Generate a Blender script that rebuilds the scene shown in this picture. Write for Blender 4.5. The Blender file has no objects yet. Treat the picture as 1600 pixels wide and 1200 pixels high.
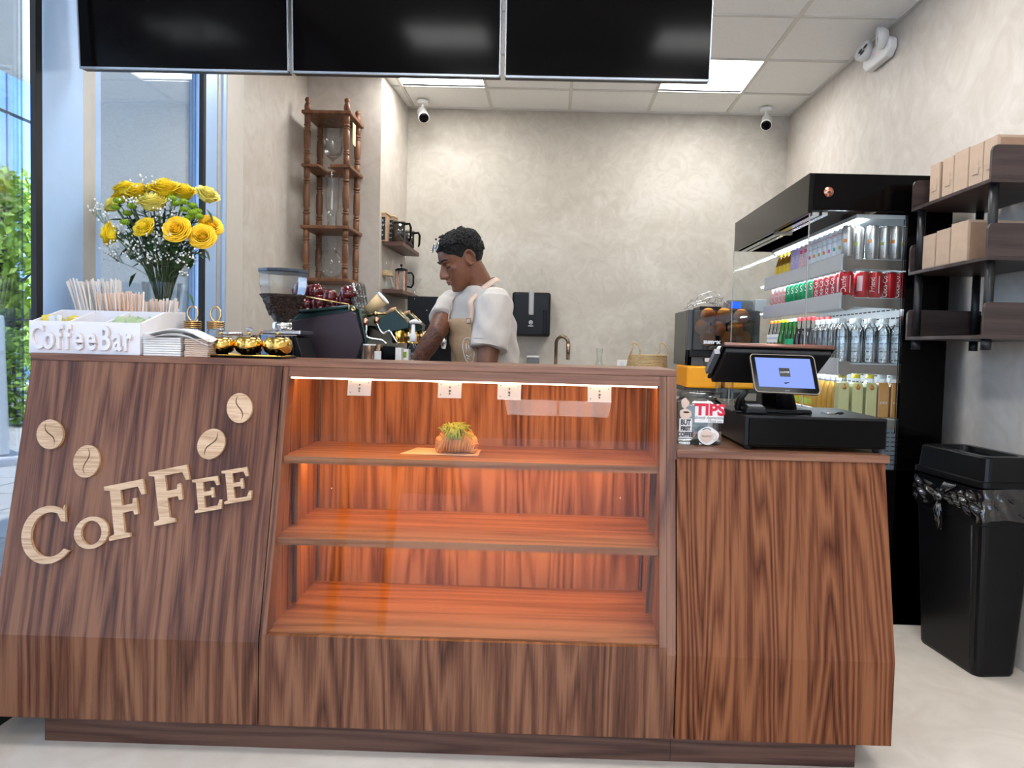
import bpy, bmesh, math, random
from mathutils import Vector, Matrix, Euler, Quaternion
from mathutils.bvhtree import BVHTree
R = math.radians
random.seed(7)
C = bpy.context.scene.collection
scene = bpy.context.scene

# ------------------------------------------------------------------ camera
EYE = 1.25
FPX = 1143.0
cam_d = bpy.data.cameras.new('camera'); cam = bpy.data.objects.new('camera', cam_d); C.objects.link(cam)
cam_d.sensor_fit = 'HORIZONTAL'; cam_d.sensor_width = 36.0; cam_d.lens = FPX / 1600 * 36
cam_d.clip_start = 0.05; cam_d.clip_end = 400
cam.location = (0, 0, EYE)
CAM_R = (Matrix.Rotation(R(0.8), 3, 'Z') @ Matrix.Rotation(R(90 - 2.5), 3, 'X') @ Matrix.Rotation(0.026, 3, 'Z'))
cam.rotation_euler = CAM_R.to_euler()
_d = CAM_R.transposed() @ Vector((0, 1, 0))
_sx = (800 + FPX * _d.x / (-_d.z)) - 862          # shift in pixels so that straight ahead falls on (862, 541)
_sy = 541 - (600 - FPX * _d.y / (-_d.z))
cam_d.shift_x = _sx / 1600; cam_d.shift_y = _sy / 1600
scene.camera = cam
def W(px, py, Y):                                  # the point at depth Y seen at a pixel of the 1600 x 1200 frame
    d = CAM_R @ Vector(((px - 800 + _sx) / FPX, (600 + _sy - py) / FPX, -1))
    t = Y / d.y
    return Vector((d.x * t, Y, EYE + d.z * t))
def WX(px, py, X):
    d = CAM_R @ Vector(((px - 800 + _sx) / FPX, (600 + _sy - py) / FPX, -1))
    t = X / d.x
    return Vector((X, d.y * t, EYE + d.z * t))

# ------------------------------------------------------------------ light, sky, exposure
vs = scene.view_settings
vs.view_transform = 'Standard'; vs.look = 'None'; vs.gamma = 1.0; vs.use_curve_mapping = False
vs.exposure = 0.42
scene.cycles.use_denoising = True
scene.cycles.max_bounces = 10; scene.cycles.transparent_max_bounces = 24
scene.cycles.transmission_bounces = 8; scene.cycles.caustics_refractive = False; scene.cycles.caustics_reflective = False
scene.cycles.sample_clamp_indirect = 6.0
wld = bpy.data.worlds.new('sky'); scene.world = wld; wld.use_nodes = True
nt = wld.node_tree; bg = nt.nodes['Background']
tc = nt.nodes.new('ShaderNodeTexCoord'); sp = nt.nodes.new('ShaderNodeSeparateXYZ'); rp = nt.nodes.new('ShaderNodeValToRGB')
nt.links.new(tc.outputs['Generated'], sp.inputs[0]); nt.links.new(sp.outputs['Z'], rp.inputs[0]); nt.links.new(rp.outputs[0], bg.inputs[0])
rp.color_ramp.elements[0].position = 0.0; rp.color_ramp.elements[0].color = (0.66, 0.80, 1.0, 1)
rp.color_ramp.elements[1].position = 0.7; rp.color_ramp.elements[1].color = (0.22, 0.45, 0.95, 1)
bg.inputs[1].default_value = 3.3
sun_d = bpy.data.lights.new('sun', 'SUN'); sun_d.energy = 5.5; sun_d.angle = R(0.6); sun_d.color = (1, 0.95, 0.87)
sun = bpy.data.objects.new('sun', sun_d); C.objects.link(sun); sun.rotation_euler = Vector((.42, .5, -.75)).to_track_quat('-Z', 'Y').to_euler()

# ------------------------------------------------------------------ helpers
MATS = {}
def mat(name, col, rough=0.5, metal=0.0, spec=0.5, noise=0.05, nscale=20, bump=0.0, bscale=60, emit=None, estr=0, trans=0, ior=1.45, coat=0, stretch=(1, 1, 1), sheen=0, alpha=None):
    m = bpy.data.materials.new(name); m.use_nodes = True; MATS[name] = m
    n = m.node_tree; b = n.nodes['Principled BSDF']
    b.inputs['Base Color'].default_value = (*col, 1); b.inputs['Roughness'].default_value = rough
    b.inputs['Metallic'].default_value = metal; b.inputs['Specular IOR Level'].default_value = spec
    b.inputs['IOR'].default_value = ior
    if trans: b.inputs['Transmission Weight'].default_value = trans
    if coat: b.inputs['Coat Weight'].default_value = coat
    if sheen: b.inputs['Sheen Weight'].default_value = sheen
    if emit: b.inputs['Emission Color'].default_value = (*emit, 1); b.inputs['Emission Strength'].default_value = estr
    if noise or bump:
        t = n.nodes.new('ShaderNodeTexCoord'); mp = n.nodes.new('ShaderNodeMapping'); mp.inputs['Scale'].default_value = stretch
        n.links.new(t.outputs['Object'], mp.inputs[0])
    if noise:
        x = n.nodes.new('ShaderNodeTexNoise'); x.inputs['Scale'].default_value = nscale; x.inputs['Detail'].default_value = 5
        n.links.new(mp.outputs[0], x.inputs['Vector'])
        r = n.nodes.new('ShaderNodeValToRGB'); r.color_ramp.elements[0].position = 0.3; r.color_ramp.elements[1].position = 0.7
        r.color_ramp.elements[0].color = (*[max(0, c * (1 - noise)) for c in col], 1); r.color_ramp.elements[1].color = (*[min(1, c * (1 + noise)) for c in col], 1)
        n.links.new(x.outputs['Fac'], r.inputs[0]); n.links.new(r.outputs[0], b.inputs['Base Color'])
    if bump:
        y = n.nodes.new('ShaderNodeTexNoise'); y.inputs['Scale'].default_value = bscale; y.inputs['Detail'].default_value = 4
        n.links.new(mp.outputs[0], y.inputs['Vector'])
        bu = n.nodes.new('ShaderNodeBump'); bu.inputs['Strength'].default_value = bump; bu.inputs['Distance'].default_value = 0.01
        n.links.new(y.outputs['Fac'], bu.inputs['Height']); n.links.new(bu.outputs[0], b.inputs['Normal'])
    return m
def glass(name, col=(1, 1, 1), refl=1.0, rough=0.0, ior=1.5, extra=0.0):  # thin clear glass: fresnel mix of see-through and mirror
    m = bpy.data.materials.new(name); m.use_nodes = True; MATS[name] = m
    n = m.node_tree; n.nodes.remove(n.nodes['Principled BSDF']); out = n.nodes['Material Output']
    t = n.nodes.new('ShaderNodeBsdfTransparent'); t.inputs[0].default_value = (*col, 1)
    g = n.nodes.new('ShaderNodeBsdfGlossy'); g.inputs['Roughness'].default_value = rough
    x = n.nodes.new('ShaderNodeNewGeometry'); nz = n.nodes.new('ShaderNodeFresnel'); nz.inputs[0].default_value = ior
    mx = n.nodes.new('ShaderNodeMixShader'); ml = n.nodes.new('ShaderNodeMath'); ml.operation = 'MULTIPLY_ADD'
    ml.inputs[1].default_value = refl; ml.inputs[2].default_value = extra; ml.use_clamp = True
    # same reflectance from either side
    inv = n.nodes.new('ShaderNodeVectorMath'); inv.operation = 'SCALE'
    mm = n.nodes.new('ShaderNodeMath'); mm.operation = 'MULTIPLY_ADD'; mm.inputs[1].default_value = -2; mm.inputs[2].default_value = 1
    lw = n.nodes.new('ShaderNodeLayerWeight'); lw.inputs['Blend'].default_value = 0.25
    n.links.new(lw.outputs['Fresnel'], ml.inputs[0]); n.links.new(ml.outputs[0], mx.inputs[0])
    n.links.new(t.outputs[0], mx.inputs[1]); n.links.new(g.outputs[0], mx.inputs[2]); n.links.new(mx.outputs[0], out.inputs[0])
    for q in (x, nz, inv, mm): n.nodes.remove(q)
    return m
def wood(name, dark, mid, light, axis='Z', scale=1.0, rough=0.4, rings=9.0, spec=0.4, seed=0.0, fine=1.0, flat=False, coat=0):
    m = bpy.data.materials.new(name); m.use_nodes = True; MATS[name] = m
    n = m.node_tree; b = n.nodes['Principled BSDF']; L = n.links.new
    t = n.nodes.new('ShaderNodeTexCoord')
    def mp(a, c):
        q = n.nodes.new('ShaderNodeMapping'); s = [a, a, a]; s['XYZ'.index(axis)] = c; s[1] = c if flat else s[1]; q.inputs['Scale'].default_value = [v * scale for v in s]
        q.inputs['Location'].default_value = (seed, seed * 1.7, seed * .6); L(t.outputs['Object'], q.inputs[0]); return q
    n1 = n.nodes.new('ShaderNodeTexNoise'); n1.inputs['Scale'].default_value = 1; n1.inputs['Detail'].default_value = 2; n1.inputs['Roughness'].default_value = .45
    L(mp(6.5, 0.42).outputs[0], n1.inputs['Vector'])
    mul = n.nodes.new('ShaderNodeMath'); mul.operation = 'MULTIPLY'; mul.inputs[1].default_value = rings; L(n1.outputs['Fac'], mul.inputs[0])
    n2 = n.nodes.new('ShaderNodeTexNoise'); n2.inputs['Scale'].default_value = 1; n2.inputs['Detail'].default_value = 6
    L(mp(70, 1.6).outputs[0], n2.inputs['Vector'])
    ad = n.nodes.new('ShaderNodeMath'); ad.operation = 'MULTIPLY_ADD'; ad.inputs[1].default_value = 0.5; L(n2.outputs['Fac'], ad.inputs[0]); L(mul.outputs[0], ad.inputs[2])
    fr = n.nodes.new('ShaderNodeMath'); fr.operation = 'PINGPONG'; fr.inputs[1].default_value = 0.5; L(ad.outputs[0], fr.inputs[0])
    n3 = n.nodes.new('ShaderNodeTexNoise'); n3.inputs['Scale'].default_value = 1; n3.inputs['Detail'].default_value = 8; n3.inputs['Roughness'].default_value = .65
    L(mp(160 * fine, 5).outputs[0], n3.inputs['Vector'])
    n4 = n.nodes.new('ShaderNodeTexNoise'); n4.inputs['Scale'].default_value = 1; n4.inputs['Detail'].default_value = 2
    L(mp(9, .5).outputs[0], n4.inputs['Vector'])
    a1 = n.nodes.new('ShaderNodeMath'); a1.operation = 'MULTIPLY_ADD'; a1.inputs[1].default_value = 0.50; L(fr.outputs[0], a1.inputs[0])
    m3 = n.nodes.new('ShaderNodeMath'); m3.operation = 'MULTIPLY'; m3.inputs[1].default_value = 0.55; L(n3.outputs['Fac'], m3.inputs[0]); L(m3.outputs[0], a1.inputs[2])
    a2 = n.nodes.new('ShaderNodeMath'); a2.operation = 'MULTIPLY_ADD'; a2.inputs[1].default_value = 0.42; L(n4.outputs['Fac'], a2.inputs[0]); L(a1.outputs[0], a2.inputs[2])
    r = n.nodes.new('ShaderNodeValToRGB'); e = r.color_ramp.elements
    e[0].position = 0.40; e[0].color = (*dark, 1); e[1].position = 0.74; e[1].color = (*light, 1)
    k = e.new(0.54); k.color = (*mid, 1)
    L(a2.outputs[0], r.inputs[0]); L(r.outputs[0], b.inputs['Base Color'])
    b.inputs['Roughness'].default_value = rough; b.inputs['Specular IOR Level'].default_value = spec
    b.inputs['Coat Weight'].default_value = coat; b.inputs['Coat Roughness'].default_value = .16
    bu = n.nodes.new('ShaderNodeBump'); bu.inputs['Strength'].default_value = 0.08; bu.inputs['Distance'].default_value = 0.002
    L(n3.outputs['Fac'], bu.inputs['Height']); L(bu.outputs[0], b.inputs['Normal'])
    return m

class MB:                                          # collects shapes, then links them as one mesh object
    def __init__(s): s.v = []; s.f = []; s.sm = []
    def add(s, vs_, fs, smooth=False):
        o = len(s.v); s.v += [Vector(v) for v in vs_]; s.f += [[i + o for i in f] for f in fs]; s.sm += [smooth] * len(fs); return s
    def box(s, x0, x1, y0, y1, z0, z1, M=None):
        vs_ = [Vector((x, y, z)) for x in (x0, x1) for y in (y0, y1) for z in (z0, z1)]
        if M is not None: vs_ = [M @ v for v in vs_]
        return s.add(vs_, [(0, 1, 3, 2), (4, 6, 7, 5), (0, 4, 5, 1), (2, 3, 7, 6), (0, 2, 6, 4), (1, 5, 7, 3)])
    def hexa(s, a, b):                             # a, b: two quads (four points each), joined
        return s.add(list(a) + list(b), [(3, 2, 1, 0), (4, 5, 6, 7), (0, 1, 5, 4), (1, 2, 6, 5), (2, 3, 7, 6), (3, 0, 4, 7)])
    def lathe(s, prof, n=24, c=(0, 0, 0), M=None, smooth=True, cap=True):
        o = []; k = len(prof)
        for i in range(n):
            a = 2 * math.pi * i / n
            for r_, z in prof: o.append(Vector((r_ * math.cos(a), r_ * math.sin(a), z)))
        if M is not None: o = [M @ v for v in o]
        o = [v + Vector(c) for v in o]
        f = [(i * k + j, ((i + 1) % n) * k + j, ((i + 1) % n) * k + j + 1, i * k + j + 1) for i in range(n) for j in range(k - 1)]
        s.add(o, f, smooth)
        if cap:
            b = len(s.v) - len(o)
            for j, rev in ((0, True), (k - 1, False)):
                if prof[j][0] > 1e-5:
                    ring = [b + i * k + j for i in range(n)]
                    s.f.append(ring[::-1] if rev else ring); s.sm.append(False)
        return s
    def cyl(s, p, q, r, r2=None, n=16, smooth=True):
        p = Vector(p); q = Vector(q); d = q - p; M = d.to_track_quat('Z', 'Y').to_matrix()
        return s.lathe([(r, 0), (r if r2 is None else r2, d.length)], n, p, M, smooth)
    def tube(s, pts, r, n=8, closed=False, smooth=True):
        pts = [Vector(p) for p in pts]; m = len(pts); rs = r if isinstance(r, (list, tuple)) else [r] * m
        o = []; up = None
        for i, p in enumerate(pts):
            a = pts[i - 1] if (i > 0 or closed) else pts[i]; b = pts[(i + 1) % m] if (i < m - 1 or closed) else pts[i]
            d = (b - a).normalized() if (b - a).length > 1e-9 else Vector((0, 0, 1))
            if up is None: up = d.orthogonal().normalized()
            up = (up - d * up.dot(d)); up = up.normalized() if up.length > 1e-6 else d.orthogonal().normalized()
            w = d.cross(up)
            for k in range(n):
                t = 2 * math.pi * k / n; o.append(p + (up * math.cos(t) + w * math.sin(t)) * rs[i])
        e = m if closed else m - 1
        f = [(i * n + k, i * n + (k + 1) % n, ((i + 1) % m) * n + (k + 1) % n, ((i + 1) % m) * n + k) for i in range(e) for k in range(n)]
        s.add(o, f, smooth)
        if not closed:
            b = len(s.v) - len(o)
            s.f.append([b + k for k in range(n)][::-1]); s.f.append([b + (m - 1) * n + k for k in range(n)]); s.sm += [False, False]
        return s
    def prism(s, poly, d0, d1, M=None):            # 2D outline (x, z) between depths d0 and d1 (y)
        n = len(poly); a = [Vector((x, d0, z)) for x, z in poly]; b = [Vector((x, d1, z)) for x, z in poly]
        vs_ = a + b
        if M is not None: vs_ = [M @ v for v in vs_]
        return s.add(vs_, [list(range(n)), list(range(2 * n - 1, n - 1, -1))] + [(i, i + n, (i + 1) % n + n, (i + 1) % n) for i in range(n)])
    def ball(s, c, r, n=12, m=8, sc=(1, 1, 1), M=None, smooth=True):
        prof = [(math.sin(math.pi * j / m) , -math.cos(math.pi * j / m)) for j in range(m + 1)]
        A = Matrix.Diagonal((r * sc[0], r * sc[1], r * sc[2]))
        if M is not None: A = M @ A
        return s.lathe(prof, n, c, A, smooth, cap=False)
    def build(s, name, m, parent=None, bevel=0, seg=2, loc=None, solid=0, sub=0, merge=False):
        me = bpy.data.meshes.new(name)
        org = Vector(loc) if loc is not None else Vector((0, 0, 0))
        me.from_pydata([v - org for v in s.v], [], s.f)
        me.polygons.foreach_set('use_smooth', s.sm)
        me.materials.append(MATS[m] if isinstance(m, str) else m)
        bm = bmesh.new(); bm.from_mesh(me)
        if merge: bmesh.ops.remove_doubles(bm, verts=bm.verts, dist=1e-5)
        bmesh.ops.recalc_face_normals(bm, faces=bm.faces)
        if bevel: bmesh.ops.bevel(bm, geom=[e for e in bm.edges if len(e.link_faces) == 2 and e.calc_face_angle(0) > .6], offset=bevel, segments=seg, affect='EDGES', profile=.5)
        bm.to_mesh(me); bm.free()
        o = bpy.data.objects.new(name, me); C.objects.link(o); o.location = org
        if parent is not None: o.parent = parent
        if solid: q = o.modifiers.new('s', 'SOLIDIFY'); q.thickness = solid; q.offset = 0
        if sub: q = o.modifiers.new('u', 'SUBSURF'); q.levels = sub; q.render_levels = sub
        return o
def tag(o, label=None, cat=None, group=None, kind=None):
    if label: o['label'] = label
    if cat: o['category'] = cat
    if group: o['group'] = group
    if kind: o['kind'] = kind
    return o
def thing(name, label, cat, loc=(0, 0, 0), rz=0, group=None):
    o = bpy.data.objects.new(name, None); C.objects.link(o); o.location = loc; o.rotation_euler = (0, 0, rz); o.empty_display_size = .05
    return tag(o, label, cat, group)
def copy_tree(o, parent=None):
    c = o.copy(); C.objects.link(c); c.parent = parent
    for ch in list(o.children): copy_tree(ch, c)
    return c
def struct(mb, name, m, **k):
    o = mb.build(name, m, **k)
    if k.get('parent') is None: o['kind'] = 'structure'
    return o
_dg = None
def text_mesh(txt, size, sx=1.0, depth=0.0, shear=0.0, spacing=1.0, res=3, bold=0.0):
    cu = bpy.data.curves.new('t', 'FONT'); cu.body = txt; cu.size = size; cu.extrude = depth; cu.shear = shear; cu.space_character = spacing
    cu.align_x = 'CENTER'; cu.align_y = 'CENTER'; cu.resolution_u = res; cu.offset = bold; cu.fill_mode = 'BOTH' if depth else 'FRONT'
    o = bpy.data.objects.new('t', cu); C.objects.link(o)
    dg = bpy.context.evaluated_depsgraph_get(); me = bpy.data.meshes.new_from_object(o.evaluated_get(dg))
    bpy.data.objects.remove(o); bpy.data.curves.remove(cu)
    vs_ = [Vector((v.co.x * sx, v.co.y, v.co.z)) for v in me.vertices]; fs = [list(p.vertices) for p in me.polygons]
    bpy.data.meshes.remove(me)
    return vs_, fs
def text_on(name, txt, size, m, parent, M, sx=1.0, depth=0.0, **k):   # flat lettering; M takes the text plane (x, y) to the parent's space
    vs_, fs = text_mesh(txt, size, sx, depth, **k)
    return MB().add([M @ v for v in vs_], fs).build(name, m, parent)
def text_wrap(name, txt, size, m, parent, r, a0, z0, vertical=False, sx=1.0, **k):   # lettering wrapped on a cylinder of radius r
    vs_, fs = text_mesh(txt, size, sx, 0, **k)
    o = []
    for v in vs_:
        x, y = (v.x, v.y) if not vertical else (-v.y, v.x)
        a = a0 + x / r; o.append((r * math.cos(a), r * math.sin(a), z0 + y))
    return MB().add(o, fs).build(name, m, parent)
def frame(origin, xdir, ydir):                      # 4x4 from a plane's axes
    x = Vector(xdir).normalized(); y = Vector(ydir).normalized(); z = x.cross(y); y = z.cross(x)
    M = Matrix((x, y, z)).transposed().to_4x4(); M.translation = Vector(origin); return M

# ------------------------------------------------------------------ materials
def plaster(name, c1, c2, c3, sc=1.3):
    m = mat(name, c2, .6, spec=.25, noise=0); n = m.node_tree; b = n.nodes['Principled BSDF']; L = n.links.new
    t = n.nodes.new('ShaderNodeTexCoord')
    a = n.nodes.new('ShaderNodeTexNoise'); a.inputs['Scale'].default_value = sc; a.inputs['Detail'].default_value = 9; a.inputs['Roughness'].default_value = .62; a.inputs['Distortion'].default_value = 1.2
    c = n.nodes.new('ShaderNodeTexNoise'); c.inputs['Scale'].default_value = sc * 5; c.inputs['Detail'].default_value = 8; c.inputs['Distortion'].default_value = 2.5
    L(t.outputs['Object'], a.inputs['Vector']); L(t.outputs['Object'], c.inputs['Vector'])
    mx = n.nodes.new('ShaderNodeMath'); mx.operation = 'MULTIPLY_ADD'; mx.inputs[1].default_value = .4; L(c.outputs['Fac'], mx.inputs[0])
    m2 = n.nodes.new('ShaderNodeMath'); m2.operation = 'MULTIPLY'; m2.inputs[1].default_value = .6; L(a.outputs['Fac'], m2.inputs[0]); L(m2.outputs[0], mx.inputs[2])
    r = n.nodes.new('ShaderNodeValToRGB'); e = r.color_ramp.elements; e[0].position = .38; e[0].color = (*c1, 1); e[1].position = .62; e[1].color = (*c3, 1); k = e.new(.5); k.color = (*c2, 1)
    L(mx.outputs[0], r.inputs[0]); L(r.outputs[0], b.inputs['Base Color'])
    rr = n.nodes.new('ShaderNodeMapRange'); rr.inputs['To Min'].default_value = .42; rr.inputs['To Max'].default_value = .68; L(c.outputs['Fac'], rr.inputs[0]); L(rr.outputs[0], b.inputs['Roughness'])
    return m
plaster('limewash', (.45, .41, .35), (.51, .47, .405), (.58, .545, .485))
plaster('limewash_side', (.50, .445, .385), (.56, .51, .45), (.63, .585, .53), 1.0)
plaster('concrete_floor', (.62, .54, .46), (.66, .59, .51), (.72, .65, .57), .9)
MATS['concrete_floor'].node_tree.nodes['Principled BSDF'].inputs['Specular IOR Level'].default_value = .35
wood('walnut', (.044, .015, .008), (.112, .041, .021), (.215, .096, .050), 'Z', 1.0, .38, 12, spec=.24, flat=True, coat=.14)
wood('walnut_right', (.036, .010, .004), (.115, .036, .015), (.225, .086, .036), 'Z', .9, .5, 22, spec=.12, seed=3.1, flat=True)
wood('walnut_case', (.075, .026, .011), (.19, .075, .031), (.32, .145, .064), 'Z', .95, .5, 15, spec=.15, seed=7.3)
wood('walnut_across', (.065, .023, .012), (.145, .055, .028), (.24, .11, .06), 'X', 1.0, .33)
wood('walnut_shelf', (.12, .042, .018), (.22, .088, .038), (.33, .145, .068), 'X', 1.0, .45, 9, spec=.2, seed=2)
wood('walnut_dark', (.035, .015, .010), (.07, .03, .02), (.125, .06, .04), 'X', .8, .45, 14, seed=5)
wood('oak', (.34, .20, .105), (.50, .32, .19), (.62, .43, .28), 'X', 2.2, .5, 26, seed=1)
wood('tower_wood', (.10, .040, .018), (.17, .072, .033), (.24, .105, .05), 'Z', 2, .38, 4)
wood('espresso_wood', (.022, .014, .012), (.036, .022, .019), (.055, .035, .03), 'X', 1.4, .45, 5)
mat('ceiling_tile', (.87, .87, .85), .9, noise=.03, nscale=90, bump=.15, bscale=300)
mat('ceiling_grid', (.66, .65, .60), .6, noise=.02)
mat('light_panel', (1, 1, 1), .5, noise=0, emit=(1, .99, .97), estr=15)
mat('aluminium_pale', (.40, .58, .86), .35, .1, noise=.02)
mat('aluminium_beige', (.50, .49, .47), .4, .2, noise=.03)
mat('trim_paint', (.60, .555, .50), .5, noise=.02)
mat('black_rubber', (.008, .008, .009), .6, noise=.1)
mat('black_gloss', (.002, .0015, .0015), .1, noise=0, spec=.10)
mat('black_panel', (.003, .0026, .0026), .14, noise=0, spec=.2)
mat('black_metal', (.012, .012, .013), .4, .2, noise=.1)
mat('black_plastic', (.006, .0055, .006), .34, noise=.1, spec=.28)
mat('black_bin', (.0045, .0046, .0055), .3, noise=.2, nscale=9, spec=.3)
mat('grey_metal', (.20, .175, .15), .35, .8, noise=.05)
mat('steel', (.62, .62, .62), .22, 1, noise=.03)
mat('chrome', (.82, .82, .83), .08, 1, noise=0)
mat('gold', (.80, .50, .12), .13, 1, noise=.04)
mat('brass', (.55, .38, .18), .25, 1, noise=.05)
mat('bronze', (.22, .16, .11), .25, 1, noise=.05)
mat('white_plastic', (.78, .78, .77), .35, noise=.02)
mat('white_paint', (.70, .69, .71), .55, noise=.03, nscale=12)
mat('paper_white', (.75, .72, .69), .8, noise=.06, nscale=40)
mat('paper_kraft', (.58, .36, .17), .8, noise=.07, nscale=60)
mat('kraft_box', (.47, .335, .235), .75, noise=.05, nscale=30)
mat('kraft_box_dark', (.33, .20, .125), .75, noise=.05, nscale=30)
mat('plate_metal', (.60, .42, .33), .35, .35, noise=.05)
mat('led_warm', (1, .6, .3), .5, noise=0, emit=(1, .49, .15), estr=72)
mat('led_white', (1, 1, 1), .5, noise=0, emit=(.82, .92, 1), estr=34)
glass('glass_case', (.97, .975, .97), .14, extra=.004)
glass('glass_window', (.93, .96, .97), .7)
glass('glass_fridge', (.96, .975, .97), .6, extra=.01)
mat('kraft_pale', (.62, .45, .34), .75, noise=.05, nscale=40)
mat('brass_dark', (.35, .18, .05), .3, .8)
mat('crystal', (.75, .75, .78), .05, noise=0, trans=.85, ior=1.5)
mat('wood_tan', (.50, .27, .12), .4, noise=.1)
mat('copper_brown', (.30, .15, .11), .3, .6, noise=.05)
glass('glass_jar', (.93, .95, .95), 1.3, .01, extra=.05)
glass('glass_thin', (.95, .96, .96), .5, .02, extra=.025)
glass('plastic_clear', (.92, .94, .95), .5, .04, extra=.03)
# ------------------------------------------------------------------ the room
CEIL = 3.09; XL = -1.73; YB = 5.81
def xr(y): return 1.80 + (5.81 - y) * 0.040        # the right wall opens slightly towards the room's front
struct(MB().box(XL - .02, 2.6, -4.0, YB, -.1, 0), 'floor', 'concrete_floor')
struct(MB().box(-1.2, xr(YB) + .3, YB, YB + .15, 0, CEIL + .1), 'wall_back', 'limewash')
struct(MB().hexa([(xr(-4), -4, 0), (xr(YB), YB, 0), (xr(YB) + .15, YB, 0), (xr(-4) + .15, -4, 0)], [(xr(-4), -4, CEIL + .1), (xr(YB), YB, CEIL + .1), (xr(YB) + .15, YB, CEIL + .1), (xr(-4) + .15, -4, CEIL + .1)]), 'wall_right', 'limewash_side')
struct(MB().box(XL - .15, XL, 4.02, 5.2, 0, CEIL + .1), 'wall_left', 'limewash_side')
struct(MB().hexa([(XL - .15, 5.10, 0), (-1.216, 5.10, 0), (-1.165, YB + .15, 0), (XL - .15, YB + .15, 0)], [(XL - .15, 5.10, CEIL + .1), (-1.216, 5.10, CEIL + .1), (-1.165, YB + .15, CEIL + .1), (XL - .15, YB + .15, CEIL + .1)]), 'wall_corner', 'limewash_side')
struct(MB().box(XL - .02, XL + .02, 3.82, 4.02, 0, CEIL), 'trim_1', 'trim_paint', bevel=.004)
struct(MB().box(XL, 2.2, -4.15, -4.0, 0, .12).box(XL, 2.2, -4.15, -4.0, 2.92, CEIL + .1), 'wall_front', 'limewash_side')
# ceiling: grid with lay-in panels
ceil = struct(MB().box(XL, 2.35, -4.0, YB, CEIL + .03, CEIL + .06), 'ceiling', 'ceiling_grid')
gx = [1.311 - .61 * k for k in range(0, 6)]; gy = [5.34 - .61 * k for k in range(0, 16)]
g = MB()
for x in gx[:5]: g.box(x - .012, x + .012, -4, YB, CEIL, CEIL + .03)
for y in gy: g.box(XL, 2.3, y - .012, y + .012, CEIL - .001, CEIL + .029)
g.build('ceiling_grid_bars', 'ceiling_grid', ceil)
g = MB().box(XL, XL + .03, -4, YB, CEIL - .004, CEIL + .02)
g.box(-1.165, 1.8, YB - .022, YB, CEIL - .005, CEIL + .02)
g.hexa([(xr(-4) - .022, -4, CEIL - .004), (xr(YB) - .022, YB, CEIL - .004), (xr(YB), YB, CEIL - .004), (xr(-4), -4, CEIL - .004)], [(xr(-4) - .022, -4, CEIL + .02), (xr(YB) - .022, YB, CEIL + .02), (xr(YB), YB, CEIL + .02), (xr(-4), -4, CEIL + .02)])
struct(g, 'trim_2', 'ceiling_grid')
lights = {(.396, 14), (-.214, 14), (1.006, 0), (-.824, 0), (1.006, 3), (-.824, 3), (1.006, 6), (-.824, 6), (1.006, 9), (-.824, 9), (1.006, 12), (-.824, 12)}  # middle front pair is unseen, added as fill for floor and right wall
cells_x = [(1.311, 2.2)] + [(gx[k + 1], gx[k]) for k in range(4)] + [(XL, gx[4])]
for i, (x0, x1) in enumerate(cells_x):
    for j in range(-1, len(gy) - 1):
        y0, y1 = (gy[j + 1], gy[j]) if j >= 0 else (gy[0], YB)
        if j < 0: y0 = gy[0]
        xm = (x0 + x1) / 2; lit = any(abs(xm - a) < .1 and j == b for a, b in lights)
        if i == 0: x1 = xr(y1) + .02
        if y1 < 0: continue
        if lit: continue
        MB().box(x0 + .012, x1 - .012, y0 + .012, y1 - .012, CEIL + .006, CEIL + .022).build('ceiling_panel', 'ceiling_tile', ceil)
lab = {(1, 0): 'square ceiling light panel near the right wall, beside the menu screens', (0, 0): 'square ceiling light panel by the left camera, behind the menu screens'}
for (a, j) in sorted(lights):
    y0, y1 = gy[j + 1], gy[j]
    t = thing('ceiling_light', lab.get((int(a > 0), j), 'square ceiling light panel %s, %s' % (['towards the window side', 'towards the right wall'][a > 0], {0: 'at the back', 3: 'above the menu screens', 6: 'just in front of the bar', 9: 'over the customer floor', 12: 'by the shop front'}.get(j, 'added fill light in the front row, %s of middle' % ('right' if a > 0 else 'left')))), 'light', (a, (y0 + y1) / 2, CEIL + .004))
    MB().box(-.30, .30, -.30, .30, .012, .02).build('diffuser', 'light_panel', t)
    MB().box(-.303, -.293, -.303, .303, 0, .02).box(.293, .303, -.303, .303, 0, .02).box(-.303, .303, -.303, -.293, 0, .02).box(-.303, .303, .293, .303, 0, .02).build('light_frame', 'ceiling_grid', t)
# window wall on the left
def wbox(y0, y1, z0=0, z1=CEIL, x0=XL - .06, x1=XL + .0): return MB().box(x0, x1, y0, y1, z0, z1)
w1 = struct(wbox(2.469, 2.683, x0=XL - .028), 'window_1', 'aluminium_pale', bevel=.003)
wbox(2.437, 2.468, x0=XL - .02, x1=XL - .001).build('window_gasket', 'black_rubber', w1)
wbox(2.683, 2.735, x1=XL - .003).build('window_frame', 'aluminium_beige', w1, bevel=.003)
wbox(2.735, 2.775, x1=XL - .012).build('window_frame', 'aluminium_beige', w1, bevel=.003)
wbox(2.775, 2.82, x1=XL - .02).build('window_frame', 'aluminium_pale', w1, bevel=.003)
MB().box(XL - .035, XL - .028, 2.82, 3.60, .1, CEIL - .05).build('pane', 'glass_window', w1)
MB().box(XL - .04, XL - .033, -3.9, 2.43, .12, CEIL - .06).build('pane', 'glass_window', w1)
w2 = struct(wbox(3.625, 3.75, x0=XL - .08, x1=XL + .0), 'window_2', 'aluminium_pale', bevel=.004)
wbox(3.598, 3.625, x0=XL - .02, x1=XL + .001).build('window_gasket', 'black_rubber', w2)
wbox(3.75, 3.785, x1=XL + .005).build('window_frame', 'aluminium_beige', w2, bevel=.003)
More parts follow.
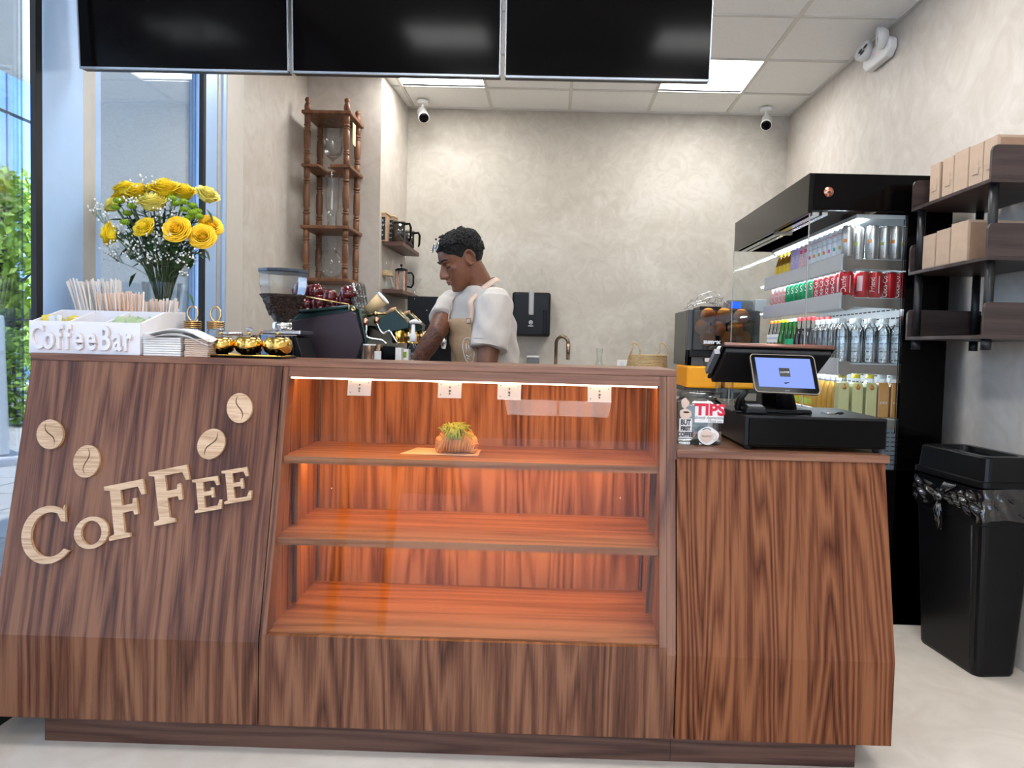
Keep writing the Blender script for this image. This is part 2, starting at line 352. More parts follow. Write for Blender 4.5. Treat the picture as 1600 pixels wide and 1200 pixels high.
wbox(3.785, 3.82, x1=XL + .015).build('window_frame', 'aluminium_pale', w2, bevel=.003)
g = MB().box(XL - .07, XL + .01, -4, 2.43, 0, .12).box(XL - .07, XL + .01, -4, 2.43, CEIL - .06, CEIL).box(XL - .07, XL, 2.82, 3.6, 0, .1)
g.build('window_sill', 'black_metal', w1)
for y in (-3.9, -1.9, .1): wbox(y - .03, y + .03, x0=XL - .07, x1=XL + .01).build('window_frame', 'black_metal', w1)

# ------------------------------------------------------------------ outdoors, beyond the left glass
mat('asphalt', (.42, .42, .42), .8, noise=.1, nscale=6)
mat('paver', (.55, .53, .50), .8, noise=.08, nscale=14)
mat('stucco', (.84, .85, .80), .9, noise=.14, nscale=70, bump=.5, bscale=160)
mat('stucco_white', (.72, .72, .70), .9, noise=.2, nscale=50)
mat('soffit', (.88, .85, .80), .8, noise=.04, nscale=4)
mat('facade_glass', (.34, .54, .82), .12, 1.0, noise=.06, nscale=1.5)
mat('leaf_bright', (.36, .50, .07), .6, noise=.35, nscale=3)
mat('leaf_hedge', (.22, .34, .06), .6, noise=.35, nscale=5)
mat('bark', (.12, .09, .06), .9)
ground = tag(MB().box(-60, XL - .08, -30, 60, -.14, -.04).box(XL - .08, 40, -30, -4.2, -.14, -.04).build('pavement', 'asphalt'), kind='structure')
pv = MB()
for i in range(9):
    for j in range(16):
        x = -2.35 - i * .62; y = .4 + j * .62
        pv.box(x - .302, x + .302, y - .302, y + .302, -.05, -.025 + .004 * random.random())
pv.build('paving_slabs', 'paver', ground)['kind'] = 'stuff'
tag(MB().box(-3.02, -2.21, 4.4, 5.1, -.04, 6).build('outer_column', 'stucco', bevel=.01), kind='structure')
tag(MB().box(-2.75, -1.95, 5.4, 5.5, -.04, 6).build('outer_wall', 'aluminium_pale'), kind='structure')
cn = tag(MB().box(-5.6, XL - .1, -12, 30, 3.95, 4.0).build('canopy', 'soffit'), 'broad pale canopy roof over the pavement outside the glass', 'canopy')
MB().box(-5.72, -5.6, -12, 30, 3.93, 4.25).build('fascia_board', 'stucco_white', cn)
MB().box(-6.0, -5.72, -12, 30, 4.1, 4.16).build('edge_strip', 'soffit', cn)
bl = tag(MB().box(-26, -15, 17, 55, -.04, 13).build('glass_building', 'facade_glass'), 'tall blue glass office building across the street', 'building')
for z in (1.6, 4.6, 7.2, 9.8, 12.4): MB().box(-15, -14.96, 17, 55, z, z + .06).build('ledge', 'black_metal', bl)
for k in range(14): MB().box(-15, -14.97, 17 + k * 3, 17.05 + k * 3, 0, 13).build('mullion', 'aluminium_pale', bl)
def leaf_cloud(n, c, rad, size, seed):
    rnd = random.Random(seed); g = MB()
    for _ in range(n):
        while True:
            p = Vector((rnd.uniform(-1, 1), rnd.uniform(-1, 1), rnd.uniform(-1, 1)))
            if .45 < p.length < 1: break
        p = Vector((p.x * rad[0], p.y * rad[1], p.z * rad[2])) + Vector(c)
        q = Quaternion((rnd.gauss(0, 1), rnd.gauss(0, 1), rnd.gauss(0, 1), rnd.gauss(0, 1))).normalized().to_matrix(); s = size * rnd.uniform(.7, 1.3)
        g.add([p + q @ Vector(v) * s for v in ((0, -.5, 0), (.28, 0, .05), (0, .6, 0), (-.28, 0, .05))], [(0, 1, 2, 3)])
    return g
def tree(x, y, h, r, label, seed, gname):
    t = thing('leafy_tree', label, 'tree', (x, y, -.04), 0, gname)
    MB().tube([(0, 0, 0), (.03, 0, h * .35), (-.05, .1, h * .7), (0, .05, h * .9)], [.12, .09, .06, .02]).build('trunk', 'bark', t)
    b = MB()
    for k in range(7):
        a = k * .9; b.tube([(0, 0, h * (.3 + .06 * k)), (math.cos(a) * r * .4, math.sin(a) * r * .4, h * (.42 + .06 * k)), (math.cos(a) * r * .8, math.sin(a) * r * .8, h * (.5 + .06 * k))], [.05, .03, .01], 6)
    b.build('branch', 'bark', t)
    leaf_cloud(7000, (0, 0, h * .60), (r, r, h * .40), .16, seed).build('foliage', 'leaf_bright', t)
tree(-8.8, 11.6, 3.9, 1.5, 'bright green leafy tree nearest the window, beyond the fence', 4, 'street trees')
tree(-12.2, 14.2, 3.6, 1.5, 'bright green leafy tree behind the nearest tree', 8, 'street trees')
fn = thing('iron_fence', 'black iron railing fence in front of the trees outside', 'fence', (-7.4, 9.95, -.04))
for k in range(70):
    MB().box(-3.5 + k * .11, -3.482 + k * .11, -.01, .01, .05, 1.62).build('fence_bar', 'black_metal', fn)
MB().box(-3.55, 4.2, -.015, .015, 1.45, 1.48).box(-3.55, 4.2, -.015, .015, .12, .15).build('rail', 'black_metal', fn)
hd = thing('hedge', 'clipped green hedge growing along the iron fence', 'hedge', (-6.75, 9.0, -.04))
leaf_cloud(9000, (0, 0, .75), (3.4, .35, .62), .085, 5).build('foliage', 'leaf_hedge', hd)
b = MB()
for k in range(26): b.tube([(-3 + k * .24, 0, 0), (-3 + k * .24 + random.uniform(-.1, .1), .05, .9)], .018, 6)
b.build('stem', 'bark', hd)
MB().box(-3.6, 3.6, -.5, .5, 0, .12).build('kerb', 'paver', hd)
sg = thing('pavement_sign', 'white pavement sign with small dark lettering outside the window', 'sign', (-5.52, 7.12, -.04), R(-38))
MB().hexa([(-.42, -.05, .12), (.42, -.05, .12), (.42, .05, .12), (-.42, .05, .12)], [(-.34, -.03, 1.45), (.34, -.03, 1.45), (.34, .03, 1.45), (-.34, .03, 1.45)]).build('board', 'white_plastic', sg, bevel=.02)
MB().box(-.5, .5, -.2, .2, 0, .1).build('base', 'white_paint', sg, bevel=.02)
mat('ink', (.05, .05, .055), .7, noise=0)
for k, s in enumerate(('TOTAL', 'SALE', 'TAX', 'COFFEE')):
    text_on('lettering', s, .10, 'ink', sg, frame((.08, -.055 + .004, 1.22 - k * .17), (1, 0, 0), (0, .02, 1)))
# ------------------------------------------------------------------ bar counter with the display case
CT = 1.186; CB = 2.63; YT = 2.30; YK = 2.12; ZK = .35; ZF = .10
XL0 = -1.645; XM = -.845; XC = .392; XR1 = 1.03; LT = .943
def yf(z): return YT - (YT - YK) * (CT - z) / (CT - ZK) if z > ZK else YK
def slant(mb, x0, x1, z0, z1, t=.018, o=0.0):       # board following the sloping front, its face o in front of it
    return mb.hexa([(x0, yf(z0) - o, z0), (x1, yf(z0) - o, z0), (x1, yf(z0) + t, z0), (x0, yf(z0) + t, z0)], [(x0, yf(z1) - o, z1), (x1, yf(z1) - o, z1), (x1, yf(z1) + t, z1), (x0, yf(z1) + t, z1)])
bar = thing('bar_counter', 'long walnut bar counter with sloping front and a built-in glass display case', 'counter', (0, 0, 0))
mb = slant(MB(), XL0, XM - .002, ZK, CT - .021, .02); mb.box(XL0, XM - .002, YK, YK + .02, ZF, ZK)
mb.build('front_panel', 'walnut', bar)
MB().box(XM + .002, XC - .030, YK, YK + .02, ZF, .372).build('lower_panel', 'walnut', bar)
tp = MB().box(XL0 - .004, XC + .001, YT - .008, CB, CT - .021, CT).build('bar_top', 'walnut_across', bar, bevel=.0015)
MB().box(XL0 - .004, -1.20, CB + .0005, 2.86, CT - .021, CT).box(XL0, -1.22, 2.845, 2.86, 0, CT - .021).build('bar_top_extension', 'walnut_across', bar)
# case surround
mb = slant(MB(), XM + .002, XM + .022, .372, CT - .022, .05, .002)
mb.build('left_jamb', 'walnut', bar)
mb = slant(MB(), XC - .052, XC - .03, .372, CT - .022, .05, .002); mb.build('right_jamb', 'walnut', bar)
mb = slant(MB(), XM + .022, XC - .052, CT - .052, CT - .022, .05, .001); mb.build('head_rail', 'walnut_across', bar)
mb = slant(MB(), XC - .029, XC, LT - .03, CT - .021, .35, .006); mb.build('end_board', 'walnut', bar)
mb = slant(MB(), XC - .029, XC - .003, ZK, LT - .03, .02, 0); mb.box(XC - .029, XC - .003, YK, YK + .02, ZF, ZK); mb.build('end_strip', 'walnut', bar)
# interior
ix0, ix1 = XM + .012, XC - .044
MB().box(ix0, ix1, CB - .018, CB, .3, CT - .021).build('back_board', 'walnut_case', bar)
for nm, x0, x1 in (('left_side', ix0 - .012, ix0), ('right_side', ix1, ix1 + .012)):
    mb = MB().hexa([(x0, yf(.372) + .012, .372), (x1, yf(.372) + .012, .372), (x1, CB, .372), (x0, CB, .372)], [(x0, yf(CT - .022) + .012, CT - .022), (x1, yf(CT - .022) + .012, CT - .022), (x1, CB, CT - .022), (x0, CB, CT - .022)])
    mb.build(nm, 'walnut_case', bar)
for x in (ix0 + .006, ix1 - .006):                 # metal edge strips at the back corners
    MB().box(x - .002, x + .002, CB - .024, CB - .018, .39, CT - .03).build('corner_strip', 'grey_metal', bar)
for x in (ix0, ix1 - .02):
    MB().box(x, x + .02, YT + .05, YT + .075, .39, .64).box(x, x + .02, YT + .05, YT + .075, .655, .86).build('upright', 'walnut_case', bar)
SH = (.376, .645, .887)
for z in SH:
    y0 = yf(z) + .016
    MB().box(ix0, ix1, y0, CB - .018, z - .022, z).build('shelf', 'walnut_shelf', bar)
# light strips under the case top and under each shelf, behind the front edge
for z in (CT - .022, SH[2] - .022, SH[1] - .022):
    y0 = 2.46 if z < 1 else 2.37
    MB().box(ix0 + .004, ix1 - .004, y0, y0 + .01, z - .004, z - .0005).build('light_strip', 'led_warm', bar)
mat('led_line', (1, .9, .75), .5, noise=0, emit=(1, .86, .66), estr=5)
slant(MB(), XM + .028, XC - .058, CT - .0575, CT - .0535, .004, .002).build('light_strip', 'led_line', bar)['label'] = 'bright thin light line under the head rail'
# sliding pane and hinge plates
gp = slant(MB(), XM + .023, XC - .053, .380, CT - .062, .005, -.006).build('glass_front', 'glass_case', bar)
sl = Vector((0, YT - YK, CT - ZK)).normalized()
for px in (562, 703, 796, 937):
    p = W(px, 604, YT); x = p.x
    M = frame((x, yf(CT - .085) + .016, CT - .082), (1, 0, 0), sl)
    h = MB().box(-.037, .037, -.026, .026, -.001, .001, M).build('hinge_plate', 'plate_metal', bar, bevel=.0)
    q = MB()
    for a, b, r in ((0, .009, .003), (0, -.003, .004), (-.028, .018, .002), (-.028, -.016, .002), (.028, .016, .002), (0, -.012, .003)):
        MB().ball(M @ Vector((a, b, .0015)), r, 8, 5).build('screw', 'grey_metal', h)
for px, py in ((518, 763), (969, 779)):
    p = W(px, py, CB - .02); MB().ball(p, .004, 8, 6).build('shelf_peg', 'chrome', bar)
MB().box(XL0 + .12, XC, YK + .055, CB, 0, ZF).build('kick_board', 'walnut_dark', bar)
MB().box(XL0, XL0 + .018, YT + .01, CB, ZF, CT - .021).build('left_end', 'walnut', bar)
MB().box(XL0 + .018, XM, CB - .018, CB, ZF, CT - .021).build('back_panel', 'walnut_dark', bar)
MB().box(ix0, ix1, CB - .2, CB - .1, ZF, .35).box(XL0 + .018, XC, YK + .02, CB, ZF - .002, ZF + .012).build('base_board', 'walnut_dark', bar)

# ---- lettering on the sloping front
def on_front(px, py, lift=.0):
    # intersect the pixel's ray with the sloping front plane
    n = sl.cross(Vector((1, 0, 0))); n.normalize()
    d = CAM_R @ Vector(((px - 800 + _sx) / FPX, (600 + _sy - py) / FPX, -1))
    o = Vector((0, 0, EYE)); p0 = Vector((0, YT, CT)); t = (p0 - o).dot(n) / d.dot(n)
    return o + d * t
def outline_letter(kind):
    if kind == 'F':
        return [[(0, 0), (.46, 0), (.46, .07), (.35, .10), (.35, .46), (.58, .46), (.60, .38), (.68, .38), (.68, .68), (.60, .68), (.58, .59), (.35, .59), (.35, .88), (.74, .88), (.80, .72), (.88, .72), (.86, 1), (0, 1), (0, .93), (.12, .90), (.12, .10), (0, .07)]]
    if kind == 'E':
        return [[(0, 0), (.88, 0), (.93, .28), (.85, .28), (.76, .12), (.35, .12), (.35, .46), (.58, .46), (.60, .38), (.68, .38), (.68, .68), (.60, .68), (.58, .59), (.35, .59), (.35, .88), (.72, .88), (.79, .72), (.87, .72), (.85, 1), (0, 1), (0, .93), (.12, .90), (.12, .10), (0, .07)]]
    if kind == 'O':
        o = []; i = []
        for k in range(48):
            a = 2 * math.pi * k / 48; o.append((.5 + .5 * math.cos(a), .5 + .5 * math.sin(a))); i.append((.5 + .30 * math.cos(a), .5 + .375 * math.sin(a)))
        return [o, i]
    if kind == 'C':
        o = []
        for k in range(41):
            a = R(48) + R(268) * k / 40; o.append((.52 + .52 * math.cos(a), .5 + .5 * math.sin(a)))
        o.append((.93, .155)); o += [(.86, .185)]
        for k in range(37):
            a = R(312) - R(250) * k / 36; o.append((.56 + .375 * math.cos(a), .5 + .385 * math.sin(a)))
        o += [(.80, .69), (.88, .67), (.89, .97), (.85, .90)]
        return [o]
def letter(kind, x, y, w, h, rot, label):           # lower-left pixel, size in metres, turned by rot
    p = on_front(x, y); U = Vector((math.cos(rot), 0, 0)) + sl * math.sin(rot); V = sl * math.cos(rot) + Vector((-math.sin(rot), 0, 0))
    nrm = U.cross(V).normalized()                  # towards the customer
    loops = outline_letter(kind); g = MB(); t0, t1 = .0004, .011
    P = lambda a, t: p + U * a[0] * w + V * a[1] * h + nrm * t
    if len(loops) == 2:
        o, i = loops; n = len(o); vs_ = [P(a, t1) for a in o] + [P(a, t1) for a in i] + [P(a, t0) for a in o] + [P(a, t0) for a in i]
        f = []
        for k in range(n):
            m_ = (k + 1) % n; f += [(k, m_, n + m_, n + k), (2 * n + k, 3 * n + k, 3 * n + m_, 2 * n + m_), (k, 2 * n + k, 2 * n + m_, m_), (n + k, n + m_, 3 * n + m_, 3 * n + k)]
        g.add(vs_, f)
    else:
        o = loops[0]; n = len(o); g.add([P(a, t1) for a in o] + [P(a, t0) for a in o], [list(range(n)), list(range(2 * n - 1, n - 1, -1))] + [(k, k + n, (k + 1) % n + n, (k + 1) % n) for k in range(n)])
    ob = g.build('letter', 'oak', bar); ob['label'] = label
    return ob
PX = 2.2 / FPX
letter('C', 40, 888, 80 * PX, 90 * PX, R(12), 'large pale oak letter C')
letter('O', 121, 862, 54 * PX, 50 * PX, R(12), 'small pale oak letter O')
letter('F', 174, 845, 72 * PX, 86 * PX, R(13), 'large pale oak letter F, the first')
letter('F', 244, 822, 72 * PX, 86 * PX, R(13), 'large pale oak letter F, the second')
letter('E', 307, 802, 48 * PX, 53 * PX, R(11), 'small pale oak letter E, the first')
letter('E', 353, 788, 48 * PX, 53 * PX, R(11), 'small pale oak letter E, the last')
def bean(px, py, w, h, rot, label, slot):
    p = on_front(px, py); g = MB(); n_ = Vector((1, 0, 0)).cross(sl).normalized()
    def half(sgn):
        pts = []
        for k in range(25):
            a = R(90) + sgn * R(-180) * k / 24
            pts.append((math.cos(a) * w / 2, math.sin(a) * h / 2))
        for k in range(13):                         # wavy slot back to the top
            t = k / 12; pts.append((slot * math.sin(2 * math.pi * t) * w * .10 + sgn * .0022 * math.sin(math.pi * t) ** .5, (-.5 + t) * h * .86))
        c, s_ = math.cos(rot), math.sin(rot)
        pts = [(a * c - b * s_, a * s_ + b * c) for a, b in pts]
        n = len(pts); g.add([p + Vector((a, 0, 0)) + sl * b + n_ * .010 for a, b in pts] + [p + Vector((a, 0, 0)) + sl * b + n_ * .0004 for a, b in pts],
              [list(range(n)), list(range(2 * n - 1, n - 1, -1))] + [(k, k + n, (k + 1) % n + n, (k + 1) % n) for k in range(n)])
    half(1); half(-1)
    ob = g.build('coffee_bean_cutout', 'oak', bar); ob['label'] = label
bean(81, 679, 42 * PX, 49 * PX, R(25), 'pale oak coffee bean cutout, leftmost of the four', 1)
bean(138, 721, 42 * PX, 52 * PX, R(3), 'pale oak coffee bean cutout above the small letter O', -1)
bean(332, 694, 43 * PX, 50 * PX, R(-22), 'pale oak coffee bean cutout above the first small letter E', -1)
bean(376, 638, 41 * PX, 49 * PX, R(12), 'pale oak coffee bean cutout, topmost of the four', 1)

# ------------------------------------------------------------------ lower register counter
reg = thing('register_counter', 'lower walnut counter section carrying the cash register and tip jar', 'counter', (0, 0, 0))
mb = slant(MB(), XC + .001, XR1, ZK, LT - .024, .02); mb.box(XC + .001, XR1, YK, YK + .02, ZF, ZK); mb.build('front_panel', 'walnut_right', reg)
MB().hexa([(XR1 - .02, YK + .02, ZF), (XR1, YK + .02, ZF), (XR1, CB + .14, ZF), (XR1 - .02, CB + .14, ZF)], [(XR1 - .02, yf(LT) + .02, LT - .024), (XR1, yf(LT) + .02, LT - .024), (XR1, CB + .14, LT - .024), (XR1 - .02, CB + .14, LT - .024)]).build('side_panel', 'walnut_right', reg)
MB().box(XC + .001, XR1 + .012, yf(LT) - .012, CB + .15, LT - .024, LT).build('counter_top', 'walnut_across', reg, bevel=.0015)
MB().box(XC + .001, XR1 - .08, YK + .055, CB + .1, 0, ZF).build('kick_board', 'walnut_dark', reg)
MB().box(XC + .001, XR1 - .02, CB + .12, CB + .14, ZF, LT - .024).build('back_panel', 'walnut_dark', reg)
# ------------------------------------------------------------------ menu screens hanging above the bar
def screen(px0, px1, label):
    y = 2.60; a = W(px0, 130, y); b = W(px1, 130, y); wd = b.x - a.x; z0 = W(616, 131, y).z
    z0 = 2.187
    t = thing('menu_screen', label, 'screen', ((a.x + b.x) / 2, y, z0), 0, 'dark menu screens above the bar'); t.rotation_euler = (R(4), 0, 0)
    MB().box(-wd / 2, wd / 2, .012, .045, 0, .43).build('casing', 'black_plastic', t, bevel=.003)
    MB().box(-wd / 2 + .004, wd / 2 - .004, .006, .012, .008, .426).build('display', 'black_gloss', t)
    MB().box(-wd / 2, -wd / 2 + .004, .004, .014, 0, .43).box(wd / 2 - .004, wd / 2, .004, .014, 0, .43).box(-wd / 2, wd / 2, .004, .014, 0, .007).box(-wd / 2, wd / 2, .004, .014, .427, .43).build('bezel', 'screen_edge', t)
    MB().box(-.2, .2, .045, .075, .12, .32).box(-.02, .02, .05, .07, .3, 1.0).build('mount', 'black_metal', t)
mat('led_red', (.9, .02, .01), .4, noise=0, emit=(1, .02, .01), estr=2)
mat('screen_edge', (.35, .38, .43), .25, .7, noise=0)
screen(123, 450, 'dark menu screen, leftmost of three, next to the window')
screen(456, 781, 'dark menu screen, middle of three')
screen(788, 1109, 'dark menu screen, rightmost of three, beside the ceiling light')

# ------------------------------------------------------------------ cameras, emergency light, wall fittings
def sec_cam(px, py, label, dx):
    p = W(px, py, 5.55)
    t = thing('security_camera', label, 'camera', (p.x, 5.62, CEIL - .005), 0)
    MB().lathe([(.045, -.03), (.045, 0)], 20).build('mount', 'white_plastic', t)
    MB().tube([(0, 0, -.02), (0, -.01, -.07), (0, -.03, -.10)], .013, 8).build('bracket', 'white_plastic', t)
    d = Vector((dx, -.75, -.55)).normalized(); c = Vector((0, -.02, -.10)); M = d.to_track_quat('Z', 'Y').to_matrix()
    MB().lathe([(.0, -.055), (.03, -.05), (.038, -.03), (.038, .085), (.041, .087), (.041, .10)], 20, c, M).build('body', 'white_plastic', t)
    MB().lathe([(0, .096), (.034, .098), (.036, .104), (.014, .105), (.0, .1045)], 20, c, M).build('lens', 'black_gloss', t)
sec_cam(658, 183, 'white security camera with black lens at the left end of the ceiling', .25)
sec_cam(1201, 193, 'white security camera with black lens in the right ceiling corner', -.25)
# emergency light on the right wall
p = WX(1382, 86, 1.86); ex = xr(p.y)
p = WX(1382, 86, ex)
t = thing('emergency_light', 'white twin-head emergency light high on the right wall', 'light', (ex - .004, p.y, p.z))
t.rotation_euler = (0, 0, R(92.3))
mb = MB(); pr = [(-.16, -.02), (-.12, -.055), (.12, -.055), (.16, -.02), (.16, .03), (.13, .055), (-.13, .055), (-.16, .03)]
mb.prism(pr, 0, .05); mb.build('housing', 'white_plastic', t, bevel=.012, seg=3)
for x in (-.11, .09):
    M = Matrix.Translation((x, .065, .05)) @ Matrix.Rotation(R(-65 if x > 0 else -95), 4, 'X') @ Matrix.Rotation(R(20 if x < 0 else -10), 4, 'Y')
    h = MB().lathe([(.0, -.035), (.035, -.03), (.058, -.005), (.062, .02), (.056, .03), (.05, .022), (0, .018)], 24, (0, 0, 0), M).build('lamp_head', 'white_plastic', t)
    g = MB()
    for k in range(3):
        a = k * 2.094; g.lathe([(.016, .0225), (.0, .0225)], 10, (0, 0, 0), M @ Matrix.Translation((math.cos(a) * .023, math.sin(a) * .023, 0)))
    g.build('reflector', 'grey_metal', h)['kind'] = 'stuff'
MB().ball((-.01, .051, .0), .003, 8, 6).build('status_lamp', 'led_red', t) if 'led_red' in MATS else None

# paper towel dispenser
p = W(803, 459, 5.8); q = W(859, 527, 5.8)
t = thing('towel_dispenser', 'black paper towel dispenser on the back wall behind the man', 'dispenser', ((p.x + q.x) / 2, 5.805, q.z))
wd = (q.x - p.x) / 2; hh = p.z - q.z
MB().box(-wd, wd, -.23, 0, 0, hh).build('cover', 'black_plastic', t, bevel=.018, seg=3)
mat('grey_clear', (.35, .35, .34), .2, noise=.05)
MB().box(-.022, .022, -.236, -.2, hh * .48, hh + .012).build('sight_window', 'grey_clear', t, bevel=.012)
MB().box(wd * .62, wd * .82, -.236, -.2, .02, hh * .6).build('lever', 'black_gloss', t, bevel=.004)
mb = MB().tube([(.014 * math.cos(a * .524), -.232, hh * .32 + .014 * math.sin(a * .524)) for a in range(12)], .0018, 5, closed=True)
for k in range(3): mb.box(-.010, .010, -.2325, -.231, hh * .32 - .007 + k * .006, hh * .32 - .004 + k * .006)
mb.box(-.02, .02, -.2325, -.231, hh * .32 - .03, hh * .32 - .025)
mb.build('emblem', 'white_plastic', t)
# wall outlet
p = W(972, 571, 5.8)
t = thing('wall_outlet', 'white double wall outlet beside the woven basket', 'outlet', (p.x, 5.806, p.z - .01))
MB().box(-.04, .04, -.008, 0, -.055, .055).build('cover_plate', 'white_plastic', t, bevel=.003)
for z in (-.022, .022):
    o = MB().box(-.018, .018, -.011, -.006, z - .016, z + .016).build('socket', 'white_paint', t, bevel=.003)
# ------------------------------------------------------------------ back work counter and left work counter
BC = .92
t = thing('back_counter', 'low white work counter along the back wall', 'counter', (0, 0, 0))
MB().box(-1.14, .92, 5.17, 5.80, BC - .04, BC).build('counter_top', 'white_paint', t, bevel=.004)
for k in range(4):
    x = -1.12 + k * .51
    MB().box(x, x + .5, 5.22, 5.78, .1, BC - .04).build('cabinet_body', 'espresso_wood', t)
    d = MB().box(x + .004, x + .496, 5.20, 5.22, .11, BC - .05).build('cabinet_door', 'espresso_wood', t, bevel=.002)
    MB().tube([(x + .44, 5.20, .7), (x + .44, 5.175, .7), (x + .44, 5.175, .55), (x + .44, 5.20, .55)], .005, 6).build('handle', 'steel', d)
MB().box(-1.1, .9, 5.26, 5.76, 0, .1).build('plinth', 'black_metal', t)
t = thing('side_counter', 'low work counter under the espresso machine by the left wall', 'counter', (0, 0, 0))
MB().box(-1.64, -.62, 2.87, 4.4, BC - .04, BC).build('counter_top', 'espresso_wood', t, bevel=.003)
MB().box(-1.62, -.66, 2.88, 4.38, .1, BC - .04).build('cabinet_body', 'espresso_wood', t)
for k in range(3): MB().box(-.66, -.642, 2.89 + k * .5, 3.385 + k * .5, .11, BC - .05).build('cabinet_door', 'espresso_wood', t, bevel=.002)
MB().box(-1.6, -.7, 2.75, 4.3, 0, .1).build('plinth', 'black_metal', t)
# faucet
p = W(868, 572, 5.5); top = W(870, 526, 5.5)
t = thing('faucet', 'bronze gooseneck faucet standing on the back counter', 'faucet', (p.x, 5.5, BC))
H = top.z - BC
MB().lathe([(.026, 0), (.026, .02), (.016, .04), (.014, .09)], 16).build('base', 'bronze', t)
pts = [(0, 0, .05), (0, 0, H - .05)] + [(.045 * (1 - math.cos(a)), -.02 * (1 - math.cos(a)), H - .05 + .05 * math.sin(a)) for a in [math.pi * k / 8 for k in range(1, 9)]]
MB().tube(pts, .013, 12).build('spout', 'bronze', t)
MB().tube([pts[-1], (pts[-1][0] + .002, pts[-1][1], H - .17)], [.015, .014], 12).build('spray_head', 'bronze', t)
MB().tube([(.01, 0, .07), (.06, -.01, .09)], [.007, .005], 8).build('handle', 'bronze', t)
# soap dispenser
p = W(833, 555, 5.7)
t = thing('soap_dispenser', 'small grey soap dispenser with white lid right of the man', 'dispenser', (p.x, 5.72, BC))
mat('smoke_plastic', (.16, .17, .19), .3, noise=.1); mat('blue_soap', (.01, .015, .08), .2, noise=.1)
MB().box(-.048, .048, -.05, .05, .0, .13).build('reservoir', 'blue_soap', t, bevel=.01)
MB().box(-.048, .048, -.05, .05, .131, .235).build('body', 'smoke_plastic', t, bevel=.01)
MB().box(-.052, .052, -.055, .055, .236, .255).build('lid', 'white_plastic', t, bevel=.008)
# glass carafe
p = W(936, 572, 5.4)
t = thing('glass_carafe', 'clear narrow-necked glass carafe between faucet and basket', 'carafe', (p.x, 5.4, BC))
hz = W(936, 544, 5.4).z - BC
MB().lathe([(0, 0), (.045, .0), (.048, .02), (.042, hz * .5), (.02, hz * .72), (.022, hz * .86), (.028, hz)], 24, cap=False).build('body', 'glass_thin', t)
# folded papers on the counter
t = tag(MB().box(-.35, .1, 5.3, 5.55, BC + .0005, BC + .01).build('chopping_board', 'oak', bevel=.003), 'thin pale board lying on the back counter by the faucet', 'board')
# woven basket
p = W(1011, 572, 5.4); wl = W(982, 572, 5.4).x; wr = W(1042, 572, 5.4).x; rb = (wr - wl) / 2
t = thing('woven_basket', 'straw basket with two loop handles on the back counter', 'basket', (p.x, 5.4, BC))
wood('straw', (.36, .24, .11), (.52, .37, .19), (.66, .51, .30), 'X', 5, .8, 10)
ht = W(1011, 552, 5.4).z - BC
nr = int(ht / .0115)
rg = MB()
for k in range(nr):
    z = .006 + k * .0115; u = z / ht; r_ = rb * (.92 + .13 * math.sin(min(1, u * 1.15) * math.pi * .62)) * (1 - .12 * max(0, u - .55) / .45)
    rg.tube([((r_ + .0035 * math.cos(j * math.pi + k * math.pi)) * math.cos(2 * math.pi * j / 60), (r_ + .0035 * math.cos(j * math.pi + k * math.pi)) * math.sin(2 * math.pi * j / 60), z) for j in range(60)], .0068, 5, closed=True)
o = rg.build('woven_wall', 'straw', t); o['kind'] = 'stuff'
MB().lathe([(0, .0), (rb * .9, .0), (rb * .9, .01), (0, .01)], 32, cap=False).build('base', 'straw', t)
for s_ in (-1, 1):
    x0 = s_ * rb * .52
    pts = [(x0 + s_ * rb * .2 - .045 + .09 * k / 10 + .012 * math.sin(k), -rb * .35, ht - .03 + .11 * math.sin(math.pi * k / 10)) for k in range(11)]
    MB().tube(pts, .006, 6).build('handle', 'straw', t)
# black machine behind the man
p0 = W(636, 462, 5.2); p1 = W(706, 462, 5.2)
t = thing('black_coffee_grinder', 'tall black machine on the back counter behind the tattooed arm', 'machine', ((p0.x + p1.x) / 2, 5.42, BC)); wd = (p1.x - p0.x) / 2; H = p0.z - BC
MB().box(-wd, wd, -.2, .2, 0, H).build('body', 'black_plastic', t, bevel=.006)
for x, z in ((-wd + .05, H - .02), (wd - .05, H - .02), (-.02, H - .1), (wd - .04, H - .1)): MB().ball((x, -.201, z), .004, 8, 5).build('screw', 'steel', t)
hn = MB().box(wd - .02, wd + .05, -.28, -.12, H - .27, H - .17).build('spout_block', 'black_plastic', t, bevel=.01)
MB().lathe([(.02, .0), (.028, .09)], 14, (wd - .05, -.24, H - .37)).build('outlet_tube', 'steel', t)
MB().lathe([(.0, 0), (.022, 0), (.022, .012), (0, .014)], 14, (wd + .02, -.28, H - .2), Matrix.Rotation(R(90), 3, 'X')).build('knob', 'black_gloss', t)

